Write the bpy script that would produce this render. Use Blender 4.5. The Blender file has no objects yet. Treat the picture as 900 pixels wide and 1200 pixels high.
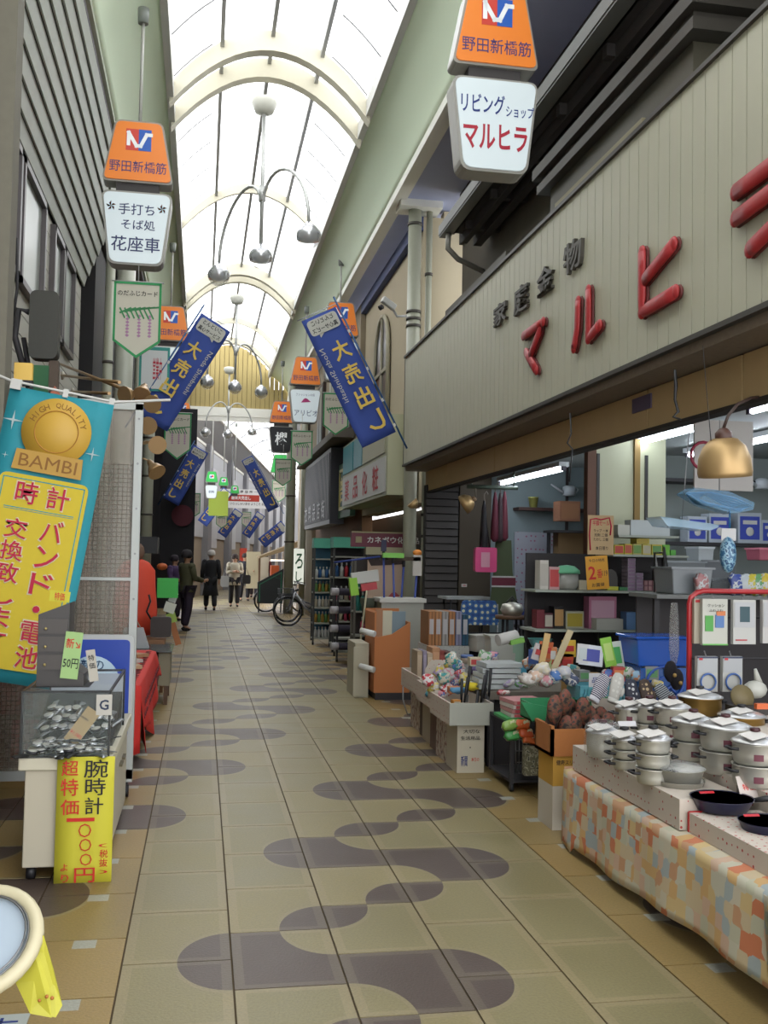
import bpy, math, random
from mathutils import Vector, Matrix, Euler
random.seed(7)
PI = math.pi
SC = bpy.context.scene
COL = SC.collection

# ------------------------------------------------------------------ camera
F, CAMH = 1180.0, 1.6
def _axes(yaw, pitch, roll):
    cy, sy, cp, sp = math.cos(yaw), math.sin(yaw), math.cos(pitch), math.sin(pitch)
    f = Vector((sy*cp, cy*cp, sp)); r = Vector((cy, -sy, 0)); d = f.cross(r)
    cr, sr = math.cos(roll), math.sin(roll)
    return cr*r + sr*d, -sr*r + cr*d, f
AR, AD, AF = _axes(0.178249184, 0.0460811626, -0.0190803721)
cam = bpy.data.objects.new('camera', bpy.data.cameras.new('camera'))
COL.objects.link(cam)
mw = Matrix((AR, -AD, -AF)).transposed().to_4x4()
mw.translation = (0, 0, CAMH)
cam.matrix_world = mw
cam.data.sensor_fit = 'VERTICAL'; cam.data.sensor_height = 24; cam.data.lens = F/1200*24
cam.data.clip_end = 400; cam.data.clip_start = 0.05
SC.camera = cam
def at(px, py, x=None, y=None, z=None):
    """a pixel of the 900x1200 photograph measured onto a plane of the place"""
    d = AR*((px-450)/F) + AD*((py-600)/F) + AF
    t = x/d.x if x is not None else y/d.y if y is not None else (z-CAMH)/d.z
    return Vector((d.x*t, d.y*t, CAMH+d.z*t))

# ------------------------------------------------------------------ sky and exposure
W = bpy.data.worlds.new('overcast'); SC.world = W; W.use_nodes = True
bg = W.node_tree.nodes['Background']
bg.inputs[0].default_value = (0.97, 0.98, 1.0, 1); bg.inputs[1].default_value = 1.25
SC.view_settings.view_transform = 'Standard'; SC.view_settings.look = 'None'
SC.view_settings.exposure = 1.75; SC.view_settings.gamma = 1
SC.view_settings.use_curve_mapping = False
SC.cycles.max_bounces = 8; SC.cycles.transparent_max_bounces = 16
SC.cycles.sample_clamp_indirect = 6
SC.cycles.caustics_reflective = False; SC.cycles.caustics_refractive = False

# ------------------------------------------------------------------ materials
def lin(c):
    c = c/255
    return c/12.92 if c <= .04045 else ((c+.055)/1.055)**2.4
ALB = .69
def rgb(c): return (lin(c[0])*ALB, lin(c[1])*ALB, lin(c[2])*ALB, 1)
_M = {}
def mat(c, rough=.6, metal=0.0, emit=0.0, grain=0.0, gscale=30, alpha=None, trans=0, bump=0, spec=.5):
    """plain procedural surface: colour (sRGB 0-255), roughness, and a noise that mottles it"""
    key = (tuple(c), rough, metal, emit, grain, gscale, alpha, trans, bump)
    if key in _M: return _M[key]
    m = bpy.data.materials.new('surface_%d' % len(_M)); m.use_nodes = True
    nt = m.node_tree; b = nt.nodes['Principled BSDF']
    b.inputs['Base Color'].default_value = rgb(c); b.inputs['Roughness'].default_value = rough
    b.inputs['Metallic'].default_value = metal; b.inputs['Specular IOR Level'].default_value = spec
    if emit:
        b.inputs['Emission Color'].default_value = rgb(c); b.inputs['Emission Strength'].default_value = emit
    if trans: b.inputs['Transmission Weight'].default_value = trans
    if grain or bump:
        tc = nt.nodes.new('ShaderNodeTexCoord'); n = nt.nodes.new('ShaderNodeTexNoise')
        n.inputs['Scale'].default_value = gscale; n.inputs['Detail'].default_value = 4
        nt.links.new(tc.outputs['Object'], n.inputs['Vector'])
        if grain:
            mx = nt.nodes.new('ShaderNodeMix'); mx.data_type = 'RGBA'
            mx.inputs[6].default_value = [v*(1-grain) for v in rgb(c)[:3]]+[1]
            mx.inputs[7].default_value = [min(1, v*(1+grain)) for v in rgb(c)[:3]]+[1]
            nt.links.new(n.outputs['Fac'], mx.inputs[0]); nt.links.new(mx.outputs[2], b.inputs['Base Color'])
        if bump:
            bp = nt.nodes.new('ShaderNodeBump'); bp.inputs['Strength'].default_value = bump
            nt.links.new(n.outputs['Fac'], bp.inputs['Height']); nt.links.new(bp.outputs[0], b.inputs['Normal'])
    if alpha is not None:
        b.inputs['Alpha'].default_value = alpha
    _M[key] = m
    return m
def film(c, clear=.7, gloss=.15, key='film'):
    """thin clear sheet: glass pane, polythene, plastic box"""
    k = (key, tuple(c), clear, gloss)
    if k in _M: return _M[k]
    m = bpy.data.materials.new('clear_sheet_%d' % len(_M)); m.use_nodes = True; nt = m.node_tree; nt.nodes.clear()
    o = nt.nodes.new('ShaderNodeOutputMaterial'); t = nt.nodes.new('ShaderNodeBsdfTransparent')
    d = nt.nodes.new('ShaderNodeBsdfPrincipled'); mx = nt.nodes.new('ShaderNodeMixShader')
    d.inputs['Base Color'].default_value = rgb(c); d.inputs['Roughness'].default_value = gloss
    mx.inputs[0].default_value = 1-clear
    nt.links.new(t.outputs[0], mx.inputs[1]); nt.links.new(d.outputs[0], mx.inputs[2]); nt.links.new(mx.outputs[0], o.inputs[0])
    _M[k] = m
    return m
def pattern(kind, cols, scale=10, rough=.7, coord='Object', thr=.5, rot=(0, 0, 0)):
    """two to four colours mixed by a procedural texture (voronoi cells, spots, checks, waves)"""
    k = (kind, tuple(map(tuple, cols)), scale, rough, thr, rot)
    if k in _M: return _M[k]
    m = bpy.data.materials.new('pattern_%d' % len(_M)); m.use_nodes = True; nt = m.node_tree
    b = nt.nodes['Principled BSDF']; b.inputs['Roughness'].default_value = rough
    tc = nt.nodes.new('ShaderNodeTexCoord'); mp = nt.nodes.new('ShaderNodeMapping')
    mp.inputs['Rotation'].default_value = rot
    nt.links.new(tc.outputs[coord], mp.inputs[0])
    rp = nt.nodes.new('ShaderNodeValToRGB'); rp.color_ramp.interpolation = 'CONSTANT'
    n = len(cols)
    while len(rp.color_ramp.elements) < n: rp.color_ramp.elements.new(1)
    if kind == 'cells':
        v = nt.nodes.new('ShaderNodeTexVoronoi'); v.inputs['Scale'].default_value = scale; v.distance = 'CHEBYCHEV'
        v.inputs['Randomness'].default_value = .55
        s = nt.nodes.new('ShaderNodeSeparateColor')
        nt.links.new(mp.outputs[0], v.inputs['Vector']); nt.links.new(v.outputs['Color'], s.inputs[0])
        nt.links.new(s.outputs[0], rp.inputs[0])
        pos = [i/n for i in range(n)]
    elif kind == 'spots':
        v = nt.nodes.new('ShaderNodeTexVoronoi'); v.inputs['Scale'].default_value = scale
        v.inputs['Randomness'].default_value = .35
        nt.links.new(mp.outputs[0], v.inputs['Vector']); nt.links.new(v.outputs['Distance'], rp.inputs[0])
        pos = [0, thr] if n == 2 else [0, thr*.5, thr]
    elif kind == 'noise':
        v = nt.nodes.new('ShaderNodeTexNoise'); v.inputs['Scale'].default_value = scale; v.inputs['Detail'].default_value = 3
        nt.links.new(mp.outputs[0], v.inputs['Vector']); nt.links.new(v.outputs['Fac'], rp.inputs[0])
        rp.color_ramp.interpolation = 'LINEAR' if thr < 0 else 'CONSTANT'
        pos = [0]+[.5+(i-(n)/2)*.09+.045 for i in range(1, n)]
    else:   # stripes
        v = nt.nodes.new('ShaderNodeTexWave'); v.inputs['Scale'].default_value = scale; v.bands_direction = kind[-1].upper()
        nt.links.new(mp.outputs[0], v.inputs['Vector']); nt.links.new(v.outputs['Fac'], rp.inputs[0])
        pos = [0, thr] if n == 2 else [i/n for i in range(n)]
    for i in range(n):
        rp.color_ramp.elements[i].position = pos[i]; rp.color_ramp.elements[i].color = rgb(cols[i])
    nt.links.new(rp.outputs[0], b.inputs['Base Color'])
    _M[k] = m
    return m

# ------------------------------------------------------------------ mesh helpers
class B:
    """collects shapes; build() links them as ONE mesh object"""
    def __init__(s): s.v, s.f, s.m, s.mi, s.sm = [], [], [], 0, []
    def use(s, m):
        if m not in s.m: s.m.append(m)
        s.mi = s.m.index(m); return s
    def add(s, vs, fs, smooth=False):
        o = len(s.v); s.v += [tuple(v) for v in vs]
        for f in fs: s.f.append(([o+i for i in f], s.mi, smooth))
        return s
    def box(s, c, d, rot=None, taper=1, taper_y=None):
        ty = taper if taper_y is None else taper_y
        R = Euler(rot).to_matrix() if rot else None; vs = []
        for z in (-1, 1):
            k = 1 if z < 0 else taper; ky = 1 if z < 0 else ty
            for x, y in ((-1, -1), (1, -1), (1, 1), (-1, 1)):
                p = Vector((x*d[0]/2*k, y*d[1]/2*ky, z*d[2]/2))
                if R: p = R @ p
                vs.append(p+Vector(c))
        return s.add(vs, [(3, 2, 1, 0), (4, 5, 6, 7), (0, 1, 5, 4), (1, 2, 6, 5), (2, 3, 7, 6), (3, 0, 4, 7)])
    def b0(s, x0, x1, y0, y1, z0, z1): return s.box(((x0+x1)/2, (y0+y1)/2, (z0+z1)/2), (abs(x1-x0), abs(y1-y0), abs(z1-z0)))
    def tube(s, pts, r, n=8, cap=True, closed=False):
        pts = [Vector(p) for p in pts]; N = len(pts); rs = r if isinstance(r, (list, tuple)) else [r]*N
        vs = []; up = Vector((0, 0, 1)); prev = None
        for i, p in enumerate(pts):
            if closed: t = pts[(i+1) % N]-pts[i-1]
            else: t = pts[min(i+1, N-1)]-pts[max(i-1, 0)]
            t = t.normalized() if t.length > 1e-9 else up
            a = prev if prev else (Vector((1, 0, 0)) if abs(t.z) > .9 else up)
            u = (a-t*a.dot(t)); u = u.normalized() if u.length > 1e-6 else t.orthogonal().normalized()
            w = t.cross(u); prev = u
            for k in range(n):
                an = 2*PI*k/n; vs.append(p+(u*math.cos(an)+w*math.sin(an))*rs[i])
        fs = []
        for i in range(N if closed else N-1):
            j = (i+1) % N
            for k in range(n): fs.append((i*n+k, i*n+(k+1) % n, j*n+(k+1) % n, j*n+k))
        s.add(vs, fs, True)
        if cap and not closed:
            o = len(s.v)-N*n
            s.f.append(([o+k for k in range(n)][::-1], s.mi, False)); s.f.append(([o+(N-1)*n+k for k in range(n)], s.mi, False))
        return s
    def lathe(s, prof, c=(0, 0, 0), n=20, rot=None, sx=1, sy=1):
        """prof: (radius, height) list turned round z"""
        R = Euler(rot).to_matrix() if rot else Matrix.Identity(3); vs = []; c = Vector(c)
        for r, h in prof:
            for k in range(n):
                a = 2*PI*k/n; vs.append(c+R @ Vector((r*math.cos(a)*sx, r*math.sin(a)*sy, h)))
        fs = [(i*n+k, i*n+(k+1) % n, (i+1)*n+(k+1) % n, (i+1)*n+k) for i in range(len(prof)-1) for k in range(n)]
        s.add(vs, fs, True)
        o = len(s.v)-len(vs)
        if prof[0][0] > 1e-4: s.f.append(([o+k for k in range(n)][::-1], s.mi, False))
        if prof[-1][0] > 1e-4: s.f.append(([o+(len(prof)-1)*n+k for k in range(n)], s.mi, False))
        return s
    def ball(s, c, r, n=12, sz=(1, 1, 1), rot=None):
        m = max(4, n//2)
        prof = [(max(1e-5, math.sin(PI*i/m))*r, -math.cos(PI*i/m)*r*sz[2]) for i in range(m+1)]
        return s.lathe(prof, c, n, rot, sz[0], sz[1])
    def prism(s, poly, y0, y1, smooth=False):
        """poly (x,z) counter-clockwise seen from -y, extruded along y"""
        n = len(poly)
        vs = [(x, y0, z) for x, z in poly]+[(x, y1, z) for x, z in poly]
        fs = [tuple(range(n)), tuple(range(n, 2*n))[::-1]]
        s.add(vs, fs)
        s.add(vs, [(i, i+n, (i+1) % n+n, (i+1) % n) for i in range(n)], smooth)
        return s
    def grid(s, fn, nu, nv, thick=0, smooth=True):
        """fn(u,v)->point, u,v in 0..1"""
        vs = [fn(i/nu, j/nv) for j in range(nv+1) for i in range(nu+1)]
        fs = [(j*(nu+1)+i, j*(nu+1)+i+1, (j+1)*(nu+1)+i+1, (j+1)*(nu+1)+i) for j in range(nv) for i in range(nu)]
        return s.add(vs, fs, smooth)
    def mesh(s, me, M, mirror=False):
        vs = [M @ v.co for v in me.vertices]
        fs = [tuple(p.vertices) for p in me.polygons]
        return s.add(vs, fs)
    def xf(s, M, start=0):
        s.v = s.v[:start]+[tuple(M @ Vector(v)) for v in s.v[start:]]; return s
    def build(s, name, parent=None, m=None, solid=0, bevel=0, sub=0, loc=None):
        me = bpy.data.meshes.new(name); me.from_pydata(s.v, [], [f[0] for f in s.f])
        ms = s.m or [m]
        for x in ms: me.materials.append(x)
        me.polygons.foreach_set('material_index', [f[1] for f in s.f])
        me.polygons.foreach_set('use_smooth', [f[2] for f in s.f]); me.update()
        o = bpy.data.objects.new(name, me); COL.objects.link(o)
        if parent: o.parent = parent
        if loc is not None: o.location = loc
        if solid: md = o.modifiers.new('t', 'SOLIDIFY'); md.thickness = solid; md.offset = 0
        if bevel: md = o.modifiers.new('b', 'BEVEL'); md.width = bevel; md.segments = 2; md.limit_method = 'ANGLE'
        if sub: md = o.modifiers.new('s', 'SUBSURF'); md.levels = sub; md.render_levels = sub
        return o
def pillow(b, c, s, seed=0, n=12, crumple=.12, sq=.55):
    rr = random.Random(seed); m = 8; vs = []; c = Vector(c)
    pw = lambda v: math.copysign(abs(v)**sq, v)
    ph = [rr.uniform(0, 6) for _ in range(6)]
    for i in range(m+1):
        a = -PI/2+PI*i/m
        for k in range(n):
            t = 2*PI*k/n; x = pw(math.cos(a))*pw(math.cos(t)); y = pw(math.cos(a))*pw(math.sin(t))*(.45+.55*math.cos(a)); z = pw(math.sin(a))
            w = 1+crumple*(math.sin(5*x+ph[0])*math.sin(6*z+ph[1])+.6*math.sin(11*x+ph[2])*math.cos(9*z+ph[3]+4*y))
            vs.append(c+Vector((x*s[0]*w, y*s[1]*w, z*s[2]*w)))
    fs = [(i*n+k, i*n+(k+1) % n, (i+1)*n+(k+1) % n, (i+1)*n+k) for i in range(m) for k in range(n)]
    b.add(vs, fs, True); return b
def Bm(m): return B().use(m)
def tag(o, label, cat, group=None):
    o['label'] = label; o['category'] = cat
    if group: o['group'] = group
    return o
def thing(name, label, cat, loc=(0, 0, 0), rz=0, group=None):
    o = bpy.data.objects.new(name, None); COL.objects.link(o); o.empty_display_size = .1
    o.location = loc; o.rotation_euler = (0, 0, rz)
    return tag(o, label, cat, group)
def struct(o): o['kind'] = 'structure'; return o
def stuff(o): o['kind'] = 'stuff'; return o
def dup(root, loc, rz=None, label=None, group=None, scale=None, rot=None):
    r = root.copy(); COL.objects.link(r); r.location = loc
    if rz is not None: r.rotation_euler = (root.rotation_euler[0], root.rotation_euler[1], rz)
    if rot is not None: r.rotation_euler = rot
    if scale is not None: r.scale = scale if hasattr(scale, '__len__') else (scale,)*3
    if label: r['label'] = label
    if group: r['group'] = group
    for ch in KIDS(root):
        c = ch.copy(); COL.objects.link(c); c.parent = r; _K.setdefault(r.name, []).append(c)
        for g in KIDS(ch):
            d = g.copy(); COL.objects.link(d); d.parent = c; _K.setdefault(c.name, []).append(d)
    return r
_K = {}
def KIDS(o):
    if o.name not in _K: _K[o.name] = [c for c in bpy.data.objects if c.parent == o]
    return list(_K[o.name])
_T = {}
def textmesh(s, bold=0.0, ext=0.0, spacing=1.0, line=1.0):
    k = (s, bold, ext, spacing, line)
    if k not in _T:
        cu = bpy.data.curves.new('t', 'FONT'); cu.body = s; cu.size = 1; cu.offset = bold*.45; cu.extrude = ext
        cu.align_x = 'CENTER'; cu.resolution_u = 2; cu.space_character = spacing; cu.space_line = line
        ob = bpy.data.objects.new('t', cu)
        me = bpy.data.meshes.new_from_object(ob)
        xs = [v.co.x for v in me.vertices]; ys = [v.co.y for v in me.vertices]
        cx, cy = (max(xs)+min(xs))/2, (max(ys)+min(ys))/2
        _T[k] = (me, max(xs)-min(xs), max(ys)-min(ys), cx, cy)
        bpy.data.objects.remove(ob)
    return _T[k]
def put_text(b, s, m, w=None, h=None, M=None, c=(0, 0, 0), bold=0.0, ext=0.0, mirror=False, spacing=1.0, line=1.0, rot=0):
    """lettering standing in the xz plane, read from -y; c = its centre; fitted to w x h"""
    me, tw, th, cx, cy = textmesh(s, bold, ext, spacing, line)
    sx = w/tw if w else h/th; sz = h/th if h else sx
    L = Matrix.Translation((-cx, -cy, 0)); S = Matrix.Diagonal((sx*(-1 if mirror else 1), sz, 1, 1))
    R = Matrix.Rotation(PI/2, 4, 'X')
    T = Matrix.Translation(c) @ Matrix.Rotation(rot, 4, 'Y') @ R @ S @ L
    if M: T = M @ T
    b.use(m); b.mesh(me, T); return b
def rrect(x0, x1, z0, z1, r, tx0=None, tx1=None, n=4):
    """rounded trapezium (x0..x1 at the bottom, tx0..tx1 at the top)"""
    tx0 = x0 if tx0 is None else tx0; tx1 = x1 if tx1 is None else tx1
    cs = [(x1, z0), (tx1, z1), (tx0, z1), (x0, z0)]; out = []
    for i in range(4):
        p = Vector(cs[i]); a = Vector(cs[i-1]); c = Vector(cs[(i+1) % 4])
        d0 = (a-p).normalized(); d1 = (c-p).normalized()
        for k in range(n+1):
            t = k/n; q = p+d0*r*(1-t)**2+d1*r*t**2
            out.append((q.x, q.y))
    return out

# common colours
CREAM = mat((196, 190, 165), .5, grain=.06); WHITE = mat((225, 225, 220), .5); STEEL = mat((150, 150, 150), .35, .8)
GREY = mat((128, 130, 128), .6); DARK = mat((46, 44, 48), .6); BLACK = mat((26, 26, 30), .5)
BROWN = mat((96, 66, 42), .6, grain=.2); CARD = mat((186, 146, 84), .8, grain=.08); CARD2 = mat((190, 120, 62), .8, grain=.06)
PVC = mat((190, 192, 172), .4, grain=.05); GREEN = mat((40, 140, 80), .6); RED = mat((200, 30, 40), .5)
INK = mat((30, 30, 36), .7); NAVY = mat((36, 60, 140), .6); YEL = mat((236, 200, 60), .6)

# ================================================================== SETTING
# ---- floor: slabs on a bed, the wave pattern is the colour of the stone
U0, TW, V0, TL = -.2629, .42334, 4.10669, .567867
def floor_material():
    m = bpy.data.materials.new('wave_paving'); m.use_nodes = True; nt = m.node_tree; b = nt.nodes['Principled BSDF']
    L = nt.links.new
    def val(x):
        return x
    def mth(op, a, b_=None, c=None):
        n = nt.nodes.new('ShaderNodeMath'); n.operation = op
        for i, x in enumerate((a, b_, c)):
            if x is None: continue
            if isinstance(x, (int, float)): n.inputs[i].default_value = x
            else: L(x, n.inputs[i])
        return n.outputs[0]
    g = nt.nodes.new('ShaderNodeNewGeometry'); sp = nt.nodes.new('ShaderNodeSeparateXYZ'); L(g.outputs['Position'], sp.inputs[0])
    u = mth('DIVIDE', mth('SUBTRACT', sp.outputs[0], U0), TW); v = mth('DIVIDE', mth('SUBTRACT', sp.outputs[1], V0), TL)
    def ln(a, c): return mth('SQRT', mth('ADD', mth('MULTIPLY', a, a), mth('MULTIPLY', c, c)))
    AND = lambda *x: x[0] if len(x) == 1 else mth('MULTIPLY', x[0], AND(*x[1:]))
    LE = lambda a, c: mth('LESS_THAN', a, c)
    GE = lambda a, c: mth('GREATER_THAN', a, c)
    k0 = mth('FLOOR', mth('SUBTRACT', u, .5)); tot = None
    def shape(R, G):
        """R radius of the stones, G growth for their pale outline"""
        tot = None
        for j in (0, 1, 2):
            k = mth('SUBTRACT', k0, float(j)); a = mth('SUBTRACT', u, k)
            bb = mth('SUBTRACT', mth('FLOORED_MODULO', mth('ADD', mth('SUBTRACT', v, mth('MULTIPLY', k, 2.5)), 2.0), 12.0), 2.0)
            mn = lambda c: mth('MINIMUM', mth('SUBTRACT', a, c), 0.0)
            mx = lambda c: mth('MAXIMUM', mth('SUBTRACT', a, c), 0.0)
            sb = lambda c: mth('SUBTRACT', bb, c)
            if j == 0: s = [LE(ln(mn(1.0), bb), .5+G)]
            elif j == 1:
                s = [AND(GE(ln(mn(2.0), sb(.5)), .5-G), LE(bb, .5+G), GE(ln(mx(2.0), mth('ADD', bb, 1.0)), .5-G), GE(bb, -1.0-G)),
                     AND(LE(ln(mn(2.0), sb(.5)), .5+G), LE(ln(mx(2.0), sb(1.0)), .5+G), GE(bb, .5-G), LE(bb, 1.0+G))]
            else:
                s = [LE(ln(mx(3.0), mth('ADD', bb, .5)), .5+G),
                     AND(LE(ln(mn(3.0), sb(1.0)), .5+G), LE(ln(mx(3.0), sb(1.5)), .5+G), GE(bb, 1.0-G), LE(bb, 1.5+G))]
            for q in s: tot = q if tot is None else mth('MAXIMUM', tot, q)
        return tot
    dark = shape(.5, 0.0); rim = mth('SUBTRACT', shape(.5, .045), dark)
    # pale band round each slab
    fu = mth('FLOOR', u); par = mth('FLOORED_MODULO', fu, 2.0)
    tu = mth('FRACT', u); tv = mth('FRACT', mth('ADD', v, mth('MULTIPLY', par, .5)))
    eu = mth('SUBTRACT', .5, mth('ABSOLUTE', mth('SUBTRACT', tu, .5))); ev = mth('SUBTRACT', .5, mth('ABSOLUTE', mth('SUBTRACT', tv, .5)))
    inner = AND(GE(u, 0.0), LE(u, 5.0))
    band = AND(mth('MAXIMUM', LE(eu, .10), LE(ev, .065)), inner)
    def col(c):
        n = nt.nodes.new('ShaderNodeRGB'); n.outputs[0].default_value = rgb(c); return n.outputs[0]
    def mix(f, a, c):
        n = nt.nodes.new('ShaderNodeMix'); n.data_type = 'RGBA'
        for i, x in ((0, f), (6, a), (7, c)):
            if isinstance(x, (int, float)): n.inputs[i].default_value = x
            else: L(x, n.inputs[i])
        return n.outputs[2]
    ns = nt.nodes.new('ShaderNodeTexNoise'); ns.inputs['Scale'].default_value = 90; ns.inputs['Detail'].default_value = 4; L(g.outputs['Position'], ns.inputs['Vector'])
    n2 = nt.nodes.new('ShaderNodeTexNoise'); n2.inputs['Scale'].default_value = 1.7; n2.inputs['Detail'].default_value = 5; L(g.outputs['Position'], n2.inputs['Vector'])
    wn = nt.nodes.new('ShaderNodeTexWhiteNoise'); cb = nt.nodes.new('ShaderNodeCombineXYZ')
    L(fu, cb.inputs[0]); L(mth('FLOOR', mth('ADD', v, mth('MULTIPLY', par, .5))), cb.inputs[1]); L(cb.outputs[0], wn.inputs[0])
    slab = mix(wn.outputs[0], col((156, 146, 104)), col((168, 154, 108)))
    outer = mix(wn.outputs[0], col((182, 152, 94)), col((170, 146, 94)))
    base = mix(inner, outer, slab)
    base = mix(AND(band, .75), base, col((176, 160, 120)))
    base = mix(AND(rim, .8), base, col((170, 156, 118)))
    dk = mix(AND(band, .45), col((98, 82, 74)), col((140, 128, 108)))
    base = mix(dark, base, dk)
    # small white inlaid squares down both sides
    sq = lambda c0: AND(LE(mth('ABSOLUTE', mth('SUBTRACT', u, c0)), .11), LE(mth('ABSOLUTE', mth('SUBTRACT', mth('FRACT', v), .42)), .085))
    base = mix(mth('MAXIMUM', sq(-.39), sq(5.52)), base, col((196, 196, 182)))
    f = mth('ADD', .62, mth('MULTIPLY', ns.outputs[0], .5)); f2 = mth('ADD', .80, mth('MULTIPLY', n2.outputs[0], .4))
    mm = nt.nodes.new('ShaderNodeVectorMath'); mm.operation = 'SCALE'; L(base, mm.inputs[0]); L(mth('MULTIPLY', mth('MULTIPLY', f, f2), .92), mm.inputs['Scale'])
    L(mm.outputs[0], b.inputs['Base Color'])
    b.inputs['Roughness'].default_value = .42; L(mth('ADD', .30, mth('MULTIPLY', n2.outputs[0], .25)), b.inputs['Roughness'])
    bp = nt.nodes.new('ShaderNodeBump'); bp.inputs['Strength'].default_value = .12; bp.inputs['Distance'].default_value = .01
    L(ns.outputs[0], bp.inputs['Height']); L(bp.outputs[0], b.inputs['Normal'])
    return m
FLM = floor_material()
JOINT = mat((92, 76, 52), .9)
floor = struct(Bm(JOINT).b0(-3.2, 9, -3, 90, -.3, -.006).build('floor'))
tile0 = None; J = .004
for i in range(-3, 7):
    off = .5 if i % 2 else 0
    for r in range(-3, 21):
        o = None
        if tile0 is None:
            tile0 = Bm(FLM).box((0, 0, 0), (TW-2*J, TL-2*J, .012)).build('floor_tile', floor)
            o = tile0
        else: o = tile0.copy(); COL.objects.link(o)
        o.location = (U0+TW*(i+.5), V0+TL*(r+.5-off), -.006)
b = Bm(FLM)
for i in range(-3, 7):
    off = .5 if i % 2 else 0
    for r in range(21, 145):
        b.box((U0+TW*(i+.5), V0+TL*(r+.5-off), -.006), (TW-2*J, TL-2*J, .012))
for i in range(-3, 7): b.b0(U0+TW*i+J, U0+TW*(i+1)-J, -3, V0-TL*(3+(.5 if i % 2 else 0))-J, -.012, 0)
stuff(b.build('floor_tile_field', floor))
Bm(mat((112, 104, 84), .7, grain=.15, gscale=4)).b0(U0+TW*7, 9, -3, 14, -.012, 0).build('shop_floor', floor)
b = Bm(FLM); b.b0(U0+TW*7, 9, 14, 90, -.012, 0); b.build('floor_apron', floor)
b = B()

# ---- arcade vault
XL, XR, XC, ZE = -.53, 1.92, .695, 7.2
def vz(x): return ZE+.78*(1-((x-XC)/(XR-XC))**2)
COVE = mat((241, 255, 230), .6); COVE.node_tree.nodes['Principled BSDF'].inputs['Base Color'].default_value = (.80, .92, .72, 1)
BEAMW = mat((252, 250, 239), .5); BEAMW.node_tree.nodes['Principled BSDF'].inputs['Base Color'].default_value = (.86, .85, .78, 1)
ceil = struct(Bm(mat((235, 235, 230), .5)).b0(XR-.05, XR+.03, -2, 31, ZE-.1, ZE+.1).b0(XL-.03, XL+.05, -2, 31, ZE-.1, ZE+.1).build('ceiling'))
PANE = bpy.data.materials.new('milky_roof_pane'); PANE.use_nodes = True; nt = PANE.node_tree; nt.nodes.clear()
o_ = nt.nodes.new('ShaderNodeOutputMaterial'); t_ = nt.nodes.new('ShaderNodeBsdfTransparent'); d_ = nt.nodes.new('ShaderNodeBsdfTranslucent'); x_ = nt.nodes.new('ShaderNodeMixShader')
x_.inputs[0].default_value = .25; t_.inputs[0].default_value = (.95, .96, .96, 1); d_.inputs[0].default_value = (.9, .9, .9, 1)
nt.links.new(t_.outputs[0], x_.inputs[1]); nt.links.new(d_.outputs[0], x_.inputs[2]); nt.links.new(x_.outputs[0], o_.inputs[0])
xs = [XL+(XR-XL)*i/4 for i in range(5)]
pm = {}
for i in range(4):
    for k in range(33):
        y0 = -1.6+k*.98
        if i not in pm:
            def fn(u, v, a=xs[i]+.012, c=xs[i+1]-.012): x = a+(c-a)*u; return (x, v*.955, vz(x)+.1)
            pm[i] = Bm(PANE).grid(fn, 4, 1).build('roof_pane', ceil); o = pm[i]
        else: o = pm[i].copy(); COL.objects.link(o)
        o.location = (0, y0, 0)
bar0 = None
for k in range(34):
    b = Bm(mat((150, 150, 150), .5))
    if bar0 is None:
        for a, c in ((XL+.05, XL+.5), (XR-.5, XR-.05)):
            b.grid(lambda u, v: (a+(c-a)*u, (v-.5)*.02, vz(a+(c-a)*u)+.07), 4, 1)
        bar0 = b.build('glazing_bar', ceil, solid=.012); o = bar0
    else: o = bar0.copy(); COL.objects.link(o)
    o.location = (0, -1.615+k*.98, 0)
for x in xs[1:-1]: Bm(mat((186, 186, 180), .5)).b0(x-.024, x+.024, -2, 31, vz(x)+.0, vz(x)+.1).build('purlin', ceil)
RIBM = mat((226, 220, 196), .55, grain=.04)
def rib(y, d, th, m=RIBM, name='roof_rib'):
    n = 16; b = Bm(m); P = [XL+(XR-XL)*i/n for i in range(n+1)]
    vs = []
    for x in P:
        z = vz(x); vs += [(x, -th/2, z-d), (x, th/2, z-d), (x, th/2, z+.08), (x, -th/2, z+.08)]
    fs = [(i*4+k, i*4+(k+1) % 4, i*4+4+(k+1) % 4, i*4+4+k) for i in range(n) for k in range(4)]
    b.add(vs, fs); b.add(vs[:4], [(0, 1, 2, 3)]); b.add(vs[-4:], [(3, 2, 1, 0)])
    return b.build(name, ceil, loc=(0, y, 0))
for y in (2.6, 3.3, 12.25, 12.95, 22.3, 22.9): rib(y, .17, .16)
for y in (7.8, 17.4, 27.4): rib(y, .08, .07)
rib(30.0, .10, .2)
def cove(sgn, name):
    x0, x1 = (XR, 2.5) if sgn > 0 else (XL, -1.14)
    def fn(u, v):
        a, k = u*PI/2, .62
        return (x0+(x1-x0)*(k*u+(1-k)*math.sin(a)), -2+33*v, ZE-.02-.5*(k*u+(1-k)*(1-math.cos(a))))
    o = struct(Bm(COVE).grid(fn, 10, 1).build(name, solid=.03))
    for y in range(3, 31, 5): pass
    return o
c = cove(1, 'trim_1'); cove(-1, 'trim_2')
struct(Bm(BEAMW).b0(2.49, 2.56, -2, 31, 6.56, 6.74).b0(2.56, 2.68, -2, 31, 6.60, 6.70).build('trim_3'))
struct(Bm(mat((200, 206, 186), .5)).b0(-1.17, -1.13, -2, 31, 6.6, 6.74).use(mat((150, 144, 152), .6)).b0(-1.42, -1.17, -2, 31, 6.55, 6.68).build('trim_4'))
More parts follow.
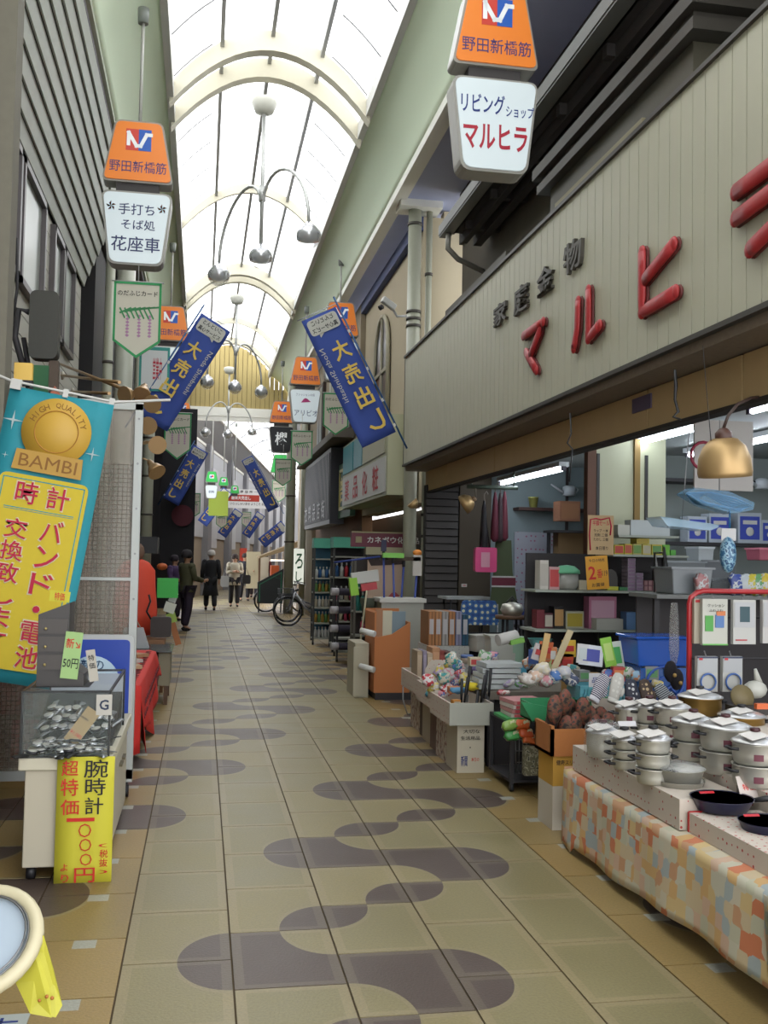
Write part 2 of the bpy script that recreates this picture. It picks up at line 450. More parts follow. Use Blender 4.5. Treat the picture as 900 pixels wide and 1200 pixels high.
# lavender soffit between the cove and the eaves, with the roof above
struct(Bm(mat((200, 208, 244), .7, grain=.06, gscale=3)).b0(2.68, 4.6, -2, 31, 6.62, 6.72).build('trim_5'))
struct(Bm(mat((120, 116, 120), .7)).b0(-3.0, -1.42, -2, 31, 6.6, 6.7).build('trim_6'))
# gable of upright boards at the end of the vault
gab = struct(Bm(BEAMW).b0(-1.2, 2.5, 31.0, 31.3, 5.85, 6.12).b0(-1.2, 2.5, 31.02, 31.2, 5.72, 5.86).build('wall_back'))
BO = mat((206, 184, 118), .6, grain=.06); n = 26
for i in range(n):
    x0 = -1.14+3.64*i/n; x1 = -1.14+3.64*(i+1)/n-.014; xm = (x0+x1)/2
    top = vz(xm)+.08 if XL < xm < XR else ZE-.02-.5*(1-math.cos(math.asin(min(1, abs((xm-(XR if xm > XR else XL)))/.6))))
    if abs(xm-XC) > 1.8: top = 6.8
    Bm(BO).b0(x0, x1, 31.05, 31.1, 6.12, top).build('gable_board', gab)
Bm(mat((150, 130, 80), .7)).b0(-1.14, 2.5, 31.1, 31.12, 6.1, 6.75).prism([(XL-.02, 6.7), (XR+.02, 6.7)]+[(XR-(XR-XL)*i/12, vz(XR-(XR-XL)*i/12)+.09) for i in range(13)], 31.1, 31.12).build('gable_backing', gab)

# ---- left building: jettied siding planks, windows, lower store front
SID = mat((184, 188, 178), .55, grain=.10, gscale=5)
wl = struct(Bm(mat((84, 78, 72), .8)).b0(-3.0, -1.72, -2, 14.0, 2.4, 6.6).b0(-3, -2.6, -2, 14, 0, 2.4).build('wall_left'))
A0, A1 = Vector((-1.30, 0, 5.72)), Vector((-1.68, 0, 5.2))   # jetty slope, lower to the rear
A0 = Vector((-1.16, 0, 6.5)); nP = 9
for k in range(nP):
    p = A0.lerp(A1, k/nP); q = A0.lerp(A1, (k+.985)/nP)
    p2 = Vector((p.x, 0, p.z)); 
    vs = [(p.x, 0, p.z), (q.x, 0, q.z)]
    b = Bm(SID)
    b.add([(p.x-.012, 3, p.z), (q.x+.012, 3, q.z), (q.x+.012, 14, q.z), (p.x-.012, 14, p.z)], [(0, 1, 2, 3)])
    b.build('siding_plank', wl, solid=.02)
b = Bm(mat((40, 42, 40), .8)); b.add([(A0.x-.05, 3, A0.z), (A1.x-.05, 3, A1.z), (A1.x-.05, 14, A1.z), (A0.x-.05, 14, A0.z)], [(0, 1, 2, 3)]); b.build('siding_backing', wl, solid=.02)
Bm(mat((96, 98, 94), .6)).add([(A0.x, 14.01, A0.z), (A1.x, 14.01, A1.z), (-1.9, 14.01, 5.2), (-1.9, 14.01, 6.6)], [(0, 1, 2, 3)]).build('jetty_end', wl, solid=.04)
LOWS = mat((200, 198, 186), .6, grain=.06)
for k in range(11):   # light lower siding
    z0 = 3.0+k*.2
    Bm(LOWS).b0(-1.74, -1.70, 3, 14, z0, z0+.188).build('siding_plank', wl)
GL = film((170, 186, 180), .25, .12, 'window')
wi = 1
for y0, y1 in ((7.9, 9.2), (9.3, 10.6), (11.2, 12.0), (12.05, 13.0)):
    w = struct(Bm(mat((110, 104, 106), .4, .3)).b0(-1.71, -1.64, y0, y1, 4.0, 4.06).b0(-1.71, -1.64, y0, y1, 5.08, 5.14).b0(-1.71, -1.64, y0, y0+.07, 4, 5.14).b0(-1.71, -1.64, y1-.07, y1, 4, 5.14).build('window_%d' % wi)); wi += 1
    Bm(mat((182, 190, 182), .3, spec=.8)).b0(-1.705, -1.69, y0+.06, y1-.06, 4.05, 5.1).build('pane', w)
# grey concrete pole at the near left
tag(Bm(mat((128, 124, 110), .8, grain=.12, gscale=14)).b0(-1.34, -1.17, 6.2, 6.4, 0, 6.0).build('concrete_post'), 'grey concrete post in front of the grey plank siding', 'post')
# left wall beyond the siding: recess, then dark shop fronts
struct(Bm(mat((60, 54, 50), .8, grain=.2, gscale=3)).b0(-3, -1.75, 14.0, 31, 0, 6.6).use(mat((34, 32, 34), .7)).b0(-1.75, -1.55, 14.3, 30, 2.6, 6.0).use(mat((120, 96, 70), .8)).b0(-1.75, -1.6, 14.3, 30, 2.3, 2.6).build('wall_left_far'))

# ---- second arcade turning right beyond the gable
AN = math.radians(8.4); PV = Vector((.7, 31.3, 0))
def q2(s, t, z): return Vector((PV.x+s*math.sin(AN)+t*math.cos(AN), PV.y+s*math.cos(AN)-t*math.sin(AN), z))
M2 = Matrix.Translation(PV) @ Matrix.Rotation(-AN, 4, 'Z')   # local x = lateral, y = along
def b2(): return B()
SOF = mat((176, 178, 182), .6, grain=.04)
b = Bm(SOF)
b.add([(-2.0, 0, 6.0), (-1.2, 0, 6.75), (-1.2, 60, 6.75), (-2.0, 60, 6.0)], [(0, 1, 2, 3)])
b.add([(2.4, 0, 6.0), (1.2, 0, 6.75), (1.2, 60, 6.75), (2.4, 60, 6.0)], [(0, 1, 2, 3)])
b.xf(M2); struct(b.build('trim_7', solid=.05))
b = Bm(BEAMW).b0(-2.06, -1.96, 0, 60, 5.9, 6.08).b0(-1.24, -1.14, 0, 60, 6.7, 6.85).b0(1.14, 1.24, 0, 60, 6.7, 6.85); b.xf(M2); struct(b.build('trim_8'))
roof2 = struct(Bm(PANE).grid(lambda u, v: M2 @ Vector((-1.2+2.4*u, 60*v, 6.9+.5*(1-(2*u-1)**2))), 8, 1).build('ceiling_far'))
for k in range(14):
    b = Bm(mat((150, 152, 156), .5)); y = 1.5+k*4.2
    b.tube([M2 @ Vector((-1.2+2.4*u/8, y, 6.86+.5*(1-(2*u/8-1)**2))) for u in range(9)], .035, 5); b.build('roof_rib', roof2)
for x in (-.6, 0, .6):
    b = Bm(mat((160, 162, 166), .5)); b.tube([M2 @ Vector((x, 0, 6.88+.5*(1-(x/1.2)**2))), M2 @ Vector((x, 60, 6.88+.5*(1-(x/1.2)**2)))], .025, 5); b.build('purlin', roof2)
# far left walls: pale blocks, columns and shutters
b = Bm(mat((214, 216, 222), .6, grain=.05)).b0(-2.4, -2.0, 6, 60, 2.3, 6.0).use(mat((176, 160, 140), .7)).b0(-2.4, -2.05, 6, 60, 0, 2.3)
for y in range(9, 60, 7): b.use(mat((150, 150, 156), .6)).b0(-2.05, -1.8, y, y+1.0, 0, 6.0).use(mat((232, 234, 238), .6)).b0(-2.02, -1.9, y+1.6, y+3.4, 1.9, 5.2)
b.xf(M2); struct(b.build('wall_far_left'))
b = Bm(mat((150, 128, 104), .7, grain=.1)).b0(2.9, 3.2, 2, 60, 0, 6.0); b.xf(M2); struct(b.build('wall_far_right'))
b = Bm(mat((206, 206, 208), .7, grain=.1)).b0(-2.4, 3, 58, 58.4, 0, 8); b.xf(M2); struct(b.build('wall_far_end'))

# ---- right: old building over the shop
DKW = mat((66, 62, 60), .8, grain=.2, gscale=4)
wr = struct(Bm(mat((92, 84, 70), .85, grain=.2, gscale=3)).b0(3.4, 3.6, 2, 13.2, 4.3, 6.62).use(DKW).b0(3.35, 3.4, 2, 13.2, 5.9, 6.6).build('wall_right'))
Bm(DKW).b0(2.95, 3.5, 2, 11.9, 5.62, 5.70).b0(3.05, 3.12, 2, 11.9, 5.5, 5.62).b0(3.2, 3.3, 2, 11.9, 5.48, 5.62).use(mat((82, 78, 72), .7)).b0(2.90, 2.97, 2, 11.95, 5.62, 5.74).build('eaves_board', wr)
for k in range(9): Bm(DKW).b0(2.98, 3.45, 3+k*1.05, 3.08+k*1.05, 5.52, 5.62).build('rafter', wr)
g = thing('rain_gutter', 'grey rain gutter with bent spout along the dark eaves above the shop sign', 'gutter', (2.86, 0, 5.6))
Bm(mat((110, 112, 108), .5)).b0(-.07, .06, 2.5, 12.0, -.02, 0).b0(-.08, -.06, 2.5, 12.0, 0, .12).b0(.05, .07, 2.5, 12.0, 0, .12).b0(-.07, .06, 11.98, 12, 0, .12).build('trough', g)
Bm(mat((150, 148, 138), .5)).tube([(0, 11.8, -.02), (0, 11.82, -.2), (.15, 11.9, -.3), (.75, 12.2, -.42)], .035, 8).build('spout', g)
lg = thing('wall_cabinet', 'dark moulded ledge cabinet on the wall just above the panelled shop sign', 'cabinet', (3.05, 0, 4.35))
b = Bm(mat((78, 74, 58), .6, grain=.15)); b.b0(-.02, .35, 5.9, 8.6, .1, .62).use(mat((66, 62, 54), .6))
b.b0(-.10, .35, 5.75, 8.75, .62, .70).b0(-.07, .35, 5.8, 8.7, .70, .76).b0(-.13, .35, 5.7, 8.8, .76, .86); b.build('body', lg)
Bm(mat((150, 142, 112), .7)).b0(-.05, -.02, 6.6, 8.4, .2, .42).build('front_panel', lg)
lg2 = thing('wall_cabinet', 'small dark ledge box on the wall above the far end of the panelled sign', 'cabinet', (3.05, 0, 4.35))
Bm(mat((78, 74, 58), .6)).b0(0, .3, 9.9, 12.3, .0, .3).b0(-.07, .3, 9.8, 12.4, .3, .42).build('body', lg2)

# ---- big shop sign: upright panels, raised letters
sg = thing('shop_sign', 'long beige panelled shop sign with raised red and grey letters over the hardware shop', 'sign', (2.7, 0, 2.89))
FA = mat((204, 202, 178), .5, grain=.05, gscale=3)
p0 = None; yy = 13.44
while yy > 2.6:
    if p0 is None: p0 = Bm(FA).b0(-.006, .03, -.068, .068, 0, 1.47).build('panel', sg, loc=(0, yy, 0)); o = p0
    else: o = p0.copy(); COL.objects.link(o); o.location = (0, yy, 0)
    yy -= .145
Bm(mat((60, 58, 50), .7)).b0(.03, .10, 2.5, 13.5, 0, 1.46).build('backing', sg)
Bm(mat((70, 66, 60), .5)).b0(-.03, .12, 2.5, 13.52, 1.47, 1.50).b0(-.025, .06, 2.5, 13.52, -.03, .0).b0(-.01, .1, 13.51, 13.54, 0, 1.47).build('edge_trim', sg)
LR = mat((190, 52, 56), .45); LRS = mat((110, 40, 38), .6)
def stroke_letter(strokes, cy, cz, w, h, r):
    """strokes in a unit square (x right as read, z up); stands proud of the sign, read from -x"""
    b = B()
    for st in strokes:
        pts = [Vector((-.075, cy-(x-.5)*w, cz+(z-.5)*h)) for x, z in st]
        b.use(LR)
        P2 = []
        for i in range(len(pts)-1):
            for k in range(4): P2.append(pts[i].lerp(pts[i+1], k/4))
        P2.append(pts[-1])
        # flat capsule section: squash the tube in x
        o = len(b.v); b.tube(P2, r, 10); b.ball(P2[0], r, 12); b.ball(P2[-1], r, 12)
        for p in pts[1:-1]: b.ball(p, r, 12)
        b.v[o:] = [(-.06+(v[0]+.075)*.45, v[1], v[2]) for v in b.v[o:]]
        b.use(LRS); o = len(b.v); b.tube(P2, r*1.02, 8); b.v[o:] = [(-.02+(v[0]+.075)*.4, v[1], v[2]) for v in b.v[o:]]
    return b
def on_sign(px, py): v = at(px, py, x=2.66); return v.y, v.z-2.89
def sletter(strokes, r):
    S = []
    for st in strokes: S.append([on_sign(*p) for p in st])
    b = B()
    for st in S:
        P2 = []
        for a, c in zip(st[:-1], st[1:]):
            for k in range(4): P2.append((-.06, a[0]+(c[0]-a[0])*k/4, a[1]+(c[1]-a[1])*k/4))
        P2.append((-.06, st[-1][0], st[-1][1]))
        for m, x0, q, rr_ in ((LRS, -.02, .35, r*1.0), (LR, -.045, .4, r)):
            b.use(m); o = len(b.v); b.tube(P2, rr_, 12)
            for p in [P2[0], P2[-1]]+[(-.06, a, c) for a, c in st[1:-1]]: b.ball(p, rr_, 12)
            b.v[o:] = [(x0+(v[0]+.06)*q, v[1], v[2]) for v in b.v[o:]]
    b.build('letter', sg)
sletter([[(614, 394), (637, 377), (622, 417)], [(617, 413), (629, 434)]], .042)
sletter([[(678, 353), (677, 385), (673, 408)], [(690, 340), (690, 397), (703, 381)]], .042)
sletter([[(753, 296), (753, 366), (792, 342)], [(756, 328), (790, 286)]], .046)
sletter([[(863, 225), (925, 178)], [(863, 256), (934, 203), (908, 264), (880, 292)]], .048)
GL_ = mat((84, 80, 72), .5, .2)
for ch, (x0, x1, y0, y1) in zip('家庭金物', ((577, 592, 352, 383), (601, 617, 331, 369), (628, 646, 309, 346), (659, 680, 278, 320))):
    ya, _ = on_sign(x0, (y0+y1)/2); yb, _ = on_sign(x1, (y0+y1)/2); _, zt = on_sign((x0+x1)/2, y0+3); _, zb = on_sign((x0+x1)/2, y1-3)
    b = B(); M = Matrix.Rotation(-PI/2, 4, 'Z')
    put_text(b, ch, GL_, ya-yb, zt-zb, M=Matrix.Translation((-.02, (ya+yb)/2, (zt+zb)/2)) @ M, bold=.04, ext=.015)
    b.build('letter', sg)

# ---- beam under the sign and shop room
bm = struct(Bm(mat((134, 120, 104), .8, grain=.2)).b0(2.72, 3.1, 2.5, 13.5, 2.80, 2.90).build('trim_9'))
PB = mat((206, 176, 126), .6, grain=.08, gscale=4)
ys = [13.4, 12.2, 10.1, 7.9, 6.43, 5.2, 3.9, 2.6]
for a, c in zip(ys[:-1], ys[1:]): Bm(PB).b0(2.98, 3.02, c+.012, a-.012, 2.52, 2.79).build('beam_panel', bm)
Bm(mat((44, 38, 34), .8)).b0(3.02, 3.08, 2.6, 13.4, 2.5, 2.8).b0(2.97, 3.06, 2.6, 13.4, 2.495, 2.52).build('beam_core', bm)
v = at(752, 473, x=2.97)
tag(Bm(mat((96, 84, 110), .6)).b0(2.965, 2.975, v.y-.15, v.y+.15, v.z-.05, v.z+.05).build('name_plate'), 'small purple plate on the tan beam under the shop sign', 'plate')
struct(Bm(mat((190, 200, 198), .5, grain=.04, gscale=2)).b0(3.05, 8.6, 2.0, 13.5, 2.92, 3.02).build('ceiling_shop'))
WB = mat((150, 168, 172), .7, grain=.05, gscale=2)
ws = struct(Bm(WB).b0(3.6, 8.6, 13.3, 13.5, 0, 3.0).use(mat((86, 76, 62), .8)).b0(3.42, 3.86, 13.2, 13.3, 0, 3.0).build('wall_shop_far'))
struct(Bm(WB).b0(8.5, 8.7, 2, 13.5, 0, 3.0).build('wall_shop_side'))
struct(Bm(mat((150, 160, 158), .7)).b0(5.0, 8.6, 11.4, 11.5, 0, 2.95).build('wall_shop_back'))
Bm(pattern('spots', [(190, 120, 150), (196, 200, 214)], 16, thr=.2)).b0(4.22, 5.2, 13.27, 13.3, .6, 2.0).build('patterned_sheet', ws)
sh = struct(Bm(mat((40, 38, 36), .7)).b0(2.95, 3.42, 13.25, 13.35, 0, 2.6).build('door_1'))
for k in range(26): Bm(mat((58, 52, 48), .5, .2)).box((3.18, 13.23, .06+k*.1), (.44, .03, .085), (-.25, 0, 0)).build('slat', sh)
# post and cream back panel with slotted rails
tag(Bm(mat((110, 72, 50), .6)).b0(3.75, 3.84, 9.45, 9.55, 0, 2.92).build('wooden_post'), 'reddish brown wooden post standing inside the shop beside the cream panel', 'post')
pn = thing('slotted_backboard', 'cream back panel with black slotted rails inside the shop', 'panel', (4.3, 9.6, 0))
Bm(mat((206, 208, 176), .6)).b0(-.44, .35, 0, .03, .5, 2.9).build('board', pn)
for x in (-.40, .12): Bm(mat((50, 50, 50), .5)).b0(x, x+.03, -.02, 0, .6, 2.7).build('rail', pn)
Bm(mat((150, 120, 60), .6)).b0(.0, .06, -.03, 0, .5, 2.9).build('batten', pn)

# ---- fluorescent fittings in the shop
TUBE = mat((236, 244, 255), .4, emit=12.0)
def fluo(label, x, y0, y1, z=2.86):
    t = thing('fluorescent_light', label, 'light', (x, (y0+y1)/2, z), 0, 'shop ceiling lights')
    L = (y1-y0)/2
    Bm(mat((200, 204, 206), .5)).b0(-.06, .06, -L, L, 0, .05).build('housing', t)
    Bm(TUBE).tube([(0, -L+.05, -.03), (0, L-.05, -.03)], .022, 8).build('tube', t)
    for s in (-1, 1): Bm(mat((60, 50, 70), .5)).b0(-.025, .025, s*(L-.02)-.025, s*(L-.02)+.025, -.05, 0).build('end_cap', t)
fluo('lit fluorescent tube furthest into the shop above the watering can shelf', 3.93, 10.6, 13.0, 2.66)
fluo('lit fluorescent tube above the cream display panel', 4.38, 8.4, 10.9)
fluo('lit fluorescent tube beside the kettle shelf by the hanging card', 5.4, 8.6, 10.6)
fluo('lit fluorescent tube nearest the brass lamp', 4.3, 5.0, 7.4)
fluo('lit fluorescent tube over the deep end of the shop', 6.6, 7.0, 9.4)
fluo('lit fluorescent tube over the table goods at the near end', 3.7, 2.8, 4.8)

# ---- columns and pipes
def column(name, label, x, y, z1, r, m=PVC, cat='column', bands=(), z0=0):
    t = thing(name, label, cat, (x, y, z0))
    Bm(m).tube([(0, 0, 0), (0, 0, z1-z0)], r, 16).build('shaft', t)
    for z in bands: Bm(mat((90, 86, 80), .5, .4)).tube([(0, 0, z-z0), (0, 0, z+.04-z0)], r+.012, 16).build('band', t)
    return t
column('roof_column', 'thick cream round column carrying the arcade roof by the shop sign end', at(484, 400, y=13.75).x, 13.75, 6.56, .095, bands=(4.85, 4.95, 5.05, 6.3))
column('drain_pipe', 'thinner cream pipe standing beside the thick column at the sign end', at(501, 400, y=13.75).x, 13.75, 6.56, .045, bands=(1.9, 2.2, 5.6), cat='pipe')
tag(Bm(BEAMW).b0(2.6, 3.2, 13.55, 13.95, 6.52, 6.62).build('column_capital'), 'white box capital joining the column to the roof edge', 'capital')
column('roof_column', 'cream round column at the left beside the grey siding', -1.16, 14.6, 6.55, .13, mat((206, 208, 192), .4), bands=(3.6,))
column('drain_pipe', 'cream drain pipe with a loop of wire near the grey siding', -1.34, 14.2, 6.5, .065, cat='pipe', bands=(4.2, 3.4))
column('roof_column', 'cream column behind the dangling clamp lamps', -1.15, 21.5, 6.5, .12, bands=(1.9, 2.4, 3.2, 4.0))
column('drain_pipe', 'thin cream pipe beside the column behind the clamp lamps', -1.38, 21.0, 6.5, .07, cat='pipe')
column('roof_column', 'cream column beyond the racks with the bicycles around its foot', at(340, 600, y=28.6).x, 28.6, 6.56, .14, bands=(2.0, 3.3))
column('drain_pipe', 'pale pipe next to the column by the lit green sign', 2.72, 27.6, 6.5, .08, cat='pipe')
column('grey_pillar', 'grey steel pillar beside the black building front', -.45, 30.6, 5.75, .16, mat((120, 122, 124), .5), cat='pillar')
cc = thing('security_camera', 'white security camera on an arm strapped to the thick column', 'camera', (2.80, 13.62, 4.98))
Bm(mat((190, 190, 186), .4)).tube([(-.08, 0, 0), (-.22, -.02, -.02), (-.30, -.05, .1)], .018, 8).build('arm', cc)
Bm(mat((206, 206, 200), .4)).box((-.35, -.07, .14), (.22, .09, .09), (0, .5, .25)).build('body', cc, bevel=.015)
Bm(DARK).tube([(-.44, -.09, .09), (-.48, -.1, .06)], .035, 10).build('lens', cc)

# ---- buildings beyond the column on the right
CW = mat((206, 192, 162), .8, grain=.06, gscale=2)
w2 = struct(Bm(CW).b0(3.0, 3.3, 13.9, 19.0, 2.4, 6.5).b0(3.3, 5.2, 13.9, 14.1, 3.05, 6.6).use(mat((150, 110, 76), .8, grain=.1)).b0(3.0, 3.2, 19.0, 27, 1.9, 3.4).use(mat((60, 54, 50), .8)).b0(3.5, 3.6, 13.9, 27, 0, 2.4).build('wall_right_cream'))
Bm(mat((66, 84, 140), .6)).b0(2.9, 3.0, 13.9, 19.0, 6.3, 6.5).build('blue_fascia', w2)
def archwin(y, z0, z1, w):
    pts = [(-w/2, z0), (w/2, z0), (w/2, z1-w/2)]+[(w/2*math.cos(a*PI/8), z1-w/2+w/2*math.sin(a*PI/8)) for a in range(1, 8)]+[(-w/2, z1-w/2)]
    o = struct(Bm(mat((44, 44, 46), .3)).prism(pts, 0, .04).build('window_5')); o.rotation_euler = (0, 0, -PI/2); o.location = (2.96, y, 0)
    fr = [(x, -.01, z) for x, z in pts]
    Bm(mat((190, 184, 160), .6)).tube(fr, .04, 6, closed=True).b0(-w/2, w/2, -.03, 0, (z0+z1)/2-.03, (z0+z1)/2+.03).b0(-.03, .03, -.03, 0, z0, z1).build('window_frame', o)
archwin(16.9, 3.8, 5.75, 1.25)
BW = mat((166, 152, 128), .8, grain=.1, gscale=2)
w3 = struct(Bm(BW).b0(2.9, 3.2, 19.0, 31, 3.4, 6.5).b0(2.9, 3.2, 27, 31, 0, 3.4).build('wall_right_far'))
k = 6
for y0, z0, z1 in ((19.6, 4.1, 5.7), (22.0, 4.2, 5.8), (24.4, 4.3, 5.9), (28, 4.3, 5.9)):
    w = struct(Bm(mat((74, 58, 48), .6)).b0(2.82, 2.9, y0, y0+1.1, z0, z1).build('window_%d' % k)); k += 1
    for j in (0, 1): Bm(mat((150, 160, 160), .3)).b0(2.80, 2.82, y0+.08+j*.5, y0+.5+j*.5, z0+.1, z1-.1).build('pane', w)
tag(Bm(mat((110, 104, 96), .6)).b0(2.5, 2.88, 19.4, 27, 4.02, 4.14).b0(2.45, 2.88, 19.4, 27, 3.95, 4.02).build('balcony_ledge'), 'grey ledge running under the brown windows beyond the cream wall', 'ledge')
# projecting sign box with red characters
sb = thing('box_sign', 'cream box sign with red characters and teal panels beyond the column', 'sign', (2.55, 13.95, 2.5))
Bm(mat((186, 186, 150), .5)).b0(0, .4, 0, 4.6, 0, 1.15).build('box', sb)
for j, (c, y0, y1, z0, z1) in enumerate((((60, 150, 160), 3.3, 4.5, .62, 1.12), ((120, 170, 180), 2.3, 3.2, .62, 1.12), ((190, 186, 160), .2, 2.2, .62, 1.12), ((206, 206, 200), .1, 4.5, .05, .56))):
    Bm(mat(c, .5)).b0(-.015, 0, y0, y1, z0, z1).build('face_panel', sb)
for ch, y in zip('薬品化粧', (3.9, 2.9, 1.9, .9)):
    b = B(); put_text(b, ch, RED, .55, .38, M=Matrix.Translation((-.02, y, .3)) @ Matrix.Rotation(-PI/2, 4, 'Z'), bold=.03); b.build('character', sb)
gs = thing('green_signboard', 'green signboard with gold emblem beside the cream box sign', 'sign', (2.75, 18.9, 2.5))
Bm(mat((40, 84, 56), .6)).b0(0, .1, 0, 1.7, -.1, 1.0).build('board', gs)
Bm(mat((190, 176, 90), .5)).b0(-.02, 0, .15, 1.5, .05, .12).b0(-.02, 0, .15, 1.5, .82, .88).b0(-.02, 0, .15, .22, .1, .85).b0(-.02, 0, 1.43, 1.5, .1, .85).build('border', gs)
b = B(); put_text(b, '部', mat((220, 190, 60), .5), .8, .5, M=Matrix.Translation((-.03, .85, .45)) @ Matrix.Rotation(-PI/2, 4, 'Z'), bold=.03); b.build('emblem', gs)
ds = thing('dark_shutter_sign', 'dark ribbed metal sign box with worn pale lettering', 'sign', (2.6, 20.8, 2.3))
Bm(mat((44, 44, 52), .5)).b0(0, .3, 0, 5.2, 0, 1.6).build('box', ds)
for k in range(24): Bm(mat((66, 66, 76), .5)).b0(-.02, 0, .1+k*.21, .22+k*.21, .1, 1.5).build('rib', ds)
b = B()
for k in range(5): put_text(b, '衣料品店街'[k], mat((190, 192, 200), .5), .6, .4, M=Matrix.Translation((-.03, 4.6-k*.9, .35)) @ Matrix.Rotation(-PI/2, 4, 'Z'), bold=.02)
b.build('lettering', ds)
# maroon sign, pale header and poster beside it
ms = thing('maroon_signboard', 'maroon cosmetics signboard with white lettering beyond the column', 'sign', at(445, 634, y=14.6))
Bm(mat((116, 32, 56), .5)).b0(-.42, .55, 0, .12, -.09, .12).build('board', ms)
Bm(mat((170, 160, 120), .6)).b0(-.42, .55, -.015, .0, .115, .135).b0(-.36, -.27, -.015, 0, -.03, .06).build('trim', ms)
b = B(); put_text(b, 'カネボウ化粧品', mat((230, 226, 220), .5), .78, .1, c=(.2, -.02, .015), bold=.04); b.build('lettering', ms)
Bm(mat((190, 184, 150), .6)).b0(-.2, .55, 0, .1, -.2, -.09).build('lower_board', ms)
po = thing('poster', 'close-up beauty poster with pink lips and pale skin under the maroon signboard', 'poster', at(462, 690, y=14.5))
Bm(mat((226, 196, 172), .6)).b0(-.4, .3, 0, .02, -.55, .42).build('sheet', po)
Bm(mat((206, 160, 136), .6)).prism([(-.4, -.1), (-.28, -.3), (-.15, -.42), (-.4, -.5)], -.004, 0).use(mat((190, 90, 96), .4)).prism([(-.1, -.13), (.0, -.2), (.08, -.1), (.02, -.05), (-.04, -.06)], -.006, 0).use(mat((60, 40, 34), .6)).prism([(-.35, .33), (.3, .37), (.3, .42), (-.4, .42)], -.006, 0).use(mat((90, 60, 50), .6)).prism([(.12, .0), (.28, .03), (.29, .06), (.12, .04)], -.006, 0).build('print', po)

# ================================================================== HANGING SIGNS, PENNANTS, BANNERS
ORG = mat((244, 138, 52), .35, emit=.10); SWH = mat((214, 226, 230), .35, emit=.16); CASE = mat((170, 168, 160), .4)
BLK = mat((30, 34, 40), .35, emit=.0); SG = mat((60, 190, 90), .35, emit=.12); SBL = mat((170, 200, 220), .35, emit=.15)
LRED = mat((214, 70, 56), .4, emit=.08); LBLUE = mat((40, 96, 190), .4, emit=.08); LWHITE = mat((236, 240, 240), .4, emit=.15)
LINK = mat((44, 56, 110), .5); LCRIM = mat((196, 34, 60), .5)
def pole_sign(px, py, Y, label, lower, ltxt, top=ORG, width=.68, low_ok=True, rodz=None, logo=True, lowname='white'):
    """py = pixel row of the joint between the two boxes"""
    p = at(px, py, y=Y); t = thing('pole_sign', label, 'sign', p, 0, 'lantern signs along the arcade')
    w = width/2; T = .2
    poly = rrect(-w, w, .05, .66*width/.68, .06, -w*.66, w*.66)
    Bm(CASE).prism(poly, .0, T).build('upper_case', t, bevel=.012)
    q = rrect(-w+.02, w-.02, .07, .64*width/.68, .05, -w*.66+.015, w*.66-.015)
    Bm(top).prism(q, -.014, .0).build('upper_face', t)
    if logo:
        s = width/.68; b = B()
        b.use(LRED).b0(-.12*s, 0, -.017, -.014, .36*s, .57*s).use(LBLUE).b0(0, .12*s, -.017, -.014, .36*s, .57*s)
        b.use(LWHITE)
        for st in ([(-.095, .53), (-.095, .42)], [(-.095, .53), (-.02, .405)], [(-.02, .405), (.02, .405)], [(.02, .405), (.075, .52)], [(.075, .52), (.115, .52)]):
            (x0, z0), (x1, z1) = st; d = Vector((x1-x0, z1-z0)).normalized()*.017*s; n = (-d.y, d.x)
            P = [((x0*s-d.x+n[0]), (z0*s-d.y+n[1])), ((x0*s-d.x-n[0]), (z0*s-d.y-n[1])), ((x1*s+d.x-n[0]), (z1*s+d.y-n[1])), ((x1*s+d.x+n[0]), (z1*s+d.y+n[1]))]
            b.add([(x, -.019, z) for x, z in P], [(0, 1, 2, 3)])
        b.build('emblem', t)
        b = B(); put_text(b, '野田新橋筋', mat((70, 60, 120), .5, emit=.05), .54*s, .115*s, c=(0, -.017, .2*s), bold=.012); b.build('upper_lettering', t)
    Bm(mat((70, 66, 66), .6)).b0(-w*.6, w*.6, .03, T-.03, -.05, .06).build('bracket', t)
    if lower:
        poly = rrect(-w*.76, w*.76, -.76*width/.68, -.04, .08, -w, w)
        Bm(CASE).prism(poly, 0, T).build('lower_case', t, bevel=.012)
        q = rrect(-w*.76+.02, w*.76-.02, -.74*width/.68, -.06, .07, -w+.02, w-.02)
        Bm(lower).prism(q, -.014, 0).build('lower_face', t)
        b = B()
        for s, m, cx, cz, tw, th, bo in ltxt: put_text(b, s, m, tw, th, c=(cx, -.017, cz), bold=bo)
        if b.v: b.build('lower_lettering', t)
    zt = 6.93-p.z
    Bm(mat((196, 196, 188), .4)).tube([(0, T/2, .6), (0, T/2, zt)], .016, 8).build('rod', t)
    Bm(mat((150, 156, 150), .4)).tube([(0, T/2, zt-.10), (0, T/2, zt), (0, T/2, zt+.05)], [.05, .055, .055], 12).build('rod_socket', t)
    return t
flo = mat((226, 110, 40), .5)
s1 = pole_sign(161, 220, 9.9, 'orange lantern sign over a white one with three rows of brush characters', SWH,
          [('手打ち', LINK, .0, -.22, .34, .11, .02), ('そば処', LINK, .02, -.37, .32, .10, .02), ('花座車', LINK, .0, -.56, .46, .15, .02)])
b = Bm(flo)
for sx in (-.24, .24):
    for k in range(5):
        a = k*2*PI/5+.3; b.add([(sx, -.018, -.2), (sx+.05*math.cos(a), -.018, -.2+.05*math.sin(a)), (sx+.03*math.cos(a+.7), -.018, -.2+.03*math.sin(a+.7))], [(0, 1, 2), (2, 1, 0)])
b.build('flower_mark', s1)
pole_sign(581, 86, 7.2, 'nearest orange lantern sign over a white one with blue and crimson characters', SWH,
          [('リビング', NAVY, -.10, -.25, .34, .15, .03), ('ショップ', NAVY, .19, -.29, .22, .09, .03), ('マルヒラ', LCRIM, .0, -.50, .50, .20, .05)])
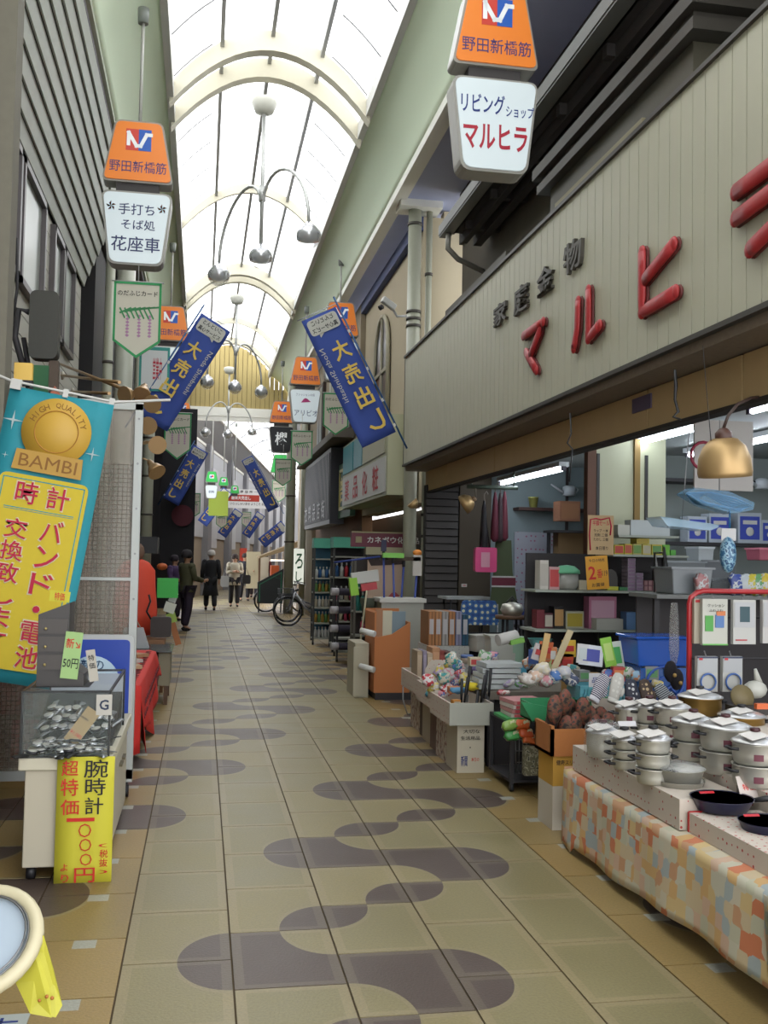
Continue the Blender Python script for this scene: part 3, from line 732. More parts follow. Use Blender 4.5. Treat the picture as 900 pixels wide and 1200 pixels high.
pole_sign(199, 403, 17.5, 'orange lantern sign behind the first left blue banner and wisteria pennant', mat((214, 226, 226), .4, emit=.25), [('茶', LINK, 0, -.4, .3, .3, .02)])
pole_sign(213, 495, 30, 'orange lantern sign over a pale blue one with small blue characters at the left', SBL, [('さくら', LINK, 0, -.3, .3, .12, .02), ('美容室', LINK, 0, -.55, .44, .12, .02)], width=.62)
pole_sign(399, 397, 17.6, 'orange lantern sign behind the top of the right blue banner', SWH, [('ふじや', LINK, 0, -.4, .4, .15, .02)])
r3 = pole_sign(358, 454, 21.3, 'orange lantern sign over a white one with a pink cap mark and thin katakana', SWH, [('アリピオ', LINK, .02, -.55, .5, .13, .0), ('ファッションの店', LINK, 0, -.16, .4, .06, 0)])
Bm(mat((214, 60, 140), .5)).prism([(-.09, -.33), (.12, -.31), (.05, -.25), (0, -.23), (-.04, -.26)], -.018, -.014).build('cap_mark', r3)
pole_sign(330, 498, 27.5, 'orange lantern sign over a black one with a single white character', BLK, [('欅', LWHITE, 0, -.38, .34, .36, .03)])
for px, py, Y, lb in ((248, 567, 36, 'green lantern sign nearest the gable among the three green ones at left'), (262, 571, 38.5, 'middle one of the three green lantern signs at left'), (275, 580, 41, 'furthest of the three green lantern signs at left')):
    t = pole_sign(px, py, Y, lb, SWH if Y < 37 else None, [('衣料', LINK, 0, -.28, .2, .1, .02)] if Y < 37 else [], top=SG, width=.46 if Y < 37 else .4, logo=False)
    Bm(LWHITE).prism(rrect(-.08, .08, .19, .33, .03), -.018, -.014).use(LRED).prism([(0, .24), (.06, .22), (.06, .30), (0, .31)], -.02, -.018).use(LBLUE).prism([(-.06, .22), (0, .21), (0, .28), (-.05, .30)], -.02, -.018).build('emblem', t)
for px, py, Y, lb in ((329, 556, 34, 'green lantern sign behind the wisteria pennants at the right column'),):
    pole_sign(px, py, Y, lb, None, [], top=SG, width=.7, logo=False)

def pennant(px, py, Y, label, w=.45, h=.74, mir=False):
    """py = pixel row of the top edge"""
    p = at(px, py, y=Y); t = thing('wisteria_pennant', label, 'pennant', p, random.uniform(-.08, .08), 'wisteria pennants hung under the lantern signs')
    hw = w/2; z1 = -h*.78
    Bm(mat((222, 218, 200), .7)).prism([(-hw, 0), (-hw, z1), (0, -h), (hw, z1), (hw, 0)], -.006, .006).build('cloth', t)
    b = Bm(mat((40, 160, 90), .6)); e = .022; y = -.012
    b.b0(-hw, -hw+e, y, -.006, z1, 0).b0(hw-e, hw, y, -.006, z1, 0).b0(-hw, hw, y, -.006, -e, 0)
    b.prism([(-hw, z1), (0, -h), (0, -h+e*1.3), (-hw, z1+e*1.3)], y, -.006).prism([(0, -h), (hw, z1), (hw, z1+e*1.3), (0, -h+e*1.3)], y, -.006)
    b.build('green_border', t)
    b = B(); put_text(b, 'のだふじカード', INK, w*.84, .05, c=(0, -.008, -.11), bold=.03, mirror=mir); b.build('lettering', t)
    b = Bm(mat((60, 150, 90), .6))
    for k in range(7):
        x = -w*.38+k*.045; b.add([(x, -.009, -.30+.01*k), (x+.11, -.009, -.245+.003*k), (x+.12, -.009, -.26+.003*k), (x+.01, -.009, -.315+.01*k)], [(0, 1, 2, 3)])
        b.add([(x, -.010, -.26), (x+.05, -.010, -.36), (x+.062, -.010, -.35), (x+.012, -.010, -.25)], [(0, 1, 2, 3)])
    b.build('leaf_print', t)
    for kx, x in enumerate((-.09, .02, .12)):
        b = Bm(mat((190, 140, 180), .6))
        for k in range(7):
            z = -.33-k*.032; s = .02; b.add([(x-s, -.009, z), (x, -.009, z-s*.8), (x+s, -.009, z), (x, -.009, z+s*.8)], [(0, 1, 2, 3)])
        b.build('flower_print', t)
    Bm(mat((190, 190, 186), .4)).tube([(-hw-.02, 0, .005), (hw+.02, 0, .005)], .008, 6).tube([(0, .02, 0), (0, .02, .4)], .006, 6).build('hanger', t)
pennant(162, 331, 9.9, 'nearest wisteria pennant, hanging under the brush-lettered white sign')
pennant(209, 484, 17.5, 'wisteria pennant half hidden behind the first left blue banner', h=.8)
pennant(394, 461, 17.5, 'wisteria pennant just left of the big right blue banner')
pennant(354, 505, 21.2, 'wisteria pennant right of the black lantern sign')
pennant(332, 538, 27.4, 'wisteria pennant below the black lantern sign')
pennant(327, 563, 34, 'wisteria pennant lowest at the right column by the green sign')
pennant(226, 578, 30, 'wisteria pennant beside the black building front')
pennant(260, 598, 42, 'small far wisteria pennant under the left green lantern signs')
pennant(289, 600, 50, 'small far wisteria pennant between two little blue banners')

GOLD = mat((240, 206, 90), .6); BNB = mat((56, 84, 170), .75, grain=.05, gscale=3)
def sale_banner(c, Y, tilt, w, L, label, mir=False, pole=True, sub=True):
    """c = pixel of the middle; tilt in degrees, positive leans its top to the right"""
    p = at(c[0], c[1], y=Y)
    t = thing('sale_banner', label, 'banner', p, 0, 'blue sale banners slanting from both sides'); t.rotation_euler = (0, math.radians(tilt), 0)
    S = w/.46
    wav = lambda u, v: .025*math.sin(v*5+u*2)*S
    Bm(BNB).grid(lambda u, v: ((u-.5)*w, wav(u, v), (v-.5)*L), 6, 16).build('cloth', t, solid=.006)
    f = -1 if mir else 1
    yy = -.034*S
    b = Bm(mat((214, 214, 204), .7)); z0 = L/2-.36*w; 
    b.prism(rrect(-w*.42, w*.42, L/2-.5*w, L/2-.08*w, .05*S), yy, yy+.004)
    b.prism([(.05*w*f, L/2-.5*w+.01), (.22*w*f, L/2-.5*w-.09*w), (.22*w*f, L/2-.5*w+.01)][::f], yy, yy+.004)
    b.build('speech_panel', t)
    if sub:
        b = B(); put_text(b, 'とんといこ', INK, w*.62, w*.13, c=(0, yy-.003, L/2-.18*w), bold=.04, mirror=mir)
        put_text(b, '真心サービス', INK, w*.72, w*.14, c=(0, yy-.003, L/2-.38*w), bold=.04, mirror=mir); b.build('small_lettering', t)
        b = B(); put_text(b, 'Noda Shinbashi', mat((206, 206, 196), .6), L*.42, w*.13, c=(.36*w*f, yy-.003, .05*L), mirror=mir, rot=PI/2*(1 if not mir else -1)); b.build('side_lettering', t)
    b = B()
    for k, ch in enumerate('大売出し'):
        put_text(b, ch, GOLD, w*.46, L*.145, c=(-.12*w*f, yy-.002, L*.20-k*L*.187), bold=.045, mirror=mir)
    b.build('large_lettering', t)
    if pole:
        xs_ = -(w/2+.03*S)*f
        Bm(mat((50, 100, 160), .4)).tube([(xs_, 0, -L/2-.25), (xs_, 0, L/2+.12)], .012*S, 6).build('pole', t)
        b = Bm(WHITE)
        for z in (.3, .0, -.25, -.45): b.b0(min(xs_, -w/2*f), max(xs_, -w/2*f), -.012, .012, z*L-.02, z*L+.02)
        b.use(mat((180, 190, 200), .4)).tube([(xs_, 0, L/2+.03), (w/2*f+.04*f, 0, L/2+.03)], .006*S, 5); b.build('clip', t)
    return t
sale_banner((216, 436), 13.8, 30, .46, 1.62, 'large left blue sale banner with gold characters, leaning right')
sale_banner((409, 442), 12.4, -27.5, .48, 1.74, 'large right blue sale banner seen from its back, leaning left', mir=True)
sale_banner((218, 557), 28, 27.5, .46, 1.66, 'blue sale banner before the black building front')
sale_banner((305, 567), 30, -29, .36, 1.72, 'blue banner seen from its back left of the wisteria pennants', mir=True)
sale_banner((252, 594), 38, 36, .42, 1.55, 'blue sale banner over the head of the man in black', pole=False, sub=False)
sale_banner((270, 613), 44, 34, .44, 1.28, 'small blue sale banner below the white notice panel', pole=False, sub=False)
sale_banner((297, 615), 48, 33, .44, 1.28, 'small blue sale banner at the far side of the notice panel', pole=False, sub=False)
sale_banner((320, 626), 52, 50, .6, 1.5, 'tiny far blue sale banner beside the column foot', pole=False, sub=False)

# overhead notice in the far arcade
t = thing('overhead_notice', 'white overhead notice panel with a red band across the far arcade', 'notice', at(294, 585, y=42))
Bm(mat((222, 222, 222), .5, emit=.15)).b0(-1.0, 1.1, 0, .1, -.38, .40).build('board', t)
Bm(mat((220, 70, 50), .5)).b0(-.95, .35, -.012, 0, -.10, .17).build('red_band', t)
b = B(); put_text(b, '商 店 街 一 番 街', INK, 1.1, .12, c=(.1, -.015, .3), bold=.03); put_text(b, 'いらっしゃいませ ようこそ お買い物', INK, 1.7, .12, c=(0, -.015, -.2), bold=.03)
put_text(b, '歳末大売出し', LWHITE, .8, .16, c=(-.4, -.016, .04), bold=.03); put_text(b, '12月1日より', INK, .6, .16, c=(.72, -.015, .04), bold=.03); b.build('lettering', t)
for x in (-.8, .9): Bm(GREY).tube([(x, .05, .4), (x, .05, 2.2)], .02, 6).build('hanger', t)
tag(Bm(mat((150, 170, 60), .5, emit=.05)).b0(-.35, .35, 0, .1, -.45, .45).build('poster_board', loc=at(256, 590, y=37)), 'lime green poster board behind the blue banner in the far arcade', 'poster')
bb = thing('shop_curtain', 'black shop front cloth with a dark red disc at the left', 'curtain', at(213, 600, y=28.6))
Bm(mat((28, 26, 32), .8)).b0(-.58, .36, 0, .06, -1.6, 2.9).build('cloth', bb)
Bm(mat((92, 32, 46), .8)).lathe([(.30, 0), (.30, .03)], (.02, -.03, -.1), 24, (PI/2, 0, 0)).build('disc', bb)
struct(Bm(mat((60, 58, 64), .7)).b0(-3.0, -.9, 30.7, 31.0, 0, 6.5).build('wall_left_end'))
# teal and white small sign behind the left banner
t = thing('small_sign', 'white sign with teal edge behind the left blue banner', 'sign', at(181, 428, y=13.8))
Bm(mat((40, 160, 150), .5)).b0(-.2, .2, 0, .04, -.35, .25).use(mat((226, 232, 232), .5)).b0(-.17, .17, -.008, 0, -.32, .20).build('board', t)
b = B(); put_text(b, '営業中', LCRIM, .12, .3, c=(.04, -.012, -.05), bold=.03); b.build('lettering', t)

# ================================================================== CHANDELIERS
CH = mat((206, 208, 204), .3, .3); CHROME = mat((250, 250, 255), .06, .95)
def chandelier(p, hubz, arms, label):
    t = thing('arcade_chandelier', label, 'lamp', p, 0, 'globe lamps under the arcade vault')
    Bm(mat((226, 226, 214), .4)).lathe([(.02, -.20), (.12, -.17), (.17, -.06), (.16, 0), (.1, .02)], (0, 0, 0), 16).build('canopy', t)
    Bm(CH).tube([(0, 0, -.1), (0, 0, -1.95)], .026, 8).tube([(0, 0, hubz-.1), (0, 0, hubz+.1)], .045, 10).build('stem', t)
    gl = None
    for (dx, dy, dz) in arms:
        if dx or dy:
            r = math.hypot(dx, dy); pts = []
            for k in range(15):
                a = PI*k/14; q = (1-math.cos(a))/2
                pts.append((dx*q, dy*q, hubz-.25+(dz+.16-(hubz-.25))*(k/14)**3+math.sin(a)*.62*(1-k/28)))
            Bm(CH).tube(pts, .022, 8).build('arm', t)
        if gl is None:
            gl = Bm(film((236, 240, 242), .62, .06, 'globe')).ball((0, 0, 0), .155, 18).build('globe', t)
            Bm(CHROME).lathe([(.03, .17), (.045, .145), (.10, .10), (.146, .035), (.150, .0), (.142, -.05), (.06, -.06), (.03, -.08), (.001, -.08)], (0, 0, 0), 18).build('reflector', gl)
            g = gl
        else:
            g = gl.copy(); COL.objects.link(g)
            r_ = [c for c in bpy.data.objects if c.parent == gl][0].copy(); r_.parent = g; COL.objects.link(r_)
        g.location = (dx, dy, dz)
    return t
c1 = at(310, 117, y=13)
chandelier(c1, -1.25, [(0, 0, -2.08), (-.52, 1.0, -2.08), (.52, -1.0, -2.08)], 'nearest chandelier of three glass globes on curved arms under the vault')
c2 = at(278, 347, y=22.8)
chandelier(c2, -1.25, [(0, 0, -2.08), (-.62, -.5, -2.08), (.62, .5, -2.08)], 'second globe chandelier hanging before the board gable')
c3 = at(269, 431, y=30.2)
chandelier(c3, -1.25, [(0, 0, -2.0), (-.66, -.2, -2.0), (.72, .2, -1.9)], 'third globe chandelier hanging right in front of the board gable')

# ================================================================== LEFT SIDE
# ---- watch case
wc = thing('watch_case', 'cream cabinet on casters topped by a glass box full of watches', 'cabinet', (-.63, 5.15, 0))
CAB = mat((206, 198, 176), .5, grain=.04, gscale=2)
Bm(CAB).b0(-.185, .205, .02, 1.35, .07, .54).build('body', wc, bevel=.006)
Bm(mat((222, 216, 192), .45)).b0(-.215, .225, 0, 1.4, .54, .60).build('worktop', wc, bevel=.006)
for x in (-.15, .17):
    for y in (.08, 1.25): Bm(BLACK).lathe([(.001, -.02), (.034, -.02), (.036, 0), (.034, .02), (.001, .02)], (x, y, .036), 14, (0, PI/2, 0)).b0(x-.01, x+.01, y-.01, y+.01, .04, .08).build('caster', wc)
b = Bm(mat((120, 112, 90), .4, .5)); b.b0(.205, .222, .75, .86, .40, .415).b0(.205, .222, .95, 1.06, .40, .415); b.build('handle', wc)
EDG = mat((30, 32, 34), .35)
b = Bm(EDG)
for x in (-.205, .205):
    for y in (.01, .95): b.b0(x-.006, x+.006, y-.006, y+.006, .60, .92)
for y in (.01, .95): b.b0(-.21, .21, y-.006, y+.006, .912, .924).b0(-.21, .21, y-.006, y+.006, .60, .608)
for x in (-.205, .205): b.b0(x-.006, x+.006, .01, .95, .912, .924)
b.build('glass_frame', wc)
GLS = film((200, 214, 210), .93, .05, 'pane')
for nm, (x0, x1, y0, y1, z0, z1) in dict(a=(-.205, .205, .0, .004, .6, .92), b=(.203, .207, .01, .95, .6, .92), c=(-.207, -.203, .01, .95, .6, .92), d=(-.2, .2, .01, .95, .918, .922)).items():
    Bm(GLS).b0(x0, x1, y0, y1, z0, z1).build('glass_pane', wc)
Bm(mat((190, 200, 210), .4)).b0(-.2, .2, .93, .94, .6, .9).build('back_panel', wc)
stp = Bm(mat((40, 42, 44), .5)).add([(-.2, .3, .62), (.2, .3, .62), (.2, .9, .8), (-.2, .9, .8), (-.2, .3, .6), (.2, .3, .6), (.2, .9, .6), (-.2, .9, .6)], [(0, 1, 2, 3), (4, 5, 1, 0), (5, 6, 2, 1), (7, 4, 0, 3), (6, 7, 3, 2)]).build('display_slope', wc)
# watches: dial, case, strap
def watch(m1, m2, m3, label, loc, rot, s=1):
    t = thing('wristwatch', label, 'watch', loc, 0, 'wristwatches in the glass case'); t.rotation_euler = rot; t.scale = (1.7,)*3
    Bm(m1).lathe([(.001, 0), (.018, 0), (.019, .004), (.017, .008), (.001, .008)], (0, 0, 0), 12).build('case', t)
    Bm(m2).lathe([(.0145, .0081), (.0145, .009), (.001, .009)], (0, 0, 0), 12).build('dial', t)
    b = Bm(m3)
    b.grid(lambda u, v: ((u-.5)*.018, .016+.05*v, -.004+.002*math.sin(v*3)), 1, 5).grid(lambda u, v: ((u-.5)*.018, -.016-.05*v, -.004+.002*math.sin(v*3)), 1, 5)
    b.build('strap', t, solid=.003)
    return t
wp = {'s': watch(mat((190, 194, 198), .2, .9), WHITE, mat((170, 174, 178), .3, .9), 'silver wristwatch with a pale dial among the watches heaped in the glass case', (0, 0, 0), (0, 0, 0)),
      'b': watch(mat((60, 60, 64), .3, .6), mat((210, 210, 200), .4), mat((24, 24, 26), .6), 'black-strapped wristwatch among the watches heaped in the glass case', (0, 0, 0), (0, 0, 0))}
first = {'s': True, 'b': True}
for i in range(44):
    row, col = divmod(i, 8)
    x = -.63-.155+col*.044+random.uniform(-.006, .006); y = 5.19+row*.12+random.uniform(-.02, .02)
    k = 'b' if random.random() < .35 else 's'
    yl = y-5.15; z = .615 if yl < .3 else .63+(yl-.3)*.3
    ro = (random.uniform(-.2, .2)+(.28 if yl > .3 else 0), random.uniform(-.3, .3), random.uniform(-.9, .9))
    if first[k]: wp[k].location = (x, y, z+.006); wp[k].rotation_euler = ro; first[k] = False
    else: dup(wp[k], (x, y, z+.008+.004*(i % 3)), rot=ro)
# tags in and on the case
def card(label, cx, cy, Yy, w, h, m, texts, tilt=0, rz=0, rx=0, name='price_card', cat='card', th=.004):
    p = at(cx, cy, y=Yy); t = thing(name, label, cat, p); t.rotation_euler = (rx, tilt, rz)
    Bm(m).b0(-w/2, w/2, 0, th, -h/2, h/2).build('sheet', t)
    b = B()
    for s, mm, x, z, tw, th_, *r in texts: put_text(b, s, mm, tw, th_, c=(x, -.002, z), bold=r[0] if r else .02)
    if b.v: b.build('lettering', t)
    return t
YLW = mat((222, 214, 60), .7); LR_ = mat((220, 40, 30), .6)
pp = at(99, 962, y=5.145)
t = thing('price_poster', 'yellow handwritten poster with black and red brush characters on the watch cabinet', 'poster', (pp.x, 5.146, pp.z))
ps = 5.146/1180
Bm(YLW).grid(lambda u, v: ((u-.5)*62*ps, -.002-.006*math.sin(v*PI)*u, (v-.5)*142*ps), 3, 6).build('sheet', t, solid=.003)
def brush(t, items, ox, oy, Yd, nm='brush_lettering'):
    """items: (char, pixel x, pixel y, pixel w, pixel h, material)"""
    b = B()
    for ch, x, y, w, h, m in items:
        put_text(b, ch, m, w*Yd/1180, h*Yd/1180, c=((x-ox)*Yd/1180, -.012, -(y-oy)*Yd/1180), bold=.012)
    b.build(nm, t)
brush(t, [('腕', 110, 904, 26, 20, INK), ('時', 110, 924, 22, 19, INK), ('計', 109, 945, 20, 19, INK), ('超', 82, 903, 18, 17, LR_), ('特', 82, 924, 19, 19, LR_), ('価', 83, 946, 20, 17, LR_),
          ('一', 95, 960, 30, 4, LR_), ('〇', 100, 972, 14, 15, LR_), ('〇', 101, 988, 13, 14, LR_), ('〇', 102, 1004, 13, 13, LR_), ('円', 101, 1021, 22, 16, LR_), ('よ', 79, 1012, 8, 8, LR_), ('り', 80, 1024, 8, 9, LR_), ('税', 121, 998, 9, 9, LR_), ('抜', 121, 1008, 9, 9, LR_), ('（', 120, 989, 10, 4, LR_), ('）', 121, 1018, 10, 4, LR_)], 99, 962, 5.146)
card('tan card reading 1,080 leaning across the watches inside the glass case', 96, 851, 5.4, .075, .20, mat((206, 180, 130), .7), [('超特価 腕時計', INK, -.015, .04, .05, .014), ('¥1,080', LR_, .0, -.05, .066, .022)], tilt=.62)
card('small white card with a dark swirl mark taped to the upper corner of the glass', 122, 826, 5.14, .075, .10, mat((210, 206, 196), .7), [('G', mat((30, 50, 80), .6), 0, .0, .045, .05, .05)])
# black tower of drawers on the glass top
dt = thing('strap_display', 'dark tiered display box with little drawers standing on the glass case', 'display box', (-.70, 5.32, .925))
Bm(mat((62, 58, 56), .4)).prism([(-.10, .0), (.13, .0), (.13, .06), (.05, .12), (.05, .42), (-.10, .36)], 0, .22).build('body', dt)
for k, z in enumerate((.30, .21, .12)):
    q = Bm(mat((74, 68, 64), .4)).b0(-.095, .045, -.012, 0, z-.035, z+.04).build('drawer', dt)
    Bm(mat((200, 180, 120), .3, .6)).ball((-.06, -.02, z-.01), .008, 8).build('knob', q)
Bm(BLACK).b0(-.12, .16, -.02, .24, -.003, .0).build('base', dt)
card('yellow price flag with red characters on top of the dark display box', 70, 699, 5.36, .10, .055, YLW, [('特価', LR_, 0, 0, .05, .04)], tilt=.1)
card('pale green price card reading 50 yen beside the dark display box', 84, 768, 5.30, .085, .235, mat((176, 214, 140), .7), [('新↘', LR_, 0, .06, .07, .05), ('50円', INK, 0, -.04, .075, .05)], tilt=.1)
card('curled white price strip at the foot of the pale green card', 108, 780, 5.30, .045, .16, mat((206, 200, 186), .7), [('特', INK, 0, .04, .03, .03), ('価', INK, 0, .0, .03, .03)], tilt=-.15)
# blue and white shop board behind
t = thing('shop_board', 'white-framed blue board with a pale disc and katakana behind the watch case', 'board', at(112, 790, y=6.55))
Bm(mat((206, 208, 206), .4)).prism(rrect(-.23, .23, -.42, .245, .04), 0, .03).build('frame', t)
Bm(mat((30, 70, 180), .4)).prism(rrect(-.205, .205, -.40, .215, .03), -.006, 0).build('blue_panel', t)
Bm(mat((190, 214, 230), .4)).lathe([(.001, 0), (.165, 0), (.165, .004), (.001, .004)], (-.02, -.008, -.05), 30, (PI/2, 0, 0)).build('disc', t)
b = B(); BL2 = mat((40, 80, 120), .5); put_text(b, '新の', BL2, .14, .07, c=(-.02, -.018, .06), bold=.01); put_text(b, 'ヒーター', BL2, .24, .06, c=(.0, -.018, -.05), bold=.01); b.build('lettering', t)

# ---- rolling partition of ribbed sheet with wire mesh
pt = thing('mesh_partition', 'white-framed rolling partition of clear sheet and wire mesh behind the banner', 'partition', (-.43, 6.9, 0))
FR = mat((206, 210, 206), .4)
Bm(FR).b0(-.03, .02, -.02, .02, .10, 2.60).b0(-1.5, .02, -.02, .02, 2.56, 2.62).b0(-1.5, .02, -.02, .02, .12, .18).b0(-1.5, -1.45, -.02, .02, .1, 2.6).b0(-.03, .02, .0, .04, .12, 2.6).build('frame', pt)
Bm(FR).b0(-1.45, -.03, -.012, .0, 1.42, 1.44).build('rail', pt)
for z in (2.5, 2.2, 1.9, 1.6, 1.3, 1.0, .7, .4): Bm(STEEL).lathe([(.008, 0), (.008, .004)], (-.005, -.02, z), 8, (PI/2, 0, 0)).build('bolt', pt)
Bm(film((186, 176, 160), .55, .25, 'ribbed')).b0(-1.45, -.03, .004, .008, .18, 2.56).build('clear_sheet', pt)
b = Bm(mat((120, 110, 100), .5))
for k in range(48): b.b0(-1.45+k*.03, -1.447+k*.03, -.003, 0, .18, 2.2)
for k in range(68): b.b0(-1.45, -.03, -.003, 0, .18+k*.03, .183+k*.03)
stuff(b.build('wire_mesh', pt))
for x in (-.02, -1.4): Bm(BLACK).lathe([(.001, -.018), (.04, -.018), (.04, .018), (.001, .018)], (x, 0, .041), 14, (0, PI/2, 0)).b0(x-.012, x+.012, -.012, .012, .05, .11).build('caster', pt)
# warm jumble behind the sheet
t = thing('stock_cupboard', 'warm brown cupboard with shelves seen dimly through the mesh partition', 'cupboard', (-1.35, 7.6, 0))
Bm(mat((150, 108, 84), .7)).b0(-.4, .5, .3, .35, 0, 2.3).b0(-.42, -.38, 0, .35, 0, 2.3).b0(.48, .52, 0, .35, 0, 2.3).build('carcass', t)
for z in (.4, .9, 1.4, 1.9): Bm(mat((170, 140, 110), .7)).b0(-.38, .48, .02, .3, z, z+.03).build('shelf', t)
for k in range(12):
    tag(Bm(mat(random.choice(((206, 190, 160), (190, 90, 70), (120, 130, 150), (220, 214, 200))), .7)).b0(-.09, .09, -.1, .1, 0, random.uniform(.15, .3)).build('stock_box', loc=(-1.62+(k % 3)*.27, 7.76, .43+(k//3)*.5)), 'dim carton on a shelf of the brown cupboard behind the mesh partition', 'box', 'cartons behind the mesh partition')

# ---- teal vertical banner
TEAL = mat((44, 160, 176), .7, grain=.04); BY = mat((232, 206, 50), .7, grain=.04); BRED = mat((206, 30, 70), .7); BNW = mat((150, 100, 20), .6)
tb = thing('vertical_banner', 'teal and yellow vertical banner with gold medallion and crimson characters', 'banner', at(40, 630, y=6.2)); tb.rotation_euler = (0, math.radians(9), 0)
k6 = 6.2/1180
Bm(TEAL).grid(lambda u, v: ((u-.5)*.605, .012*math.sin(v*7+u*4), (v-.5)*1.72), 6, 14).build('cloth', tb, solid=.004)
b = Bm(BY); b.prism(rrect(-.255, .255, -.78, .355, .05), -.022, -.018); b.build('yellow_panel', tb)
b = Bm(TEAL); b.b0(-.235, -.229, -.024, -.022, -.7, .33).b0(.229, .235, -.024, -.022, -.7, .33).b0(-.235, .235, -.024, -.022, .325, .331).b0(-.2, .2, -.024, -.022, .155, .160).b0(-.2, .2, -.024, -.022, .145, .148); b.build('border_lines', tb)
Bm(mat((226, 180, 70), .5)).lathe([(.001, 0), (.19, 0), (.2, .003), (.2, .006), (.001, .006)], (.01, -.02, .635), 36, (PI/2, 0, 0)).use(mat((190, 130, 40), .5)).lathe([(.122, .0), (.122, .009), (.128, .009), (.128, 0)], (.01, -.02, .635), 36, (PI/2, 0, 0)).build('medallion', tb)
Bm(mat((206, 160, 60), .5)).prism([(-.2, .38), (.2, .38), (.19, .50), (-.19, .50)], -.034, -.028).build('ribbon', tb)
b = B(); put_text(b, 'BAMBI', BNW, .33, .075, c=(.0, -.036, .44))
for i, ch in enumerate('HIGH QUALITY'):
    if ch == ' ': continue
    a = math.radians(68-i*12.4); put_text(b, ch, BNW, None, .034, c=(.01+.155*math.sin(-a), -.03, .635+.155*math.cos(a)), rot=-a)
b.build('gold_lettering', tb)
b = Bm(mat((230, 240, 240), .5, emit=.1))
for x, z, s in ((-.245, .66, .06), (.235, .545, .045), (.13, .77, .02), (-.25, .45, .02)):
    for k in range(4):
        a = k*PI/2; b.add([(x+.15*s*math.cos(a+PI/4), -.016, z+.15*s*math.sin(a+PI/4)), (x+s*math.cos(a), -.016, z+s*math.sin(a)), (x+.15*s*math.cos(a-PI/4), -.016, z+.15*s*math.sin(a-PI/4)), (x, -.016, z)], [(0, 1, 2, 3), (3, 2, 1, 0)])
b.build('sparkle_print', tb)
WH2 = mat((236, 228, 190), .7)
def banner_glyph(ch, a, bb, w, h):
    for m, bo, y in ((WH2, .07, -.026), (BRED, .035, -.03)): put_text(b, ch, m, w*k6*(1.12 if m is WH2 else 1), h*k6*(1.12 if m is WH2 else 1), c=(a*k6, y, -bb*k6), bold=bo*.5)
b = B(); banner_glyph('時', -16, -48, 24, 25); banner_glyph('計', 18, -47, 24, 25)
for i, ch in enumerate('交換致します。'): banner_glyph(ch, -20 if ch != '。' else -14, -7+i*25, 24 if ch != '。' else 9, 22 if ch != '。' else 9)
for ch, y in zip('バンド・電池', (-10, 20, 50, 78, 104, 132)): banner_glyph(ch, 18, y, 24 if ch != '・' else 8, 24 if ch != '・' else 8)
b.build('crimson_lettering', tb)
Bm(WHITE).tube([(-.5, .0, .93), (-.3, 0, .885), (.3, 0, .88), (.62, 0, .96)], .008, 6).b0(-.3, -.24, -.02, .02, .84, .90).b0(.0, .03, -.01, .01, .85, .9).b0(.27, .3, -.01, .01, .84, .9).build('hanging_cord', tb)

# ---- clamp lamps, meter, yellow lamp
BR = mat((186, 152, 108), .35, .5); BRS = mat((176, 150, 110), .35, .7)
lamp0 = None
for i, (px, py, rz, rx) in enumerate(((152, 462, .3, 1.2), (168, 458, 1.2, 1.0), (181, 472, 2.0, .8), (174, 497, .6, 1.9), (183, 520, 2.6, 1.2), (180, 548, 3.6, 1.0))):
    p = at(px, py, y=8.0)
    lb = ['clamp lamp nearest the partition corner on the left rod', 'clamp lamp second along the rods, brass inside', 'clamp lamp at the outer end of the upper rod', 'clamp lamp hanging under the rods with a bent arm', 'clamp lamp near the bottom of the dangling cluster', 'lowest clamp lamp of the dangling cluster, glowing inside'][i]
    if lamp0 is None:
        lamp0 = thing('clamp_lamp', lb, 'lamp', p, 0, 'brown clamp lamps by the partition')
        Bm(BR).lathe([(.018, .10), (.03, .07), (.035, .03), (.06, .0), (.085, -.06), (.088, -.075)], (0, 0, 0), 16).build('shade', lamp0, solid=.004)
        Bm(mat((255, 200, 150), .4, emit=.5)).ball((0, 0, -.03), .03, 10).build('bulb', lamp0)
        Bm(BRS).tube([(0, 0, .1), (0, .03, .16), (.0, .08, .15)], .008, 6).box((0, .1, .15), (.03, .09, .02)).build('clamp', lamp0)
        o = lamp0
    else: o = dup(lamp0, p, label=lb)
    o.rotation_euler = (-rx*.6, .9+.3*(-1)**i, rz*.4); o.scale = (.8, .8, .8)
t = thing('lamp_bracket', 'wall bracket with three brown rods reaching out to the clamp lamps', 'bracket', (-1.66, 9.2, 3.2))
for a, c in (((64, 424), (150, 458)), ((72, 440), (140, 448)), ((84, 459), (128, 461))):
    A_ = at(*a, x=-1.62); C_ = at(*c, y=8.0); o = Vector((-1.66, 9.2, 3.2)); Bm(BR).tube([A_-o, C_-o], .014, 7).build('rod', t)
    Bm(mat((190, 186, 170), .5)).lathe([(.05, 0), (.05, .02), (.02, .04)], A_-o, 12, (0, PI/2, 0)).build('wall_plate', t)
mt = thing('electric_meter', 'dark grey hooded meter box with thick cables on the left wall', 'meter', at(51, 380, y=8.2))
Bm(mat((72, 72, 66), .6, grain=.1)).prism(rrect(-.11, .11, -.27, .27, .06), 0, .15).build('hood', mt, bevel=.01)
Bm(DARK).tube([(-.12, .05, .1), (-.2, .05, .12), (-.22, .05, -.1), (-.1, .05, -.5)], .025, 8).tube([(-.16, .08, -.1), (-.12, .08, -.3), (.02, .08, -.55)], .02, 8).tube([(-.24, .1, .7), (-.22, .08, .3), (-.25, .08, .0)], .012, 6).build('cable', mt)
Bm(mat((96, 80, 66), .6)).prism([(.0, -.55), (.12, -.5), (.12, -.28), (.05, -.28)], .02, .1).build('bracket', mt)
yl = thing('box_lamp', 'small glowing yellow box lamp on a dark base above the teal banner', 'lamp', at(27, 436, y=6.7))
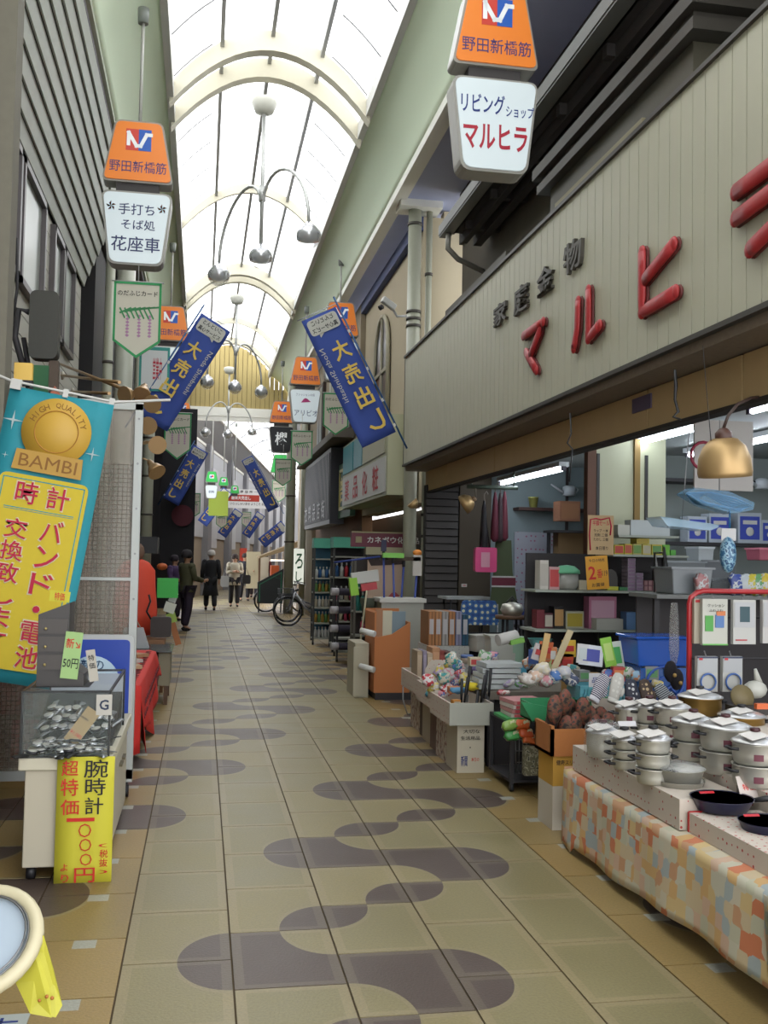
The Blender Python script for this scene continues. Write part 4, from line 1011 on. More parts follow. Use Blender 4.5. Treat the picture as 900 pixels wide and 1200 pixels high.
Bm(mat((226, 186, 90), .5, emit=.12)).b0(-.055, .055, 0, .1, -.05, .06).build('shade', yl); Bm(DARK).b0(-.06, .06, 0, .1, -.075, -.05).b0(-.07, -.05, .02, .06, -.13, -.07).b0(.04, .06, .02, .06, -.13, -.07).build('base', yl)
tag(Bm(mat((40, 100, 60), .7)).b0(-.05, .05, 0, .02, -.16, .1)  .build('green_signboard', loc=at(47, 446, y=6.75)), 'narrow green panel next to the yellow box lamp', 'panel')
tag(Bm(mat((190, 110, 84), .6, emit=.05)).add([(-.11, 0, -.18), (.17, 0, -.18), (.02, 0, .06), (-.11, .1, -.18), (.17, .1, -.18), (.02, .1, .06)], [(0, 1, 2), (5, 4, 3), (0, 3, 4, 1), (1, 4, 5, 2), (2, 5, 3, 0)]).build('lit_shade_board', loc=at(60, 462, y=7.2)), 'pinkish brown board coloured as a reddish-lit lampshade peak between the lamp box and the rods', 'awning')  # board for a reddish-lit lampshade shape, glow put into colour and emission

# ---- bottom left: cream ring basket with yellow bag
rb = thing('round_basket', 'cream rimmed round basket tilted towards us at the lower left corner', 'basket', at(-26, 1104, y=3.15)); rb.rotation_euler = (math.radians(38), math.radians(-8), 0)
Bm(mat((222, 212, 176), .45)).tube([(.165*math.cos(a*PI/16), .165*math.sin(a*PI/16), 0) for a in range(32)], .022, 10, closed=True).build('rim', rb)
Bm(mat((190, 206, 220), .5)).lathe([(.001, -.12), (.11, -.12), (.15, 0)], (0, 0, 0), 28).build('lining', rb, solid=.004)
Bm(STEEL).tube([(.145*math.cos(a*PI/16), .145*math.sin(a*PI/16), .012) for a in range(32)], .003, 6, closed=True).tube([(.138*math.cos(a*PI/16), .138*math.sin(a*PI/16), .02) for a in range(32)], .003, 6, closed=True).build('wire_ring', rb)
Bm(mat((140, 120, 160), .6)).ball((.04, .02, -.09), .05, 8, (1.3, .8, .5)).ball((-.05, -.03, -.09), .045, 8, (1, 1.2, .5)).build('contents', rb)
p0_ = at(-20, 1230, z=0)
st_ = thing('basket_stand', 'dark thin stand holding the cream ring basket', 'stand', (rb.location.x, rb.location.y+.05, 0))
Bm(DARK).tube([(0, 0, 0), (0, 0, rb.location.z-.12)], .015, 8).tube([(-.15, 0, .01), (.15, 0, .01)], .012, 6).tube([(0, -.15, .01), (0, .15, .01)], .012, 6).build('post', st_)
yb = thing('yellow_bag', 'translucent yellow bag with faint red marks hanging from the cream ring basket', 'bag', at(42, 1098, y=3.12))
Bm(mat((206, 200, 60), .5)).add([(-.01, 0, .0), (.015, .01, .0), (.045, .015, -.10), (.075, .0, -.2), (.06, -.02, -.225), (.0, -.02, -.21), (-.045, 0, -.13), (-.06, .01, -.08)], [(0, 7, 6, 5, 4, 3, 2, 1), (1, 2, 3, 4, 5, 6, 7, 0)]).build('bag_body', yb, solid=.012)
Bm(mat((190, 120, 50), .6)).ball((.04, -.03, -.16), .006, 6).ball((.055, -.03, -.165), .006, 6).ball((.02, -.03, -.17), .005, 6).build('red_mark', yb)
t = thing('floor_notice', 'pale notice with blue lettering lying at the lower left edge', 'notice', at(10, 1200, z=.012)); Bm(mat((190, 196, 190), .6)).b0(-.07, .06, -.08, .06, 0, .006).use(NAVY).b0(-.03, -.02, -.03, .03, .006, .008).b0(-.03, .03, -.005, .005, .006, .008).build('board', t)

# ---- red cloth table and things on it
rt = thing('trestle_table', 'low trestle table under the red cloth on the left', 'table', (-.9, 9.3, 0))
Bm(BROWN).b0(-.42, .42, -1.35, 1.35, .55, .58).build('tabletop', rt)
for x in (-.36, .36):
    for y in (-1.2, 1.2): Bm(DARK).b0(x-.02, x+.02, y-.02, y+.02, 0, .55).build('leg', rt)
RC = mat((226, 50, 40), .75, grain=.06); RD = mat((110, 26, 34), .8)
b = Bm(RC)
prof = [(-1.35, .6), (-.5, .605), (-.44, .59), (-.425, .5), (-.41, .3), (-.40, .1)]
def fn(u, v):
    k = u*(len(prof)-1); i = min(int(k), len(prof)-2); f = k-i; x = prof[i][0]*(1-f)+prof[i+1][0]*f; z = prof[i][1]*(1-f)+prof[i+1][1]*f
    y = 7.9+2.85*v; d = max(0, (.58-z)); return (x+.03*math.sin(y*9)*d*2, y, z+d*.25*math.sin(y*3.1+.6)+d*.35*(v > .5)*v)
b.grid(fn, 20, 40); b.grid(lambda u, v: (-1.35+.93*u, 7.9-.01+.015*math.sin(u*20)*(1-v), .6*v+.06*(1-v)+.05*math.sin(u*7)*(1-v)), 16, 6)
cl = b.build('red_tablecloth', solid=.004); tag(cl, 'bright red cloth with dark embroidered bands over the low table at left', 'tablecloth')
b = Bm(RD)
for k in range(22):
    y = 8.0+k*.12
    for dz, s in ((.12, .03), (.22, .018)): b.box((-.395, y, .58-dz), (.006, .05, s), (.6*(-1)**k, 0, 0))
    b.box((-.50, y, .612), (.03, .05, .004), (0, 0, .6*(-1)**k))
for k in range(4): b.box((-.52-k*.1*0, 7.88, .52-k*.13), (.07, .006, .08), (0, .4, 0))
stuff(b.build('embroidery', cl))
for i, (x, y, c, lb) in enumerate(((-.62, 8.3, (226, 226, 220), 'white folded paper with print at the near end of the red cloth'), (-.58, 9.0, (200, 170, 130), 'tan small box on the red cloth'), (-.62, 9.5, (206, 200, 190), 'pale flat packet on the red cloth'), (-.60, 10.0, (190, 150, 110), 'wooden flat tray at the far end of the red cloth'))):
    tag(Bm(mat(c, .6)).box((0, 0, .018), (.16, .2, .03), (0, 0, .3*i)).build('packet', loc=(x, y, .61)), lb, 'packet')
mf = thing('wooden_frame_case', 'brown wooden framed case with a white picture inside, beyond the red cloth', 'case', (-.72, 11.0, .3))
Bm(mat((104, 60, 44), .5)).b0(-.18, .3, 0, .04, .2, .26).b0(-.18, .3, 0, .04, -.1, -.04).b0(-.18, -.12, 0, .04, -.1, .26).b0(.24, .3, 0, .04, -.1, .26).build('frame', mf)
Bm(mat((206, 206, 200), .5)).prism([(-.1, .2), (-.05, -.03), (.2, -.03), (.2, .2)], .02, .03).build('picture', mf)
Bm(mat((150, 140, 116), .6)).b0(-.18, .42, .04, .8, -.1, .25).build('side_box', mf); Bm(mat((110, 116, 116), .2, .5)).b0(-.2, .44, -.02, .82, .26, .275).build('glass_top', mf)
for x in (-.15, .38):
    for y in (.05, .75): Bm(BROWN).b0(x-.02, x+.02, y-.02, y+.02, -.3, -.1).build('leg', mf)
hb = thing('white_handbag', 'pale grey handbag with arched handle on the wooden case', 'bag', (-.70, 11.2, .58))
Bm(mat((190, 194, 196), .4)).prism([(-.14, .0), (.17, .0), (.10, .22), (-.10, .22)], 0, .1).build('bag_body', hb, bevel=.012); Bm(mat((170, 150, 130), .5)).tube([(-.07+.14*i/8, .03, .22+.09*math.sin(PI*i/8)) for i in range(9)], .008, 6).build('handle', hb)
bk = thing('dark_handbag', 'dark brown handbag with curved strap beside the pale one', 'bag', (-.46, 12.2, .62))
Bm(mat((54, 40, 36), .5)).prism(rrect(-.11, .13, 0, .24, .04), 0, .12).build('bag_body', bk); Bm(BLACK).tube([(-.1, .05, .2), (-.16, .05, .3), (-.12, .05, .42), (-.14, .05, .5)], .012, 6).build('strap', bk)
sk = thing('goods_stand', 'tan narrow stand holding bags and green cards at the left', 'stand', (-.42, 12.0, 0))
Bm(mat((150, 106, 70), .6)).b0(-.2, .02, 0, .6, .5, .6).b0(-.02, .02, 0, .04, 0, .5).b0(-.02, .02, .5, .54, 0, .5).b0(-.2, -.16, 0, .04, 0, .5).build('frame', sk)
tag(Bm(mat((60, 200, 80), .5)).b0(-.13, .14, 0, .03, -.12, .14).build('green_card', loc=at(196, 690, y=13.6)), 'bright green square card above the handbags at the left', 'card')
for k, (px, py, c, lb) in enumerate(((199, 712, (220, 226, 210), 'white papers fanned below the bright green card'), (201, 724, (170, 200, 90), 'lime patterned packet under the fanned white papers'), (203, 700, (226, 226, 226), 'white tag strip just under the bright green card'), (205, 741, (190, 120, 70), 'tan board hung low at the edge of the goods stand'))):
    tag(Bm(mat(c, .6)).box((0, 0, 0), (.14-.02*k, .03, .13 if k < 3 else .35), (0, .3*(-1)**k, 0)).build('packet', loc=at(px, py, y=13.3+.25*k)), lb, 'packet')
mn = thing('coat_mannequin', 'orange red coat on a mannequin behind the handbags', 'coat', (-.78, 12.6, 0))
Bm(mat((232, 74, 44), .7)).lathe([(.24, .62), (.27, .9), (.24, 1.2), (.23, 1.4), (.15, 1.5), (.06, 1.54)], (0, 0, 0), 18, sx=1, sy=.7).build('coat', mn)
Bm(mat((190, 40, 50), .7)).b0(-.02, .01, -.20, -.17, .9, 1.45).build('seam', mn)
Bm(mat((120, 90, 70), .6)).tube([(0, 0, .02), (0, 0, .7)], .02, 8).lathe([(.001, 0), (.18, 0), (.18, .02), (.02, .03)], (0, 0, 0), 16).ball((0, 0, 1.62), .10, 12, (1, 1, 1.2)).build('stand', mn)
bx = thing('black_box_awning', 'black projecting box above the red coat at the left', 'box', at(178, 640, y=15.5)); Bm(BLACK).b0(-.3, .08, 0, .6, -.11, .14).build('box', bx)

# ================================================================== PEOPLE
def skin(name, pts, edges, radii, m, parent, root=0, sub=1):
    me = bpy.data.meshes.new(name); me.from_pydata(pts, edges, []); me.materials.append(m)
    o = bpy.data.objects.new(name, me); COL.objects.link(o); o.parent = parent
    md = o.modifiers.new('skin', 'SKIN')
    if not me.skin_vertices: me.attributes  # layer is made with the modifier
    if not me.skin_vertices:
        bm_ = __import__('bmesh').new(); bm_.from_mesh(me); lay = bm_.verts.layers.skin.verify(); bm_.to_mesh(me); bm_.free()
    for i, r in enumerate(radii):
        s = me.skin_vertices[0].data[i]; s.radius = (r, r) if not hasattr(r, '__len__') else r; s.use_root = (i == root)
    md.use_smooth_shade = True
    sb_ = o.modifiers.new('s', 'SUBSURF'); sb_.levels = sub; sb_.render_levels = sub
    return o
def person(label, loc, rz, h=1.65, coat=(40, 40, 44), trousers=(40, 36, 50), hair=(60, 50, 44), coat_len=.45, arms='down', stride=.12, hat=None, lean=0.0):
    """a standing or walking figure facing -y before it is turned"""
    t = thing('person', label, 'person', loc, rz)
    k = h/1.65; SKN = mat((206, 160, 130), .6)
    P = dict(pel=(0, 0, .88), sp=(0, 0, 1.05), ch=(0, -lean*.5, 1.27), nk=(0, -lean, 1.40), nt=(0, -lean, 1.44), hd=(0, -.01-lean, 1.49), ht=(0, .0-lean, 1.60))
    for s, n in ((-1, 'l'), (1, 'r')):
        P['hip'+n] = (s*.09, 0, .84); P['kn'+n] = (s*.10, -s*stride*.5-.03, .47); P['an'+n] = (s*.10, -s*stride+.03, .09); P['to'+n] = (s*.11, -s*stride-.11, .035)
        P['sh'+n] = (s*.18, -lean*.8, 1.34)
        if arms == 'down': P['el'+n] = (s*.23, .02, 1.08); P['wr'+n] = (s*.24, -.06, .86); hv = Vector((0, -.03, -1))
        elif arms == 'front': P['el'+n] = (s*.22, -.02, 1.10); P['wr'+n] = (s*.07, -.24, 1.13); hv = Vector((-s*.5, -.8, .1))
        else: P['el'+n] = (s*.22, -.05, 1.10); P['wr'+n] = (s*.2, -.28, 1.05); hv = Vector((0, -1, .1))
        w = Vector(P['wr'+n]); hv.normalize(); P['pa'+n] = tuple(w+hv*.07)
        sd = hv.cross(Vector((s, 0, .3))).normalized() if arms == 'down' else Vector((0, 0, 1))
        for f in range(4): P['f%d' % f+n] = tuple(w+hv*(.15 if f in (1, 2) else .135)+sd*(f-1.5)*.022+Vector((-s*.015, 0, 0)))
        P['th'+n] = tuple(w+hv*.07+sd*(-.05)+Vector((-s*.02, 0, 0)))
    names = list(P); I = {n: i for i, n in enumerate(names)}; pts = [(x*k, y*k, z*k) for x, y, z in P.values()]
    E_ = [('pel', 'sp'), ('sp', 'ch'), ('ch', 'nk'), ('nk', 'nt'), ('nt', 'hd'), ('hd', 'ht')]
    for n in 'lr':
        E_ += [('pel', 'hip'+n), ('hip'+n, 'kn'+n), ('kn'+n, 'an'+n), ('an'+n, 'to'+n), ('ch', 'sh'+n), ('sh'+n, 'el'+n), ('el'+n, 'wr'+n), ('wr'+n, 'pa'+n), ('wr'+n, 'th'+n)]+[('pa'+n, 'f%d' % f+n) for f in range(4)]
    R_ = dict(pel=.12, sp=.11, ch=.13, nk=.055, nt=.05, hd=.085, ht=.075, hip=.085, kn=.055, an=.04, to=.03, sh=.055, el=.042, wr=.028, pa=.03, th=.011)
    rad = [(R_.get(n) or R_.get(n[:-1]) or .0095)*k for n in names]
    skin('body', pts, [(I[a], I[c]) for a, c in E_], rad, SKN, t)
    # face: nose, eyes, ears
    b = Bm(SKN).ball((0, -.105-lean, 1.525), .014, 8, (1, 1.2, 1.5)).ball((-.082, 0-lean, 1.53), .02, 8, (.5, 1, 1.4)).ball((.082, 0-lean, 1.53), .02, 8, (.5, 1, 1.4))
    b.use(mat((40, 30, 30), .4)).ball((-.032, -.088-lean, 1.555), .010, 6).ball((.032, -.088-lean, 1.555), .010, 6).use(mat((170, 90, 84), .5)).ball((0, -.092-lean, 1.478), .018, 8, (1.3, .5, .4))
    b.v = [(x*k, y*k, z*k) for x, y, z in b.v]; b.build('face_features', t)
    b = Bm(mat(hair, .8))
    b.lathe([(.001, .115), (.06, .105), (.095, .06), (.104, .0), (.098, -.045)], (0, .018-lean, 1.57), 14)
    b.v = [(x*k, y*k, z*k) for x, y, z in b.v]; b.build('hair', t, solid=.012)
    if hat:
        b = Bm(mat(hat, .8)).lathe([(.001, .135), (.08, .12), (.112, .06), (.118, .01), (.112, -.01)], (0, .01-lean, 1.57), 14); b.v = [(x*k, y*k, z*k) for x, y, z in b.v]; b.build('cap', t)
    # trousers
    nm = ['pel', 'hipl', 'knl', 'anl', 'hipr', 'knr', 'anr']
    skin('trousers', [pts[I[n]] for n in nm], [(0, 1), (1, 2), (2, 3), (0, 4), (4, 5), (5, 6)], [r*k for r in (.145, .115, .085, .075, .115, .085, .075)], mat(trousers, .8), t)
    b = Bm(mat((34, 30, 30), .6))
    for n in 'lr':
        a_ = P['an'+n]; b.ball((a_[0], a_[1]-.05, .04), .05, 10, (.85, 2.3, .8))
    b.v = [(x*k, y*k, z*k) for x, y, z in b.v]; b.build('shoes', t)
    # coat: a skirted tube plus sleeves as one continuous piece
    low = .88-coat_len+.15
    prof = [(.20+.06*max(0, coat_len-.2), low), (.185, (low+.9)/2), (.165, .98), (.185, 1.2), (.19, 1.32), (.13, 1.385), (.065, 1.41)]
    b = Bm(mat(coat, .8, grain=.08, gscale=8)); b.lathe(prof, (0, -lean*.6, 0), 18, sy=.72)
    for n in 'lr': b.tube([P['sh'+n], tuple(Vector(P['sh'+n]).lerp(Vector(P['el'+n]), .5)), P['el'+n], tuple(Vector(P['el'+n]).lerp(Vector(P['wr'+n]), .9))], [.078, .072, .065, .052], 10).ball(P['sh'+n], .082, 10)
    b.v = [(x*k, y*k, z*k) for x, y, z in b.v]; b.build('coat', t)
    return t
def ground(px, py): v = at(px, py, z=0); return (v.x, v.y, 0)
person('person in an olive padded jacket, dark cap and dark trousers standing at the left stalls', ground(217, 739), 2.2, 1.66, (84, 84, 56), (46, 34, 54), (40, 36, 36), .22, 'reach', .06, hat=(48, 42, 46))
person('grey-haired person in a long black coat walking away down the middle', ground(246, 715), PI+.1, 1.72, (30, 30, 36), (28, 28, 32), (226, 222, 216), .62, 'down', .14)
w_ = person('person in a cream jacket and black trousers looking down at their hands', ground(274, 711), .1, 1.62, (206, 198, 176), (28, 26, 32), (56, 40, 36), .34, 'front', .05)
hb = thing('white_shopping_bag', 'white shopping bag beside the person in the cream jacket', 'bag', ground(264, 711)); hb.location = (w_.location.x-.3, w_.location.y-.1, .62); Bm(mat((214, 218, 222), .5)).prism(rrect(-.13, .13, 0, .34, .06), 0, .12).build('bag_body', hb); Bm(WHITE).tube([(-.06, .06, .33), (0, .06, .55), (.06, .06, .33)], .008, 6).build('handle', hb)
hb = thing('black_handbag', 'black handbag hanging at the arm of the person in the cream jacket', 'bag', (w_.location.x+.36, w_.location.y-.05, .72)); Bm(BLACK).prism(rrect(-.12, .14, 0, .28, .06), 0, .12).build('bag_body', hb); Bm(BLACK).tube([(-.08, .06, .27), (0, .06, .5), (.08, .06, .27)], .01, 6).build('handle', hb)
person('person in a dark jacket with a white scarf behind the cream-jacketed person', ground(286, 704), .3, 1.66, (40, 40, 54), (38, 38, 48), (48, 36, 34), .3, 'reach', .1)
person('person in a pale lilac top furthest back in the crowd', ground(297, 700), -.2, 1.66, (190, 184, 200), (70, 64, 76), (120, 100, 90), .3, 'reach', .1)
person('person in a purple jacket half hidden beside the olive jacket', ground(203, 728), .9, 1.56, (84, 60, 104), (60, 50, 60), (50, 40, 50), .3, 'reach', .05)
person('person in dark red further along by the far stalls at right', ground(311, 697), .5, 1.6, (110, 40, 50), (50, 40, 44), (50, 40, 40), .3, 'down', .08)
tag(Bm(mat((236, 120, 60), .6)).ball((0, 0, 0), .1, 10, (1.2, .6, .8)).build('orange_bundle', loc=at(190, 664, y=22.6)), 'orange bundle beside the purple-jacketed person', 'bundle')

# ================================================================== BICYCLES
def bicycle(label, loc, rz, frame=(214, 214, 220), basket=True):
    t = thing('bicycle', label, 'bicycle', loc, rz, 'bicycles parked beyond the racks')
    fm = mat(frame, .3, .5); R = .33
    for x in (0, 1.05):
        wl_ = Bm(BLACK).tube([(x+R*math.cos(a*PI/14), 0, R+R*math.sin(a*PI/14)) for a in range(28)], .017, 6, closed=True).use(mat((190, 190, 196), .25, .8)).tube([(x+(R-.025)*math.cos(a*PI/14), 0, R+(R-.025)*math.sin(a*PI/14)) for a in range(28)], .010, 6, closed=True).build('wheel', t)
        b = Bm(STEEL)
        for k in range(16): a = k*PI/8; b.tube([(x, 0, R), (x+(R-.03)*math.cos(a), 0, R+(R-.03)*math.sin(a))], .0022, 3)
        b.tube([(x, -.04, R), (x, .04, R)], .022, 8); b.build('spokes', wl_)
        Bm(mat((160, 160, 166), .3, .6)).tube([(x+(R+.03)*math.cos(a), 0, R+(R+.03)*math.sin(a)) for a in [(.1+.09*i)*PI for i in range(11)]], .012, 6).build('mudguard', t)
    H_ = (.16, 0, .78); BB = (.62, 0, .29); ST = (.74, 0, .70)
    Bm(fm).tube([H_, (.05, 0, .40), (0, 0, R)], .020, 6).tube([H_, (.40, 0, .42), BB], .026, 6).tube([(.18, 0, .70), (.42, 0, .50), (.66, 0, .42)], .020, 6).tube([BB, ST], .016, 6).tube([BB, (1.05, 0, R)], .011, 6).tube([(.72, 0, .62), (1.05, 0, R)], .010, 6).build('frame', t)
    Bm(fm).tube([(.16, 0, .78), (.19, 0, .98), (.2, -.1, 1.0), (.24, -.27, .98), (.36, -.28, .96)], .011, 6).tube([(.19, 0, .98), (.2, .1, 1.0), (.24, .27, .98), (.36, .28, .96)], .011, 6).build('handlebar', t)
    Bm(BLACK).ball((.78, 0, .80), .11, 10, (1.2, .75, .35)).tube([(.74, 0, .7), (.76, 0, .8)], .012, 6).build('saddle', t)
    Bm(fm).tube([BB, (.62, .08, .29), (.66, .08, .13)], .009, 6).tube([(.62, -.08, .29), (.58, -.08, .45)], .009, 6).box((.66, .12, .13), (.08, .07, .02)).box((.58, -.12, .45), (.08, .07, .02)).lathe([(.001, 0), (.08, 0), (.08, .006)], (.62, .02, .29), 14, (PI/2, 0, 0)).build('pedals', t)
    Bm(mat((170, 170, 176), .4, .3)).b0(.58, 1.08, .02, .04, .27, .36).build('chain_guard', t)
    if basket:
        b = Bm(mat((110, 116, 116), .5, .4))
        for k in range(9):
            x = -.22+.30*k/8; b.tube([(x*.9-.0, -.15, .62), (x, -.18, .86)], .004, 3).tube([(x*.9, .15, .62), (x, .18, .86)], .004, 3); b.tube([(-.2, -.15+.3*k/8, .62), (-.22, -.18+.36*k/8, .86)], .004, 3).tube([(.07, -.15+.3*k/8, .62), (.08, -.18+.36*k/8, .86)], .004, 3)
        for z, g in ((.62, .15), (.74, .165), (.86, .18)): b.tube([(-.22, -g, z), (.08, -g, z), (.08, g, z), (-.22, g, z)], .006, 4, closed=True)
        b.b0(-.2, .07, -.15, .15, .615, .62); b.build('basket', t)
    Bm(STEEL).tube([(1.0, .06, .33), (1.02, .14, .01)], .009, 6).tube([(1.0, -.06, .33), (1.02, -.14, .01)], .009, 6).build('kickstand', t)
    return t
v = at(340, 731, z=0)
bicycle('silver bicycle nearest the racks with a wire basket and both wheels in view', (v.x-.12, v.y-.7, 0), .12)
bicycle('second bicycle just behind the nearest one by the column', (v.x-.02, v.y+.7, 0), .2, (110, 110, 120), False)
v = at(307, 717, z=0)
bicycle('dark bicycle with a green chain case furthest down the street', (v.x+.1, v.y, 0), .1, (40, 90, 70))
pb = thing('slanted_noticeboard', 'dark slanted board with a green border behind the bicycles', 'board', at(316, 690, y=29)); pb.location.z = 0
Bm(mat((26, 34, 36), .4)).prism([(-.35, .25), (.38, .25), (.38, 1.25), (-.35, .85)], 0, .06).use(mat((50, 140, 100), .5)).prism([(-.30, .78), (-.27, .78), (-.27, .3), (-.30, .3)][::-1], -.01, 0).prism([(-.30, .80), (.34, 1.16), (.34, 1.13), (-.30, .77)][::-1], -.01, 0).prism([(.31, 1.13), (.34, 1.14), (.34, .3), (.31, .3)][::-1], -.01, 0).build('board', pb)
for x in (-.3, .33): Bm(DARK).b0(x-.02, x+.02, 0, .04, 0, .3).build('leg', pb)
lt = thing('lit_sign', 'white lit upright sign with a curling green character by the column', 'sign', at(349, 662, y=26.2)); Bm(mat((236, 240, 226), .5, emit=.3)).b0(-.10, .16, 0, .12, -.5, .42).build('case', lt)
b = B(); put_text(b, 'ろ', mat((30, 120, 70), .5), .2, .40, c=(.03, -.012, .1), bold=.03); put_text(b, 'し', mat((30, 120, 70), .5), .16, .26, c=(.03, -.012, -.3), bold=.03); b.build('lettering', lt)
aw = thing('far_awning', 'brown sloping awning over the lit far stalls behind the column', 'awning', at(322, 640, y=34))
Bm(mat((130, 110, 76), .7)).add([(-.5, 0, -.35), (1.2, 0, .35), (1.2, 1.6, .35), (-.5, 1.6, -.35), (-.5, 0, -.42), (1.2, 0, .1), (1.2, 1.6, .1), (-.5, 1.6, -.42)], [(0, 1, 2, 3), (7, 6, 5, 4), (0, 4, 5, 1), (1, 5, 6, 2), (3, 2, 6, 7), (0, 3, 7, 4)]).build('cover', aw); Bm(mat((255, 236, 210), .4, emit=3)).b0(-.1, .5, .3, .4, -.5, -.46).build('tube', aw)
for x in (-.45, 1.15): Bm(BROWN).b0(x-.03, x+.03, .75, .81, -aw.location.z, -.38).build('post', aw)
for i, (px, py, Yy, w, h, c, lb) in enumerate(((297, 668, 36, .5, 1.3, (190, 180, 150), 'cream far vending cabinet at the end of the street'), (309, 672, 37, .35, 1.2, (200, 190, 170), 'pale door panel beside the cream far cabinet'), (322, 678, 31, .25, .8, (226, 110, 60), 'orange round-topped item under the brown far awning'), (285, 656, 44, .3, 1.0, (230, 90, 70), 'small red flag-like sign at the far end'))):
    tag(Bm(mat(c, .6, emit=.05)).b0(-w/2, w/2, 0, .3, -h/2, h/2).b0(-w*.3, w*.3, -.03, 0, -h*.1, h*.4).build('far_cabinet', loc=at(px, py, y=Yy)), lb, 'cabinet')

# ================================================================== RIGHT SIDE, FAR RACKS
def rack(label, x, y, w, d, h, shelves, frame=(60, 60, 56), back=None, header=None, wheels=True, name='display_rack'):
    t = thing(name, label, 'rack', (x, y, 0)); fm = mat(frame, .5)
    for a in (0, w):
        for c in (0, d): Bm(fm).b0(a-.015, a+.015, c-.015, c+.015, .06 if wheels else 0, h).build('upright', t)
    for z in shelves: Bm(mat((170, 172, 158), .5)).b0(-.01, w+.01, -.01, d+.01, z, z+.025).build('shelf', t)
    if back: Bm(mat(back, .6)).b0(0, w, d, d+.02, shelves[0], h).build('back_panel', t)
    if header: Bm(mat(header, .5)).b0(-.02, w+.02, -.02, d, h-.18, h).build('header', t)
    if wheels:
        for a in (0, w): Bm(BLACK).lathe([(.001, -.015), (.035, -.015), (.035, .015), (.001, .015)], (a, 0, .036), 10, (0, PI/2, 0)).build('caster', t)
    return t
def bottle(label, c, p, r=.03, h=.2, cap=(220, 220, 220), group='bottles on the racks'):
    t = thing('bottle', label, 'bottle', p, 0, group)
    Bm(mat(c, .35)).lathe([(r, 0), (r, h*.62), (r*.8, h*.72), (r*.35, h*.78), (r*.35, h*.84)], (0, 0, 0), 10).build('flask', t)
    Bm(mat(cap, .4)).lathe([(r*.45, h*.82), (r*.45, h), (.001, h)], (0, 0, 0), 10).build('cap', t)
    return t
r1 = rack('narrow wheeled rack of small bottles with a blue upper part beyond the mop bin', 2.04, 18.4, .42, .3, 1.95, (.1, .38, .66, .94, 1.2, 1.55), back=(60, 120, 150), header=(90, 190, 160))
r2 = rack('tall dark rack with turquoise header next to the bottle rack', 2.22, 17.0, .55, .4, 1.95, (.12, .5, .85, 1.25, 1.6), back=(50, 46, 50), header=(90, 190, 160))
cols = dict(green=(110, 160, 90), blue=(60, 110, 170), pink=(226, 80, 120), cream=(216, 206, 180), teal=(60, 150, 140), amber=(190, 150, 70), white=(224, 224, 220), red=(190, 50, 60))
def bottle_row(x0, x1, y, z, n, cs, where, r=.03, h=.2):
    pr = {}
    for i in range(n):
        c = cs[i % len(cs)]; x = x0+(x1-x0)*(i+.5)/n; hh = h
        lb = '%s bottle, %s from the left %s' % (c, ('first', 'second', 'third', 'fourth', 'fifth', 'sixth')[i], where)
        if c in pr: dup(pr[c], (x, y, z), label=lb)
        else: pr[c] = bottle(lb, cols[c], (x, y, z), r, hh, group='bottles %s' % where)
for z, cs, wh in ((.125, ['white'], 'on the lowest shelf of the narrow bottle rack'), (.405, ['amber', 'green'], 'on the second shelf of the narrow bottle rack'), (.685, ['cream', 'white'], 'on the third shelf of the narrow bottle rack'), (.965, ['green', 'amber'], 'on the fourth shelf of the narrow bottle rack'), (1.225, ['white', 'blue'], 'on the fifth shelf of the narrow bottle rack')):
    bottle_row(2.06, 2.44, 18.5, z, 6, cs, wh)
for z, cs, wh in ((.525, ['red', 'cream', 'pink'], 'low on the dark rack with turquoise header'), (.875, ['pink', 'white', 'cream'], 'in the middle of the dark rack with turquoise header'), (1.275, ['blue', 'white', 'red'], 'high on the dark rack with turquoise header')):
    bottle_row(2.24, 2.74, 17.1, z, 6, cs, wh, .032, .24)
r3 = rack('wheeled black trolley rack with rolled mats on its arms', 2.08, 15.4, .34, .3, 1.15, (.14, .34), frame=(34, 34, 38))
rl = None
for z, y in ((1.08, 15.3), (.80, 15.3), (.52, 15.3), (.26, 15.2)):
    lb = ['topmost rolled mat on the black trolley rack', 'second rolled mat down on the black trolley rack', 'third rolled mat down on the black trolley rack', 'lowest rolled mat on the black trolley rack'][int(round((1.08-z)/.28))]
    if rl is None:
        rl = thing('rolled_mat', lb, 'mat', (2.02, y, z), 0, 'rolled mats on the trolley')
        Bm(mat((56, 50, 66), .8)).tube([(.02, 0, 0), (.52, .1, -.01)], .055, 12).build('roll', rl); Bm(mat((206, 202, 206), .8)).tube([(-.06, -.012, 0), (.05, .006, 0)], .057, 12).build('pale_end', rl)
    else: dup(rl, (2.02, y, z), label=lb)
r4 = rack('shelf unit of teal and pink tubes beside the rolled mats', 2.22, 14.6, .42, .3, 1.6, (.1, .45, .8, 1.15), frame=(110, 106, 96), back=(70, 60, 56), wheels=False)
bottle_row(2.24, 2.62, 14.7, .825, 5, ['teal'], 'on the upper shelf of the tube unit', .035, .28)
bottle_row(2.26, 2.6, 14.7, 1.175, 5, ['teal', 'cream'], 'on the top shelf of the tube unit', .03, .22)
bottle_row(2.32, 2.62, 14.7, .475, 4, ['pink', 'cream'], 'on the lower shelf of the tube unit', .035, .26)
tb_ = tag(Bm(mat((40, 110, 80), .5)).b0(0, .5, 0, .3, 0, .06).build('green_plinth', loc=(2.2, 14.15, 0)), 'low green plinth at the foot of the tube unit', 'plinth')
t = thing('washing_rack', 'folded washing rack of blue rods with a hanging packet near the mops', 'rack', at(418, 657, y=13.2)); Bm(NAVY).tube([(-.3, 0, -.03), (.3, -.1, .06)], .012, 6).build('rod', t)
t = thing('wrapped_mop_head', 'white and lime packet with red print jutting from the mop bin', 'packet', at(428, 681, y=12.5)); t.rotation_euler = (0, -.15, 0)
